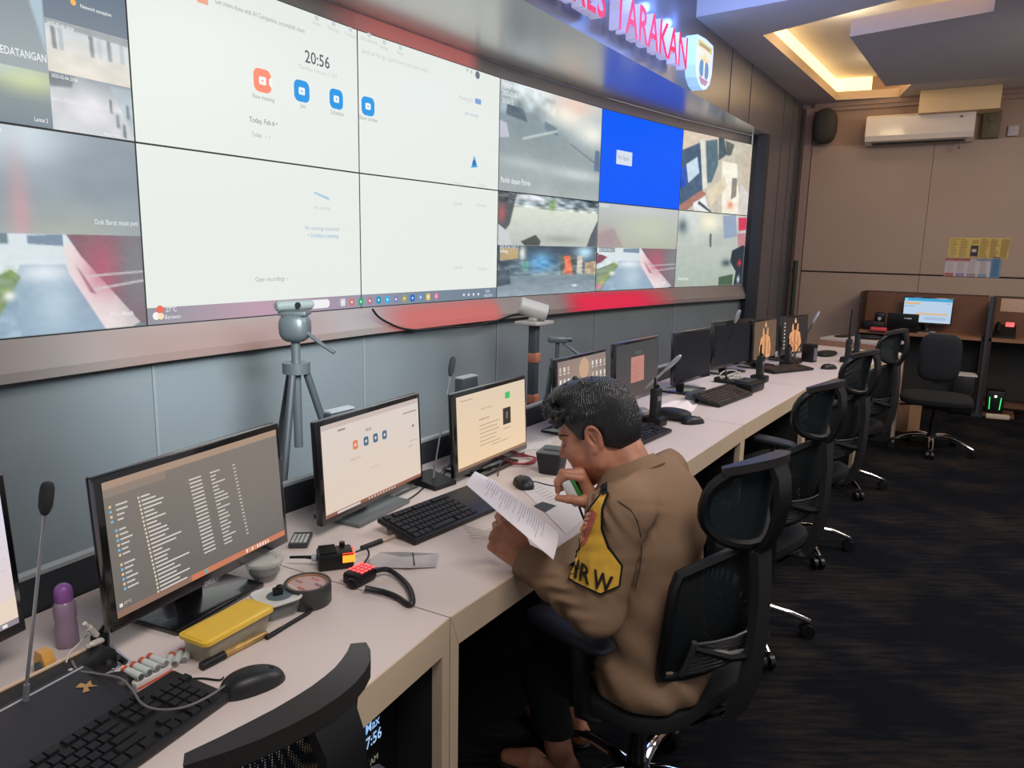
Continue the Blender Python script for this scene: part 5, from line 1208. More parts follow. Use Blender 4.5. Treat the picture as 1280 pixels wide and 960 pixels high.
# clear tub with white rim
b = D(346, 766); t = thing('small_tub', 'small square clear tub with a milky rimmed lid, left of the tape roll', 'tub', b, .75)
mb = MB(); taper(mb, .034, .034, .001, .041, .041, .038, .012); obj('tub', mb, mat('clear_plastic', (206, 212, 210), .12, alpha=.26, spec=.8), t)
mb = MB(); mb.tube([(x, y, .040) for x, y in [(.044 * math.copysign(abs(cos(a)) ** .45, cos(a)), .044 * math.copysign(abs(sin(a)) ** .45, sin(a))) for a in [2 * pi * i / 32 for i in range(32)]]], .0032, 8, True); taper(mb, .042, .042, .0375, .042, .042, .040, .012); obj('lid', mb, mat('milky_lid', (206, 206, 200), .3), t)
mb = MB(); mb.ell((.006, -.004, .041), (.028, .026, .002)); obj('lid_label', mb, mat('slate_label', (92, 106, 112), .5), t)
mb = MB(); taper(mb, .030, .030, .003, .032, .032, .02, .01); obj('contents', mb, mat('dark_seeds', (74, 70, 66), .8, var=.6, scale=200), t)
mb = MB(); mb.rbox((0, 0, .0075), (.022, .016, .015), .004); mb.ell((.004, 0, .016), (.008, .008, .005)); tag(obj('cable_clip', mb, m_black, None, loc=b + Vector((.004, 0, .0432)), rot=(0, 0, .5)), 'small black clip lying on the lid of the small clear tub', 'clip')
# bowl
b = D(331, 724); t = thing('clear_bowl', 'round clear bowl of dark bits between the monitor foot and the tape roll', 'bowl', b)
mb = MB(); mb.lathe([(0, .001), (.026, .001), (.036, .02), (.0435, .046), (.0455, .046), (.0455, .049), (.042, .049), (.034, .022), (.024, .004), (0, .004)], 32); obj('shell', mb, mat('clear_plastic', (206, 212, 210), .12, alpha=.26, spec=.8), t)
mb = MB(); mb.lathe([(0, .005), (.024, .005), (.035, .022), (.033, .026), (0, .028)], 24); obj('contents', mb, mat('dark_bits', (84, 88, 82), .8, var=.6, scale=160), t)
mb = MB(); mb.lathe([(0, .040), (.040, .040), (.043, .046), (.044, .051), (.030, .054), (.026, .050), (0, .050)], 32); obj('lid', mb, mat('milky_clear_lid', (226, 228, 220), .2, alpha=.4), t)
# tape roll
b = D(385, 752); t = thing('tape_roll', 'roll of black tape with a pink printed core, lying flat on the nearest desk', 'tape roll', b)
mb = MB(); mb.lathe([(.044, .0005), (.050, .0005), (.0515, .003), (.0515, .045), (.050, .0475), (.0445, .0475), (.044, .045), (.044, .0005)], 48); obj('tape', mb, mat('black_tape', (52, 54, 54), .4), t)
mb = MB(); mb.lathe([(.0415, .001), (.044, .001), (.044, .046), (.0415, .046), (.0415, .001)], 48); obj('core', mb, mat('cardboard', (166, 126, 96), .8, var=.06), t)
d = Disp(); d.disc(0, 0, .0414, (196, 168, 162), 48); d.disc(0, 0, .0395, (190, 160, 154), 48)
for a, tx, c in ((100, 'KLIN', (190, 40, 60)), (190, 'TAPE', (120, 90, 100)), (290, 'KLIN', (190, 40, 60)), (20, 'TAPE', (120, 90, 100))): d.text(tx, .026 * cos(radians(a)), .026 * sin(radians(a)) - .003, .011, c, .015, 'CENTER')
d.build('core_label', mat_vcol('poster_print'), t, Matrix.Translation((0, 0, .0415)) @ Matrix.Rotation(-.6, 4, 'Z'))
# radio and hand microphone
b = D(419, 707); rz = .35; t = thing('mobile_radio', 'black two way radio lying on its back with an orange lit display', 'radio', b, rz)
mb = MB(); mb.rbox((0, 0, .021), (.085, .06, .042), .006)
for i in range(6): mb.box((-.018, -.022 + i * .009, .044), (.04, .003, .006))
obj('body', mb, m_black, t)
mb = MB(); mb.tube([(-.045, .01, .022), (-.07, .018, .024), (-.105, .032, .022)], [.006, .004, .0035], 8); obj('antenna', mb, m_black, t)
mb = MB(); mb.cyl((-.043, .01, .022), (-.054, .013, .0225), .0085, n=14); obj('connector', mb, mat('silver_strip', (190, 190, 196), .3, metal=.3), t)
mb = MB(); mb.box((.030, -.0305, .027), (.03, .0012, .018)); mb.box((.0432, -.012, .027), (.0012, .026, .018)); obj('display', mb, mat('orange_display', (250, 150, 60), .4, emit=(255, 140, 40), estr=1.6), t, False)
mb = MB(); [mb.box((.0434, -.012 + .008 * i, .042), (.002, .005, .003)) for i in range(3)]; mb.box((.03, -.0308, .041), (.03, .0012, .003)); obj('lit_buttons', mb, mat('red_buttons', (220, 70, 50), .4, emit=(240, 60, 40), estr=1.0), t, False)
mb = MB(); mb.cyl((.020, .02, .042), (.020, .02, .052), .007, n=14); obj('knob', mb, m_fr, t)
b = D(450, 727); t = thing('hand_microphone', 'black hand microphone with a red lit keypad and a looped cord', 'microphone', b, -.55)
mb = MB(); mb.rbox((0, 0, .016), (.052, .068, .030), .009); mb.rbox((-.03, .01, .012), (.012, .03, .02), .004); mb.rbox((.012, -.035, .014), (.026, .02, .022), .006); obj('body', mb, m_black, t)
mb = MB()
for i in range(4):
    for j in range(4): mb.rbox((-.018 + .012 * i, -.012 + .0125 * j, .0322), (.0082, .0082, .003), .0012, None, 1)
obj('keypad', mb, mat('red_lit_keys', (255, 96, 96), .4, emit=(255, 70, 76), estr=1.7), t)
cord = cable('cord', 'x', [(468, 714, .022), (484, 712, .016), (500, 722, .010), (512, 736, .010), (516, 752, .010), (510, 755, .008), (496, 746, .007), (480, 740, .007), (466, 737, .010), (456, 735, .014)], .0065, m_bc, 'cord'); cord.parent = t; cord.matrix_parent_inverse = (Matrix.Translation(b) @ Matrix.Rotation(-.55, 4, 'Z')).inverted()
for k_ in ('label', 'category'): del cord[k_]
cable('radio_lead', 'short black lead from the radio display end to the hand microphone', [(445, 690, .02), (458, 686, .018), (461, 694, .01), (455, 704, .012), (448, 712, .018)], .0024, m_bc)
# little remote under the meeting monitor
b = D(376, 678); t = thing('remote_control', 'small dark remote with pale keys at the corner of the file list monitor', 'remote', b, .1)
mb = MB(); mb.rbox((0, 0, .007), (.05, .085, .013), .003); obj('body', mb, mat('dark_grey_trim', (60, 62, 66), .4), t)
mb = MB(); [mb.box((-.016 + .0107 * i, -.03 + .012 * j, .0142), (.0075, .008, .002)) for i in range(4) for j in range(5)]; obj('keys', mb, mat('white_keys', (206, 204, 200), .5), t, False)
# plastic bag, felt pen
P = [D(x, y, .002 + .004 * (i % 2)) for i, (x, y) in enumerate(((458, 702), (474, 690), (505, 690), (549, 692), (545, 709), (510, 710), (470, 709)))]
mb = MB(); mb.add(P + [sum(P, Vector()) / 7 + Vector((0, 0, .008))], [(i, (i + 1) % 7, 7) for i in range(7)]); mb.add([p - Vector((0, 0, .0015)) for p in P], [tuple(range(7))])
tb = obj('plastic_bag', mb, mat('clear_film', (206, 200, 200), .12, trans=.35, spec=.8), None, False); tag(tb, 'flat clear plastic bag with a black line, on the desk behind the hand microphone', 'bag')
mb = MB(); a, b2 = D(516, 691, .009), D(518, 706, .009); mb.tube([a, b2], .0018, 6); obj('seal_line', mb, m_black, tb)
pen('black capped felt pen lying beside the grey monitor stand', D(452, 688), D(506, 668), .006, m_black, mat('beige_barrel', (176, 156, 140), .5), .45)

# computer below the nearest desk
pt_ = dplane(A1, H1, 470, 915, .10); lx = (pt_ - A1).dot(Vector((sin(H1), cos(H1), 0)))
base = A1 + Vector((sin(H1), cos(H1), 0)) * lx + Vector((-cos(H1), sin(H1), 0)) * .10
t = thing('computer_tower', 'black tower computer with a lit blue white readout under the nearest desk', 'computer', (base.x, base.y, 0), pi / 2 - H1)
th_ = min(.62, pt_.z + .10); mb = MB(); mb.rbox((0, .16, th_ / 2), (.19, .30, th_), .008); obj('case', mb, m_black, t)
d = Disp(); zz = pt_.z
d.text('Max', -.024, zz + .005, .032, (150, 190, 240), .01, 'LEFT', .9); d.text('7:56', -.024, zz - .03, .036, (170, 206, 250), .01, 'LEFT', .9); d.text('AM', -.012, zz - .075, .02, (130, 140, 120), 0)
for i in range(4): d.disc(-.03 + .02 * i, zz + .052 + .006 * i, .003, (220, 220, 226))
d.build('readout', mat_screen('pc_readout', 1.0), t, Matrix(((1, 0, 0, 0), (0, 0, -1, .008), (0, 1, 0, 0), (0, 0, 0, 1))))

# ================================================================== MIDDLE DESK CLUTTER
t = thing('pen_tray', 'black box with a grey lid beside the red cable, left of the man\'s face', 'box', D(690, 589), -.35)
mb = MB(); taper(mb, .036, .048, .001, .046, .058, .075, .01); obj('bin', mb, mat('matt_black_box', (30, 34, 38), .6), t)
mb = MB(); mb.box((0, 0, .0775), (.088, .112, .004)); mb.rbox((.0, .01, .082), (.06, .05, .006), .002); obj('lid', mb, mat('grey_lid', (92, 98, 100), .4), t)
for i, (px, py) in enumerate(((648, 576),)):
    c = D(px, py, .004); mb = MB(); pts = []
    for k in range(61): a = 2 * pi * k / 20; r = 1 + .09 * sin(k * .7); pts.append(c + Vector((.062 * r * cos(a), .062 * r * sin(a), .003 + .0035 * (k // 20) + .002 * sin(k))))
    mb.tube(pts, .0032, 8); tag(obj('red_cable_coil', mb, mat('dull_red_cable', (150, 60, 68), .5), None), 'coil of dull red cable behind the cream page monitor foot', 'cable')
P = [D(x, y, .0012) for x, y in ((655, 563), (672, 545), (693, 545), (686, 560))]; mb = MB(); mb.add(P, [(0, 1, 2, 3)]); mb.add([p - Vector((0, 0, .0008)) for p in P], [(0, 1, 2, 3)]); tag(obj('paper_sheet', mb, mat('white_paper', (216, 210, 208), .8), None, False), 'white sheet on the desk behind the black box', 'paper')
cable('handset_cable', 'black cable running along the desk from the mouse under the paper towards the man', [(656, 603, .008), (668, 602), (690, 607), (715, 606), (740, 600), (765, 596)], .0022, m_bc)
cable('bent_wire', 'pair of dark wires standing up before the cream page monitor', [(622, 595, .03), (626, 580, .04), (640, 570, .05), (655, 566, .03)], .0025, m_bc)
P = [D(x, y, .0012) for x, y in ((640, 598), (668, 588), (752, 628), (708, 668))]; mb = MB(); mb.add(P, [(0, 1, 2, 3)]); mb.add([p - Vector((0, 0, .0008)) for p in P], [(0, 1, 2, 3)]); lf = tag(obj('printed_sheet', mb, mat('white_paper', (216, 210, 208), .8), None, False), 'printed sheet with a dark picture block lying on the desk under the raised hand', 'paper')
P = [D(x, y, .0022) for x, y in ((667, 632), (678, 627), (696, 632), (682, 640))]; mb = MB(); mb.add(P, [(0, 1, 2, 3)]); obj('dark_picture', mb, mat('dark_print', (62, 68, 70), .6, var=.3, scale=80), lf, False)
mb = MB()
for k in range(10):
    a, b_ = D(652 + k * 4.4, 606 + k * 2.4, .0024), D(664 + k * 4.4, 600 + k * 2.6, .0024); mb.tube([a, b_], .0007, 4)
obj('print_lines', mb, mat('grey_print', (150, 146, 146), .7), lf, False)
mb = MB(); random.seed(2)
for k in range(5):
    a = [D(578 + 3 * k, 657 + 4 * k, .003), D(592 + 2 * k, 660 + 3 * k, .004 + .002 * k), D(606, 664 + 2.5 * k, .004), D(614, 660 + 4 * k, .003)]; mb.tube(a, .0011, 6)
tag(obj('thin_white_cable', mb, m_wc, None), 'loose bundle of thin white cable next to the man\'s left hand', 'cable')
cable('desk_cable', 'dark cable between the meeting page monitor stand and the keyboard', [(462, 636), (486, 634), (505, 627), (520, 618), (534, 606), (548, 600), (558, 588, .02)], .0025, m_bc)
cable('desk_cable', 'pale cable behind the raised keyboard, below the thin microphone', [(495, 620), (512, 612), (536, 603), (552, 590, .02), (562, 580, .04)], .0022, m_gc)
# towel, walkie talkie and bits right of the head
random.seed(4); c0 = D(838, 514); h_ = .62
def fn(u, v):
    x = (u - .5) * .42; y = (v - .5) * .14; z = .004 + .034 * (1 - abs(2 * u - 1) ** 3) * (1 - abs(2 * v - 1) ** 2) + .007 * sin(9 * u + 4 * v) + .005 * sin(17 * v - 5 * u); y += .02 * sin(7 * u)
    return c0 + Matrix.Rotation(pi / 2 - h_, 3, 'Z') @ Vector((x, y, max(.0012, z)))
mb = MB(); mb.grid(fn, 30, 16); tag(obj('towel', mb, mat('white_towel', (226, 216, 216), .9, var=.12, scale=12), None), 'crumpled white towel on the desk behind the walkie talkie', 'towel')
def handheld(label, b, rz, hgt=.11, ant=.10, cradle=True, group='walkie talkies'):
    t = thing('walkie_talkie', label, 'radio', b, rz, group)
    z0 = 0.0
    if cradle: mb = MB(); mb.rbox((0, 0, .02), (.075, .095, .04), .008); obj('charging_cradle', mb, m_black, t); z0 = .02
    mb = MB(); mb.rbox((0, 0, z0 + hgt / 2), (.055, .036, hgt), .006); obj('body', mb, mat('dark_radio_shell', (24, 30, 32), .45), t)
    mb = MB(); mb.cyl((-.016, 0, z0 + hgt), (-.016, 0, z0 + hgt + ant), .0065, .0045, 10); obj('antenna', mb, m_black, t)
    mb = MB(); mb.cyl((.012, 0, z0 + hgt), (.012, 0, z0 + hgt + .014), .008, n=12); obj('knob', mb, m_fr, t)
    mb = MB(); mb.box((0, -.0185, z0 + hgt * .7), (.036, .001, .022)); obj('display', mb, mat('grey_badge', (110, 110, 116), .4), t, False)
handheld('walkie talkie standing upright on the desk before the white towel', D(818, 531), .9, .15, .05)
handheld('walkie talkie standing before the left orange figure screen', D(949, 477), .9, .14, .07)
handheld('walkie talkie standing between the two orange figure screens', D(984, 458), .9, .12, .06)
handheld('walkie talkie with a long thin antenna in a charger at the row\'s end', D(1059, 453), .9, .15, .22)
handheld('walkie talkie with the tallest antenna at the row\'s end', D(1070, 445), .9, .15, .26)
def lump(name, label, cat, b, dims, rz, m, e=.6):
    mb = MB(); mb.ell((0, 0, dims[2] * .98), dims, None, 24, 12, e, .7); return tag(obj(name, mb, m, None, loc=b + Vector((0, 0, .001)), rot=(0, 0, rz)), label, cat)
lump('headset_pouch', 'black rounded pouch lying before the white towel', 'pouch', D(842, 524), (.05, .085, .026), .9, mat('matt_black_box', (30, 34, 38), .6), .8)
lump('stapler', 'black stapler lying left of the upright walkie talkie', 'stapler', D(797, 531), (.085, .022, .016), .75, m_black)
lump('blue_pouch', 'slate blue crumpled bag right beside the man\'s hair', 'bag', D(782, 520), (.08, .07, .022), .2, mat('slate_blue_cloth', (84, 92, 120), .8, var=.4, scale=20), .9)
lump('grey_pouch', 'grey clear bag of small parts between the blue bag and the towel', 'bag', D(797, 519), (.06, .05, .018), .5, mat('grey_bag', (140, 140, 140), .3, var=.6, scale=40), .9)
t = thing('network_switch', 'flat grey network box under the first switched off screen', 'network box', D(874, 498), .95)
mb = MB(); mb.rbox((0, 0, .017), (.16, .10, .034), .004); obj('case', mb, mat('grey_blue_case', (76, 84, 94), .45), t)
t = thing('card_reader', 'black scanner with a grey top right of the brownish raised keyboard', 'scanner', D(934, 488), .9)
mb = MB(); mb.rbox((0, 0, .028), (.20, .13, .055), .012); obj('body', mb, m_black, t); mb = MB(); mb.rbox((0, .01, .058), (.15, .08, .008), .003); obj('top', mb, mat('slate_case', (48, 54, 60), .45), t)
mb = MB(); c = D(912, 476, .004)
for k in range(50): pass
pts = [c + Vector((.10 * cos(k * .5) * (1 - k * .006), .05 * sin(k * .55), .004 + .0012 * k * abs(sin(k * .3)))) for k in range(50)]
mb.tube(pts, .004, 6); tag(obj('white_cable_tangle', mb, m_wc, None), 'tangle of white cable below the second switched off screen', 'cable')
# row end: black gear and papers
t = thing('speaker', 'small black desk speaker with a pale front right of the dark orange figure screen', 'speaker', D(1011, 452), .75)
mb = MB(); mb.rbox((0, 0, .065), (.075, .09, .13), .008); obj('cabinet', mb, m_black, t); mb = MB(); mb.box((.0, -.046, .06), (.05, .002, .09)); obj('front', mb, mat('grey_badge', (110, 110, 116), .4), t, False)
lump('cable_bag', 'heap of black leads on the last desk left of the antennas', 'cable', D(1033, 444), (.14, .07, .016), .9, m_black, .9)
P = [D(x, y, .0012) for x, y in ((1098, 437), (1110, 435), (1126, 441), (1118, 445))]; mb = MB(); mb.add(P, [(0, 1, 2, 3)]); mb.add([p - Vector((0, 0, .0008)) for p in P], [(0, 1, 2, 3)]); tag(obj('paper_sheet', mb, mat('white_paper', (216, 210, 208), .8), None, False), 'white sheet at the far end of the last desk', 'paper')
lump('dark_folder', 'dark flat case on the white topped cross table', 'case', D(1054, 421), (.10, .05, .008), .6, m_black, .5)
lump('black_glove', 'black soft bundle on the white topped cross table, right of the antennas', 'bundle', D(1086, 424), (.11, .06, .02), -.4, m_black, .8)

# ================================================================== TRIPODS BETWEEN DESK AND WALL
m_tri = mat('grey_tripod_metal', (96, 104, 108), .4, metal=.4); m_trb = mat('dark_tripod', (58, 63, 69), .5)  # greys raised so that the colour carries the haze over the tripods
def legs3(t, zt, r, n=3, a0=.4, m=None):
    for i in range(n):
        a = a0 + 2 * pi * i / n; mb = MB(); p = Vector((.03 * cos(a), .03 * sin(a), zt)); q = Vector((r * cos(a), r * sin(a), .012))
        mb.cyl(p, p.lerp(q, .5), .014, n=10); mb.cyl(p.lerp(q, .48), q, .010, n=10); lg = obj('leg', mb, m or m_trb, t)
        mb = MB(); mb.ell(q, (.015, .015, .012)); obj('foot', mb, m_black, lg)
def floor_under(px, py, A, hh, off): p = dplane(A, hh, px, py, off); return p
OFF = 1.22
p = floor_under(368, 383, F12, HB, OFF); zt = p.z; zs = dplane(F12, HB, 368, 460, OFF).z
t = thing('camera_tripod', 'tripod with a round video head, behind and left of the meeting page monitor', 'tripod', (p.x, p.y, 0)); 
legs3(t, zs, .34, m=m_trb); mb = MB(); mb.cyl((0, 0, zs - .3), (0, 0, zt - .11), .016, n=14); mb.cyl((0, 0, zs - .02), (0, 0, zs + .02), .05, n=16); obj('centre_column', mb, m_tri, t)
mb = MB(); mb.ell((0, 0, zt - .075), (.055, .055, .055), None, 20, 12, .7, .7); mb.rbox((0, 0, zt - .024), (.10, .08, .016), .004); hd_ = obj('head', mb, m_tri, t)
mb = MB(); mb.tube([(.03, -.01, zt - .08), (.10, -.03, zt - .13), (.15, -.04, zt - .16)], .008, 8); obj('pan_handle', mb, m_tri, hd_)
t = thing('webcam', 'grey rounded conference webcam bar on top of the left tripod', 'camera', (p.x, p.y, zt - .0155), pi / 2 - HB - .1)
mb = MB(); mb.tube([(-.078, 0, .02), (-.07, 0, .02), (.07, 0, .02), (.078, 0, .02)], [.012, .019, .019, .012], 16); obj('body', mb, mat('grey_webcam', (116, 124, 124), .5), t); mb = MB(); mb.cyl((0, -.018, .02), (0, -.022, .02), .012, n=16); obj('lens', mb, m_black, t)
p = floor_under(668, 403, F12, HB, OFF + .1); zt = p.z
t = thing('camera_stand', 'dark stand with orange clamps carrying a pale plate below the screens', 'stand', (p.x, p.y, 0), pi / 2 - HB)
legs3(t, .5, .20); mb = MB(); mb.rbox((0, 0, zt / 2 + .15), (.05, .05, zt - .32), .006); obj('column', mb, m_trb, t)
mb = MB(); mb.rbox((0, 0, zt), (.20, .15, .018), .004); obj('plate', mb, mat('pale_grey_plate', (170, 168, 162), .5), t)
for py in (447, 498): z = dplane(F12, HB, 666, py, OFF + .1).z; mb = MB(); mb.rbox((0, -.005, z), (.058, .062, .06), .01); obj('clamp', mb, mat('orange_clamp', (176, 110, 84), .5), t)
t = thing('video_camera', 'pale grey cylinder camera lying on the plate of the dark stand', 'camera', (p.x, p.y, zt + .0095), pi / 2 - HB)
dv = Vector((.62, -.75, -.28)).normalized(); c = Vector((-.015, 0, .068))
mb = MB(); mb.tube([c - dv * .085, c - dv * .08, c + dv * .078, c + dv * .08], [.044, .048, .048, .046], 28); mb.rbox((0, 0, .012), (.06, .05, .024), .006); body = obj('body', mb, mat('pale_grey_camera', (186, 184, 178), .4), t); mb = MB(); mb.cyl(c + dv * .0795, c + dv * .084, .042, n=28); obj('lens', mb, mat('grey_glass', (60, 68, 72), .15), body)
p = floor_under(697, 421, F12, HB, .98); zt = p.z; zs = dplane(F12, HB, 697, 445, .98).z
t = thing('camera_tripod', 'empty tripod with a long pan handle, behind the monitor full of icons', 'tripod', (p.x, p.y, 0)); legs3(t, zs - .05, .16, m=m_tri)
mb = MB(); mb.cyl((0, 0, zs - .3), (0, 0, zt - .03), .011, n=12); mb.cyl((0, 0, zs - .06), (0, 0, zs - .01), .035, n=14); obj('centre_column', mb, m_tri, t)
mb = MB(); mb.rbox((0, 0, zt - .015), (.10, .05, .03), .006); mb.cyl((.05, 0, zt - .01), (.075, 0, zt - .01), .016, n=12); hd_ = obj('head', mb, m_tri, t)
mb = MB(); mb.tube([(.03, -.01, zt - .03), (.09, -.03, zt - .07), (.15, -.05, zt - .115)], [.006, .009, .012], 8); obj('pan_handle', mb, m_tri, hd_)
# cable hanging along the sill
Q = []
for px, py in ((449, 385), (457, 394), (470, 402), (488, 409), (510, 411), (540, 408), (575, 406), (605, 400), (630, 392), (655, 391)):
    k, u, z, pp = on_video(px, py); a = WA[k]; Q.append(pp + Vector((cos(a), -sin(a), 0)) * (.09))
cable('camera_cable', 'black cable sagging along the sill from the screens to the cylinder camera', Q, .006, m_bc)
# ================================================================== PERSON (one continuous surface grown from a distance field)
class Field:
    def __init__(s, lo, hi, h):
        s.lo = np.array(lo); s.h = h; s.n = np.ceil((np.array(hi) - s.lo) / h).astype(int) + 1
        s.F = np.full(tuple(s.n), .06, np.float32)
    def sub(s, lo, hi):
        a = np.clip(np.floor((np.array(lo) - s.lo) / s.h).astype(int), 0, s.n - 1); b = np.clip(np.ceil((np.array(hi) - s.lo) / s.h).astype(int) + 1, 1, s.n)
        if (b <= a).any(): return None
        sl = tuple(slice(a[i], b[i]) for i in range(3))
        ax = [s.lo[i] + s.h * np.arange(a[i], b[i], dtype=np.float32) for i in range(3)]
        return sl, ax[0][:, None, None], ax[1][None, :, None], ax[2][None, None, :]
    def merge(s, sl, d, k, op='u'):
        A = s.F[sl]
        if op == 'u':
            if k > 0: h = np.clip(.5 + .5 * (A - d) / k, 0, 1); s.F[sl] = A * (1 - h) + d * h - k * h * (1 - h)
            else: s.F[sl] = np.minimum(A, d)
        else:                               # subtract d
            h = np.clip(.5 - .5 * (A + d) / k, 0, 1); s.F[sl] = A * (1 - h) - d * h + k * h * (1 - h)
    def cap(s, a, b, ra, rb=None, k=.02, op='u'):
        rb = ra if rb is None else rb; a, b = np.array(a, float), np.array(b, float); m = max(ra, rb) + k + .03
        r = s.sub(np.minimum(a, b) - m, np.maximum(a, b) + m)
        if r is None: return
        sl, X, Y, Z = r; v = b - a; L = max(v @ v, 1e-9)
        t = np.clip(((X - a[0]) * v[0] + (Y - a[1]) * v[1] + (Z - a[2]) * v[2]) / L, 0, 1)
        d = np.sqrt((X - a[0] - t * v[0]) ** 2 + (Y - a[1] - t * v[1]) ** 2 + (Z - a[2] - t * v[2]) ** 2) - (ra + (rb - ra) * t)
        s.merge(sl, d.astype(np.float32), k, op)
    def ell(s, c, r, R=None, k=.02, op='u', e=2):
        c = np.array(c, float); r = np.array(r, float); m = r.max() + k + .03
        q = s.sub(c - m, c + m)
        if q is None: return
        sl, X, Y, Z = q; R = np.eye(3) if R is None else np.array(R)
        X, Y, Z = X - c[0], Y - c[1], Z - c[2]
        P = [R[0][i] * X + R[1][i] * Y + R[2][i] * Z for i in range(3)]
        u = sum(np.abs(P[i] / r[i]) ** e for i in range(3)) ** (1 / e); w = np.sqrt(sum((P[i] / r[i] ** 2) ** 2 for i in range(3))) + 1e-6
        u2 = np.sqrt(sum((P[i] / r[i]) ** 2 for i in range(3))) + 1e-6
        d = (u - 1) * u2 / w
        s.merge(sl, np.clip(d, -.1, .06).astype(np.float32), k, op)
    def coords(s):
        return [s.lo[i] + s.h * np.arange(s.n[i], dtype=np.float32).reshape([-1 if j == i else 1 for j in range(3)]) for i in range(3)]
    def half(s, p, n):                      # keep the side (x - p).n < 0
        X, Y, Z = s.coords(); n = np.array(n, float); n /= np.linalg.norm(n)
        s.F = np.maximum(s.F, ((X - p[0]) * n[0] + (Y - p[1]) * n[1] + (Z - p[2]) * n[2]).astype(np.float32))
    def mesh(s, name, smooth=2):
        F = s.F; I = F < 0; c = np.zeros(tuple(s.n - 1), np.int8)
        for dx in (0, 1):
            for dy in (0, 1):
                for dz in (0, 1): c += I[dx:F.shape[0] - 1 + dx, dy:F.shape[1] - 1 + dy, dz:F.shape[2] - 1 + dz]
        act = np.argwhere((c > 0) & (c < 8)); ids = np.full(tuple(s.n - 1), -1, np.int32); ids[tuple(act.T)] = np.arange(len(act))
        acc = np.zeros((len(act), 3)); cnt = np.zeros(len(act)); cor = [np.array((a, b, d)) for a in (0, 1) for b in (0, 1) for d in (0, 1)]
        for p in cor:
            for q in cor:
                if (q - p).sum() == 1 and (q - p).min() == 0:
                    fa = F[tuple((act + p).T)]; fb = F[tuple((act + q).T)]; m = (fa < 0) != (fb < 0)
                    t = fa[m] / (fa[m] - fb[m]); acc[m] += p + (q - p) * t[:, None]; cnt[m] += 1
        V = s.lo + s.h * (act + acc / cnt[:, None])
        faces = []
        for ax in range(3):
            o1, o2 = [(1, 2), (2, 0), (0, 1)][ax]
            sh = [slice(None)] * 3; a_ = list(sh); b_ = list(sh); a_[ax] = slice(0, -1); b_[ax] = slice(1, None)
            e = np.argwhere(I[tuple(a_)] != I[tuple(b_)]); e = e[(e[:, o1] > 0) & (e[:, o2] > 0) & (e[:, o1] < s.n[o1] - 1) & (e[:, o2] < s.n[o2] - 1)]
            inside = I[tuple(e.T)]; d1 = np.zeros(3, int); d1[o1] = 1; d2 = np.zeros(3, int); d2[o2] = 1
            q = np.stack([ids[tuple((e - d1 - d2).T)], ids[tuple((e - d2).T)], ids[tuple(e.T)], ids[tuple((e - d1).T)]], 1)
            q[~inside] = q[~inside][:, ::-1]; faces.append(q)
        Q = np.concatenate(faces); Q = Q[(Q >= 0).all(1)]
        if smooth:
            E_ = np.concatenate([Q[:, [0, 1]], Q[:, [1, 2]], Q[:, [2, 3]], Q[:, [3, 0]]])
            for _ in range(smooth):
                A = np.zeros_like(V); n = np.zeros(len(V))
                for a, b in ((0, 1), (1, 0)): np.add.at(A, E_[:, a], V[E_[:, b]]); np.add.at(n, E_[:, a], 1)
                V = V * .45 + .55 * A / np.maximum(n, 1)[:, None]
        me = bpy.data.meshes.new(name); me.from_pydata(V.tolist(), [], Q.tolist())
        me.polygons.foreach_set('use_smooth', [True] * len(me.polygons)); me.update()
        return me

def skin_mat():
    m = bpy.data.materials.new('skin'); m.use_nodes = True; nt = m.node_tree; b = nt.nodes['Principled BSDF']; N = nt.nodes.new
    tc = N('ShaderNodeTexCoord'); n = N('ShaderNodeTexNoise'); n.inputs['Scale'].default_value = 26; n.inputs['Detail'].default_value = 4
    nt.links.new(tc.outputs['Object'], n.inputs['Vector']); r = N('ShaderNodeValToRGB'); e = r.color_ramp.elements
    e[0].position = .3; e[0].color = (*L3((160, 107, 83)), 1); e[1].position = .72; e[1].color = (*L3((198, 140, 112)), 1)
    nt.links.new(n.outputs['Fac'], r.inputs['Fac']); nt.links.new(r.outputs['Color'], b.inputs['Base Color'])
    b.inputs['Roughness'].default_value = .48; b.inputs['Specular IOR Level'].default_value = .4
    b.inputs['Subsurface Weight'].default_value = .08; b.inputs['Subsurface Radius'].default_value = (.02, .008, .004); b.inputs['Subsurface Scale'].default_value = .3
    return m
V3 = Vector
nearY = 1.77
HDG, PIT = radians(-67), radians(22)
fh = V3((sin(HDG), cos(HDG), 0)); fw = fh * cos(PIT) - V3((0, 0, sin(PIT))); upv = fh * sin(PIT) + V3((0, 0, cos(PIT))); rt = fw.cross(upv)
HR = np.array([[rt[i], fw[i], upv[i]] for i in range(3)])
HO = AY(738, 550, nearY) + .076 * rt
def hp(x, y, z): return HO + rt * x + fw * y + upv * z
LSH, LEL, LWR = AY(776, 634, 1.61), AY(745, 761, 1.585), AY(651, 698, 1.725)
RSH, REL, RWR = V3((.411, 1.945, .944)), V3((.325, 1.935, .72)), V3((.213, 1.80, .905))
NECK = V3((.305, 1.79, .985)); CH, BE, PE = V3((.358, 1.768, .83)), V3((.362, 1.752, .67)), V3((.365, 1.775, .545))
LAT = (RSH - LSH); LAT.z = 0; LAT.normalize(); TF = V3((-LAT.y, LAT.x, 0))
TR_ = np.array([[LAT[i], TF[i], (0, 0, 1)[i]] for i in range(3)])
CF = V3((sin(radians(-42)), cos(radians(-42)), 0)); CRt = V3((CF.y, -CF.x, 0))
LHP, RHP = PE - CRt * .09 - V3((0, 0, .005)), PE + CRt * .09 - V3((0, 0, .005))
LKN, RKN = LHP + CF * .40 + V3((.02, 0, -.01)), RHP + CF * .40 + V3((0, 0, -.01))
LAN, RAN = V3((.158, 1.965, .10)), V3((.21, 2.14, .10))
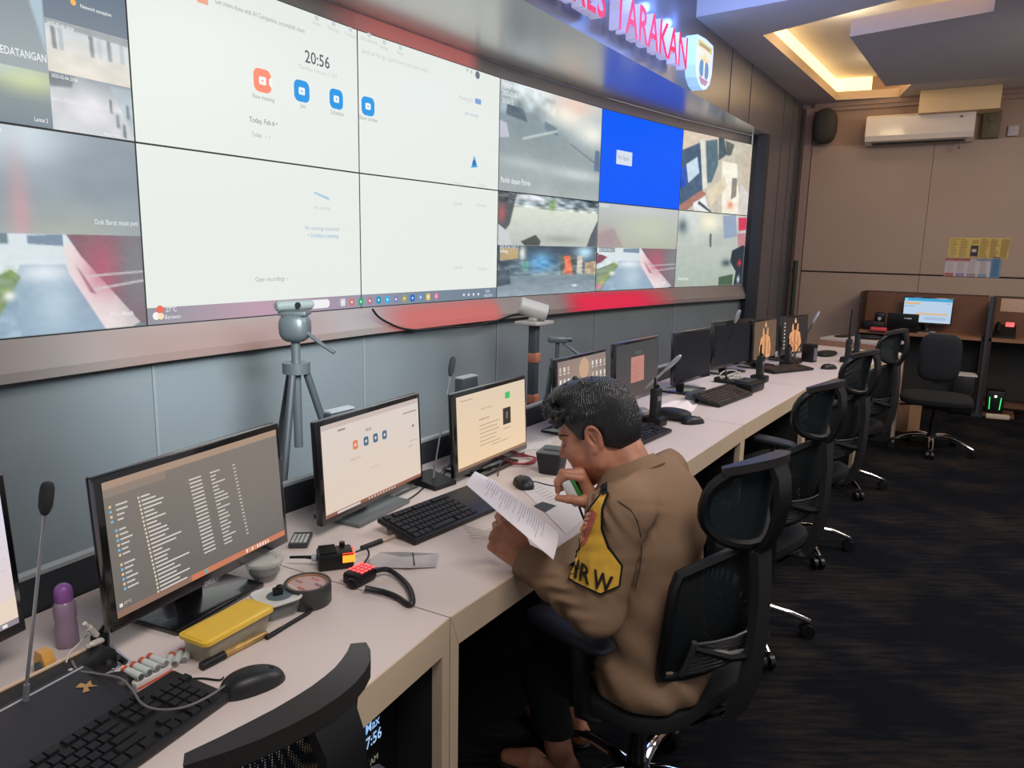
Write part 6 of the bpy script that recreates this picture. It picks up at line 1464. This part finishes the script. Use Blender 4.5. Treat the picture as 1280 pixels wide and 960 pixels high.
# left hand frame, right hand frame: distal, thumb side, dorsal
def frame(x, z): x = x.normalized(); z = (z - x * z.dot(x)).normalized(); return x, z
lx, lz = frame(V3((-.070, .050, .050)), V3((-.25, -.9, .30))); ly = lx.cross(lz);
if ly.z < 0: ly = -ly
rx, rz_ = frame(V3((-.42, -.10, .80)), V3((.85, .05, .45))); ry = rx.cross(rz_)
if ry.y > 0: ry = -ry
def hand_pts(O, x, y, z, curl, thumb, spread=1.0):
    """joint chains of the five fingers (wrist at O)"""
    H = lambda a, b, c: O + x * a + y * b + z * c
    out = []
    for (mx, my, mz), L, cu in (((.088, .029, .0), (.043, .026, .021), curl[0]), ((.092, .008, .004), (.046, .029, .022), curl[1]), ((.087, -.013, .002), (.043, .027, .021), curl[2]), ((.077, -.032, -.003), (.034, .021, .019), curl[3])):
        p = H(mx, my * spread, mz); ch = [p]; a = 0
        for l, c in zip(L, cu): a += radians(c); p = p + (x * cos(a) - z * sin(a)) * l; ch.append(p)
        out.append(ch)
    th = [H(*q) for q in thumb]
    return out, th
LH = hand_pts(LWR, lx, ly, lz, [(38, 30, 18), (58, 62, 40), (64, 74, 45), (68, 78, 45)], [(.018, .026, -.006), (.052, .043, -.010), (.083, .050, -.004), (.112, .049, -.006)])
RH = hand_pts(RWR, rx, ry, rz_, [(52, 62, 40), (58, 68, 42), (62, 70, 45), (66, 72, 45)], [(.016, .022, -.010), (.040, .042, -.026), (.062, .044, -.052), (.075, .040, -.074)])

F = Field((-.10, 1.42, -.005), (.62, 2.40, 1.28), .003)
# head
E = lambda c, r, k=.02, op='u', R=HR, e=2: F.ell(hp(*c), r, R, k, op, e)
C_ = lambda a, b, ra, rb=None, k=.015, op='u': F.cap(hp(*a), hp(*b), ra, rb, k, op)
E((0, -.012, .046), (.073, .094, .083), 0); E((0, .042, -.022), (.060, .052, .080), .03)
for s in (-1, 1):
    C_((0, .068, -.098), (s * .050, .004, -.060), .020, .021, .03); C_((s * .05, .004, -.06), (s * .062, -.004, -.01), .022, .02, .03); E((s * .036, .058, -.028), (.028, .026, .028), .03)
C_((-.034, .080, .024), (.034, .080, .024), .014, None, .02)
E((0, .070, -.098), (.022, .020, .018), .02)
for s in (-1, 1): E((s * .031, .095, .004), (.016, .011, .010), .012, 's')
for s in (-1, 1): E((s * .031, .079, .002), (.0145, .012, .0115), .004)
C_((0, .086, .018), (0, .113, -.026), .0075, .0115, .012)
for s in (-1, 1): E((s * .0115, .101, -.031), (.009, .011, .008), .006)
C_((-.020, .084, -.058), (.020, .084, -.058), .0085, None, .008); C_((-.016, .083, -.072), (.016, .083, -.072), .009, None, .007)
for s in (-1, 1):
    Re = HR @ np.array(Matrix.Rotation(-.25, 3, 'X')) @ np.array(Matrix.Rotation(s * .35, 3, 'Z'))
    F.ell(hp(s * .073, -.010, -.002), (.0085, .019, .031), Re, .006); F.ell(hp(s * .0835, -.008, .002), (.0085, .0105, .020), Re, .003, 's'); F.ell(hp(s * .076, -.001, -.029), (.007, .009, .010), Re, .005)
    rim = [hp(s * (.0785 + .004 * sin(a)), -.011 - .017 * cos(a) * (1 if a < pi * 1.2 else .9), .003 + .028 * sin(a)) for a in [radians(200 - 215 * i / 14) for i in range(15)]]
    for a, b in zip(rim[:-1], rim[1:]): F.cap(a, b, .0046, None, .002)
    F.cap(hp(s * .077, -.014, -.014), hp(s * .079, -.006, .016), .0032, None, .003); F.cap(hp(s * .077, .006, -.008), hp(s * .077, .005, .002), .004, None, .003)
nb = hp(0, -.045, -.05)
F.cap(nb, NECK, .051, .056, .03); F.cap(hp(0, .0, -.075), NECK + TF * .03 - V3((0, 0, .02)), .040, .045, .03)
# trunk and limbs
T = lambda c, r, k=.04: F.ell(c, r, TR_, k)
T(CH, (.150, .100, .17), .03); T(BE, (.140, .105, .16)); T(PE, (.150, .105, .10)); F.cap(LSH, RSH, .045, .045, .04)
for a, b, ra, rb in ((LSH, LEL, .048, .040), (LEL, LWR, .041, .027), (RSH, REL, .048, .040), (REL, RWR, .041, .027), (LHP, LKN, .075, .055), (RHP, RKN, .075, .055), (LKN, LAN, .052, .036), (RKN, RAN, .052, .036)): F.cap(a, b, ra, rb, .02)
for an, hd_ in ((LAN, -70), (RAN, -50)):
    d_ = V3((sin(radians(hd_)), cos(radians(hd_)), 0)); a = V3((an.x, an.y, .045)); F.cap(an, a - d_ * .03, .034, .030, .02); F.cap(a - d_ * .035 - V3((0, 0, .015)), a + d_ * .15 - V3((0, 0, .022)), .030, .018, .02); F.cap(a + d_ * .08 - V3((0, 0, .01)), a + d_ * .16 - V3((0, 0, .02)), .034, .018, .02)
# hands
def add_hand(h, O, x, y, z):
    fs, th = h; R_ = np.array([[x[i], y[i], z[i]] for i in range(3)])
    F.cap(O - x * .03, O + x * .015, .026, .024, .015)
    F.ell(O + x * .048 - z * .004, (.046, .037, .0165), R_, .012)
    for ch in fs: F.cap(O + x * .015 + y * (ch[0] - O).dot(y) * .5, ch[0], .015, .0115, .008)
    for ch in fs:
        for i, (ra, rb) in enumerate(((.0105, .0092), (.0092, .0084), (.0084, .0068))): F.cap(ch[i], ch[i + 1], ra, rb, .003)
    for i, (ra, rb) in enumerate(((.017, .0135), (.0125, .0105), (.0105, .0078))): F.cap(th[i], th[i + 1], ra, rb, .008 if i == 0 else .004)
add_hand(LH, LWR, lx, ly, lz); add_hand(RH, RWR, rx, ry, rz_)
man = obj('person', F.mesh('person', 1), skin_mat(), None)
tag(man, 'seated man in khaki shirt and yellow armband holding a paper and a hand microphone', 'person')
del F
# hair
def hair_mat():
    m = bpy.data.materials.new('black_hair'); m.use_nodes = True; nt = m.node_tree; b = nt.nodes['Principled BSDF']; N = nt.nodes.new
    b.inputs['Base Color'].default_value = (*L3((24, 26, 30)), 1); b.inputs['Roughness'].default_value = .42; b.inputs['Specular IOR Level'].default_value = .6
    tc = N('ShaderNodeTexCoord'); n = N('ShaderNodeTexNoise'); n.inputs['Scale'].default_value = 90; n.inputs['Detail'].default_value = 6
    w = N('ShaderNodeTexWave'); w.inputs['Scale'].default_value = 60; w.inputs['Distortion'].default_value = 9; w.inputs['Detail'].default_value = 4
    nt.links.new(tc.outputs['Object'], w.inputs['Vector']); bp = N('ShaderNodeBump'); bp.inputs['Strength'].default_value = .55; bp.inputs['Distance'].default_value = .004
    nt.links.new(w.outputs['Fac'], bp.inputs['Height']); nt.links.new(bp.outputs['Normal'], b.inputs['Normal']); return m
F = Field(HO - V3((.2, .2, .16)), HO + V3((.2, .2, .24)), .0026)
rs = np.random.RandomState(3)
F.ell(hp(0, -.014, .052), (.080, .102, .090), HR, 0); F.ell(hp(0, -.035, .0), (.072, .074, .070), HR, .03)
for s in (-1, 1): F.ell(hp(s * .064, .012, .012), (.013, .022, .034), HR, .01)
F.half(hp(0, .046, .03), rt * 0 + fw * 1 - upv * .62)
F.half(hp(0, -.02, -.022), -upv * 1 + fw * .62)
for s in (-1, 1): F.ell(hp(s * .085, -.008, -.006), (.026, .030, .040), HR, .004, 's')
F.ell(hp(0, .035, .118), (.062, .062, .030), HR, .02)
for i in range(170):
    a = rs.rand() * 2 * pi; q = rs.rand() ** .6; x = .072 * q * cos(a); y = .028 + .088 * q * sin(a); z = .126 - .10 * (x / .08) ** 2 - 4.2 * (y - .02) ** 2
    v = V3((rs.randn(), rs.randn(), rs.randn() * .5)).normalized() * .014
    p = hp(x, y, z + rs.rand() * .016); F.cap(p - v, p + v, .0075, .0045, .004)
for i in range(60):
    x = rs.uniform(-.06, .06); p = hp(x, .083 + rs.uniform(-.012, .016) - 4 * x * x, .092 + rs.uniform(-.02, .03)); v = V3((rs.randn(), rs.randn(), rs.randn())).normalized() * .012; F.cap(p - v, p + v, .0070, .0040, .004)
hair = obj('hair', F.mesh('hair', 1), hair_mat(), man); del F
# brows and eyes
bvh_b = BVHTree.FromPolygons([v.co.copy() for v in man.data.vertices], [tuple(p.vertices) for p in man.data.polygons])
def fp(x, z):
    h_ = bvh_b.ray_cast(hp(x * 1.25, .25, z), -(fw + rt * (x * 1.2)).normalized()); return h_[0] if h_[0] is not None else hp(x, .09, z)
m_brow = mat('black_brow', (26, 24, 24), .8)
for s in (-1, 1):
    mb = MB(); mb.tube([fp(s * x, z) for x, z in ((.012, .024), (.022, .030), (.034, .032), (.046, .028), (.054, .022))], [.0018, .0026, .0026, .0022, .001], 8); obj('eyebrow', mb, m_brow, man)
    mb = MB(); mb.tube([fp(s * x, z) for x, z in ((.018, .000), (.026, -.004), (.034, -.005), (.042, -.002), (.049, .002))], [.001, .0018, .0022, .002, .001], 6); obj('eyelash', mb, m_brow, man)
# shirt
KH = (136, 110, 88)
def cloth_mat(name, rgb):
    m = mat(name, rgb, .88, var=.10, scale=4, bump=.25, bscale=700, spec=.15); return m
m_shirt = cloth_mat('khaki_cloth', KH)
F = Field((.0, 1.42, .40), (.66, 2.12, 1.08), .0045)
T = lambda c, r, k=.05: F.ell(c, r, TR_, k)
T(CH, (.168, .118, .175), 0); T(CH + V3((.03, 0, .05)), (.150, .09, .13), .04); T(BE, (.160, .124, .17)); T(PE, (.184, .138, .13)); T(PE - V3((-.01, .01, .06)), (.19, .145, .09), .04)
F.cap(LSH, RSH, .056, .054, .05); F.cap(NECK - V3((-.015, 0, .035)), LSH, .06, .055, .04); F.cap(NECK - V3((-.015, 0, .035)), RSH, .06, .055, .04)
F.cap(LSH, LEL, .068, .063, .03); F.cap(LEL, LWR + (LEL - LWR).normalized() * .025, .060, .041, .02)
F.cap(RSH, REL, .060, .052, .03); F.cap(REL, RWR + (REL - RWR).normalized() * .05, .050, .040, .02)
X, Y, Z = F.coords()
fold = .0040 * np.sin(58 * (Z + .55 * X) + 3.2 * np.sin(17 * Y + 9 * X)) * np.clip((.80 - Z) / .2, 0, 1) + .0022 * np.sin(46 * (Y - .6 * Z) + 3 * np.sin(14 * X + 11 * Z))
de = np.sqrt((X - LEL.x) ** 2 + (Y - LEL.y) ** 2 + (Z - LEL.z) ** 2)
ua = (LWR - LEL).normalized(); along = (X - LEL.x) * ua.x + (Y - LEL.y) * ua.y + (Z - LEL.z) * ua.z
fold = fold + .0048 * np.sin(115 * along + 5 * np.sin(38 * Z + 20 * X)) * np.exp(-((along - .07) / .075) ** 2) * (de < .28)
F.F = np.where(F.F < .03, F.F + fold.astype(np.float32), F.F)
wd = (LWR - LEL).normalized(); F_ = LWR - wd * .012
hd2 = ((X - F_.x) * wd.x + (Y - F_.y) * wd.y + (Z - F_.z) * wd.z); nearw = np.sqrt((X - LWR.x) ** 2 + (Y - LWR.y) ** 2 + (Z - LWR.z) ** 2) < .13
F.F = np.where(nearw, np.maximum(F.F, hd2), F.F)
F.half(V3((0, 0, .455)), V3((0, .0, -1)))
nd = (HO - NECK).normalized(); F.half(NECK + nd * .012, nd * .8 + V3((0, 0, .4)))
shirt_me = F.mesh('shirt', 2); shirt = obj('shirt', shirt_me, m_shirt, man); del F
# cuff and collar
mb = MB(); c = LWR - wd * .010; u_ = wd.orthogonal().normalized(); w_ = wd.cross(u_)
for (r0, o0), (r1, o1) in (((.0405, -.05), (.0425, -.045)), ((.0425, -.045), (.0415, .002)), ((.0415, .002), (.037, .002)), ((.037, .002), (.037, -.03))):
    ring = lambda r, o: [c + wd * o + (u_ * cos(2 * pi * i / 32) + w_ * sin(2 * pi * i / 32)) * r for i in range(32)]
    mb.add(ring(r0, o0) + ring(r1, o1), [(i, (i + 1) % 32, 32 + (i + 1) % 32, 32 + i) for i in range(32)])
obj('cuff', mb, m_shirt, man)
ax_ = (hp(0, -.03, -.06) - NECK).normalized(); ax_ = (ax_ * .75 + V3((0, 0, .45))).normalized(); s1 = TF - ax_ * TF.dot(ax_); s1.normalize(); s2 = ax_.cross(s1)
cc0 = NECK - ax_ * .004 + s1 * .002
mb = MB()
def colr(u, v):
    a = radians(28) + u * radians(304); rr = (.063, .068, .086, .085)[int(round(v * 3))]; zz = (-.01, .036, .006, .001)[int(round(v * 3))]
    if v > .6: rr += .020 * (abs(2 * u - 1) ** 3); zz -= .012 * abs(2 * u - 1) ** 3
    return cc0 + s1 * cos(a) * rr + s2 * sin(a) * rr * 1.02 + ax_ * zz
mb.grid(colr, 40, 3)
co = obj('collar', mb, m_shirt, man); md = co.modifiers.new('thick', 'SOLIDIFY'); md.thickness = .003
# trousers
F = Field((-.06, 1.45, .12), (.62, 2.35, .72), .006)
F.ell(PE - V3((0, 0, .01)), (.150, .105, .095), TR_, 0)
for a, b in ((LHP, LKN), (RHP, RKN)): F.cap(a + (b - a) * .12, b, .080, .066, .03)
for a, b in ((LKN, LAN), (RKN, RAN)): F.cap(a, a.lerp(b, .92), .066, .056, .03)
F.half(V3((0, 0, .145)), V3((0, 0, -1)))
obj('trousers', F.mesh('trousers', 2), mat('black_trousers', (15, 17, 22), .85, bump=.2, bscale=500), man); del F
# sandals
for an, hd_ in ((LAN, -70), (RAN, -50)):
    d_ = V3((sin(radians(hd_)), cos(radians(hd_)), 0)); mb = MB(); mb.ell(V3((an.x, an.y, .009)) + d_ * .06, (.045, .13, .009), Matrix.Rotation(-radians(hd_), 3, 'Z'), 24, 8, .8, .5)
    obj('sandal', mb, mat('dark_sandal', (30, 26, 24), .7), man)

# pieces sewn on the sleeve: outlines laid on the shirt surface
bv = BVHTree.FromPolygons([v.co.copy() for v in shirt_me.vertices], [tuple(p.vertices) for p in shirt_me.polygons])
camo = V3((0, 0, CAM_H))
AX0, AX1 = LSH, LEL
def lay(px, py, off):
    P, Nn, n = V3(), V3(), 0
    for dx in (-5, 0, 5):
        for dy in (-5, 0, 5):
            d_ = ray(px + dx, py + dy).normalized(); h_ = bv.ray_cast(camo, d_); ref = AY(px + dx, py + dy, 1.585)
            if h_[0] is not None and (h_[0] - camo).dot(d_) < (ref - camo).length + .05: P += h_[0]; Nn += h_[1] if h_[1].dot(d_) < 0 else -h_[1]; n += 1
    if n == 9: return P / 9 + Nn.normalized() * (off + .0012)
    return lay1(px, py, off)
def lay1(px, py, off):
    d_ = ray(px, py).normalized(); hit = bv.ray_cast(camo, d_); ref = AY(px, py, 1.585)
    if hit[0] is None or (hit[0] - camo).dot(d_) > (ref - camo).length + .05:
        h2 = bv.find_nearest(ref); p, n = h2[0], h2[1]
    else: p, n = hit[0], hit[1]
    if n.dot(d_) > 0: n = -n
    return p + n * off
def patch(name, polys, m, off, cuts=3, parent=None, thick=.0015):
    bm = bmesh.new()
    for poly in polys:
        vs = [bm.verts.new((x, y, 0)) for x, y in poly]; bm.faces.new(vs)
    bmesh.ops.triangulate(bm, faces=bm.faces[:])
    for _ in range(cuts): 
        le = [e for e in bm.edges if e.calc_length() > 1.7]
        if le: bmesh.ops.subdivide_edges(bm, edges=le, cuts=1); bmesh.ops.triangulate(bm, faces=[f for f in bm.faces if len(f.verts) > 3])
    for v in bm.verts: v.co = lay(v.co.x, v.co.y, off)
    me = bpy.data.meshes.new(name); bm.to_mesh(me); bm.free()
    for p in me.polygons: p.use_smooth = True
    o = obj(name, me, m, parent or man); return o
band = [(757, 614), (742.5, 634), (731, 652), (728, 663), (729, 684), (725, 690), (720.6, 705), (714, 724), (751, 740), (771.5, 730), (775, 706), (760, 684), (752.5, 659), (753, 636), (760, 619)]
bc = (sum(p[0] for p in band) / len(band), sum(p[1] for p in band) / len(band))
def grow(pts, k):
    n = len(pts); out = []
    for i in range(n):
        (x0, y0), (x1, y1), (x2, y2) = pts[i - 1], pts[i], pts[(i + 1) % n]
        a = V3((y1 - y0, x0 - x1, 0)).normalized(); b = V3((y2 - y1, x1 - x2, 0)).normalized(); v = (a + b).normalized(); out.append((x1 - v.x * k, y1 - v.y * k))
    return out
big = grow(band, 3.0)
if abs(big[0][1] - bc[1]) < abs(band[0][1] - bc[1]): big = grow(band, -3.0)
ab = patch('armband', [band], mat('yellow_armband', (226, 176, 62), .7, var=.12, scale=40), .0065, 9)
patch('armband_border', [big], mat('black_binding', (16, 16, 18), .8), .0045, 9, ab)
patch('armband_badge', [[(742.5, 636), (748.7, 642.5), (741, 663), (736, 679), (730, 683), (732, 660)]], mat('red_badge', (196, 104, 86), .7, var=.2, scale=90), .0088, 8, ab)
strokes = [[(744 - 2.0 * i, 641 + 6.2 * i), (741.5 - 2.0 * i, 644 + 6.2 * i), (737.5 - 1.2 * i, 641.5 + 6.2 * i + 1.5), (739.5 - 1.2 * i, 639 + 6.2 * i + 1)] for i in range(6)]
patch('badge_marks', strokes, mat('pale_embroidery', (226, 170, 150), .7), .0108, 4, ab)
for ch, x0 in (('I', 721.5), ('R', 727.5), ('W', 741)):
    vs, fs = text_geo(ch, 33, .022, 'LEFT', 0, .60)
    polys = [[(x0 + vs[i][0] + .14 * vs[i][1], 720.5 + (x0 - 717.5) * .45 + vs[i][0] * .45 - vs[i][1] * .94) for i in f] for f in fs]
    patch('armband_letter', polys, mat('black_letter', (22, 18, 16), .8), .0098, 5, ab)
mb = MB(); mb.tube([lay(x, y, .001) for x, y in ((762, 622), (775, 628), (788, 637), (796, 650), (800, 668), (801, 690), (799, 712), (794, 735))], .0013, 6); obj('sleeve_seam', mb, mat('seam_brown', (84, 66, 52), .9), shirt)
patch('armband_strap', [[(753, 606), (761, 606), (762, 618), (755, 621)]], mat('black_binding', (16, 16, 18), .8), .010, 3, ab)

# paper in the left hand
TL = AY(598, 583, 1.93)
def solve(px, py, L, lo, hi):
    best = None
    for i in range(600):
        y = lo + (hi - lo) * i / 599; p = AY(px, py, y); e = abs((p - TL).length - L)
        if best is None or e < best[0]: best = (e, p)
    return best[1]
BL = solve(582, 605, .205, 1.6, 1.93); TRc = solve(697, 665, .297, 1.5, 1.92)
e1, e2 = TRc - TL, BL - TL; nP = e1.cross(e2).normalized(); nP = nP if nP.z > 0 else -nP
def pf(u, v): return TL + e1 * u + e2 * v + nP * (.010 * (1 - (2 * v - 1) ** 2) - .016 * max(0, .25 - u) * (1 - v) * 4)
t = thing('held_paper', 'white typed sheet held up in the man\'s left hand', 'paper', TL)
mb = MB(); mb.grid(lambda u, v: pf(u, v) - TL, 16, 10); mb.grid(lambda u, v: pf(u, v) - TL - nP * .0006, 16, 10); obj('sheet', mb, mat('bright_paper', (228, 222, 226), .8), t)
mb = MB(); random.seed(8)
for r in range(26):
    u = .16 + r * .027; ww = random.uniform(.6, .86) if r % 6 else .4
    if r == 14: continue
    for k in range(4):
        v0, v1 = .07 + ww * k / 4, .07 + ww * (k + .92) / 4
        mb.add([pf(u, v0) - TL + nP * .0006, pf(u + .007, v0) - TL + nP * .0006, pf(u + .007, v1) - TL + nP * .0006, pf(u, v1) - TL + nP * .0006], [(0, 1, 2, 3)])
obj('typing', mb, mat('faint_print', (176, 170, 176), .8), t, False)
# microphone in the right hand
mc = RWR + rx * .066 - rz_ * .036 + ry * .012
t = thing('handheld_microphone', 'white and green hand microphone held to the man\'s mouth', 'microphone', mc); R3 = Matrix(((rx.x, ry.x, rz_.x), (rx.y, ry.y, rz_.y), (rx.z, ry.z, rz_.z)))
mb = MB(); mb.rbox((0, 0, 0), (.078, .052, .030), .009, R3); obj('body', mb, mat('white_mic_shell', (214, 216, 216), .4), t)
mb = MB(); mb.rbox(R3 @ V3((.006, 0, .0135)), (.058, .0535, .010), .003, R3); obj('green_side', mb, mat('green_mic_side', (60, 130, 70), .45), t)
mb = MB(); mb.rbox(R3 @ V3((-.014, .0255, -.004)), (.022, .004, .012), .001, R3); obj('button', mb, mat('dark_grey_trim', (60, 62, 66), .4), t)
b0 = mc - rx * .042
cable('microphone_cable', 'black cable hanging from the microphone at the man\'s mouth to the desk edge', [b0, b0 + V3((.012, -.012, -.03)), b0 + V3((.035, -.02, -.075)), b0 + V3((.04, -.01, -.12)), b0 + V3((.03, .0, -.155))], .003, m_bc)
# ================================================================== LIGHT AND CAMERA
def area(name, loc, tgt, size, power, col, sy=None, spread=None):
    l = bpy.data.lights.new(name, 'AREA'); l.energy = power; l.color = col; l.size = size
    if sy: l.shape = 'RECTANGLE'; l.size_y = sy
    if spread: l.spread = radians(spread)
    o = bpy.data.objects.new(name, l); COL.objects.link(o); o.location = loc
    o.rotation_euler = (Vector(tgt) - Vector(loc)).to_track_quat('-Z', 'Y').to_euler(); return o
def spot(name, loc, tgt, power, col, ang, blend=1., soft=.05):
    l = bpy.data.lights.new(name, 'SPOT'); l.energy = power; l.color = col; l.spot_size = radians(ang); l.spot_blend = blend; l.shadow_soft_size = soft
    o = bpy.data.objects.new(name, l); COL.objects.link(o); o.location = loc
    o.rotation_euler = (Vector(tgt) - Vector(loc)).to_track_quat('-Z', 'Y').to_euler(); return o
def point(name, loc, power, col, soft=.1):
    l = bpy.data.lights.new(name, 'POINT'); l.energy = power; l.color = col; l.shadow_soft_size = soft; l.specular_factor = .15
    o = bpy.data.objects.new(name, l); COL.objects.link(o); o.location = loc; return o
WARM, COOL = (1., .86, .72), (.86, .94, 1.)
area('ceiling_light_near', (.6, .4, 3.55), (.0, 1.2, .7), 1.6, 98, (1, .93, .88))
area('ceiling_light_aisle', (2.6, 3.2, 3.0), (1.4, 3.6, .7), 1.4, 62, (1, .92, .86))
area('ceiling_light_back', (4.3, 4.9, 3.0), (3.7, 6.8, 1.0), 1.1, 52, WARM)
spot('haze_fill_left', (.15, 1.15, 2.0), (-1.12, 3.3, 1.02), 400, (.88, .97, 1.), 50, 1., .3)
spot('haze_fill_mid', (.7, 2.4, 2.2), (-.5, 4.35, 1.0), 90, (.88, .96, 1.), 55, 1., .3)
for i, s in enumerate((s_S, s_T + .1, s_T + (s_N - s_T) * .33, s_T + (s_N - s_T) * .66, s_N)):
    p = head_pt(s, 3.02, .055); point('sign_blue_%d' % i, p, 1.5, (.16, .32, 1.), .03)
point('sign_blue_fill', head_pt(s_N - .4, 2.88, .45), 22, (.2, .38, 1.), .3)
p = W(1060, 60, 3.3); point('recess_warm', (2.5, 6.2, 3.28), 9, (1., .78, .48), .2)
point('recess_warm_far', (3.5, 7.5, 3.22), 4, (1., .76, .45), .1)
w = bpy.data.worlds.new('World'); SC.world = w; w.use_nodes = True
bg = w.node_tree.nodes['Background']; bg.inputs['Color'].default_value = (.9, .88, .92, 1); bg.inputs['Strength'].default_value = .40

cam = bpy.data.cameras.new('Camera'); cam.sensor_width = 36; cam.sensor_fit = 'HORIZONTAL'; cam.lens = 36 * F_PX / 1280; cam.clip_start = .02
co_ = bpy.data.objects.new('Camera', cam); COL.objects.link(co_)
fwd = Vector((0, cos(PITCH), -sin(PITCH))); upc = Vector((0, sin(PITCH), cos(PITCH))); rgt = Vector((1, 0, 0))
r2 = rgt * cos(ROLL) + upc * sin(ROLL) * 1; u2 = upc * cos(ROLL) - rgt * sin(ROLL)
Mc = Matrix((( r2.x, u2.x, -fwd.x, 0), (r2.y, u2.y, -fwd.y, 0), (r2.z, u2.z, -fwd.z, CAM_H), (0, 0, 0, 1)))
co_.matrix_world = Mc
SC.camera = co_
SC.view_settings.view_transform = 'Standard'
SC.view_settings.look = 'None'
SC.view_settings.exposure = 0
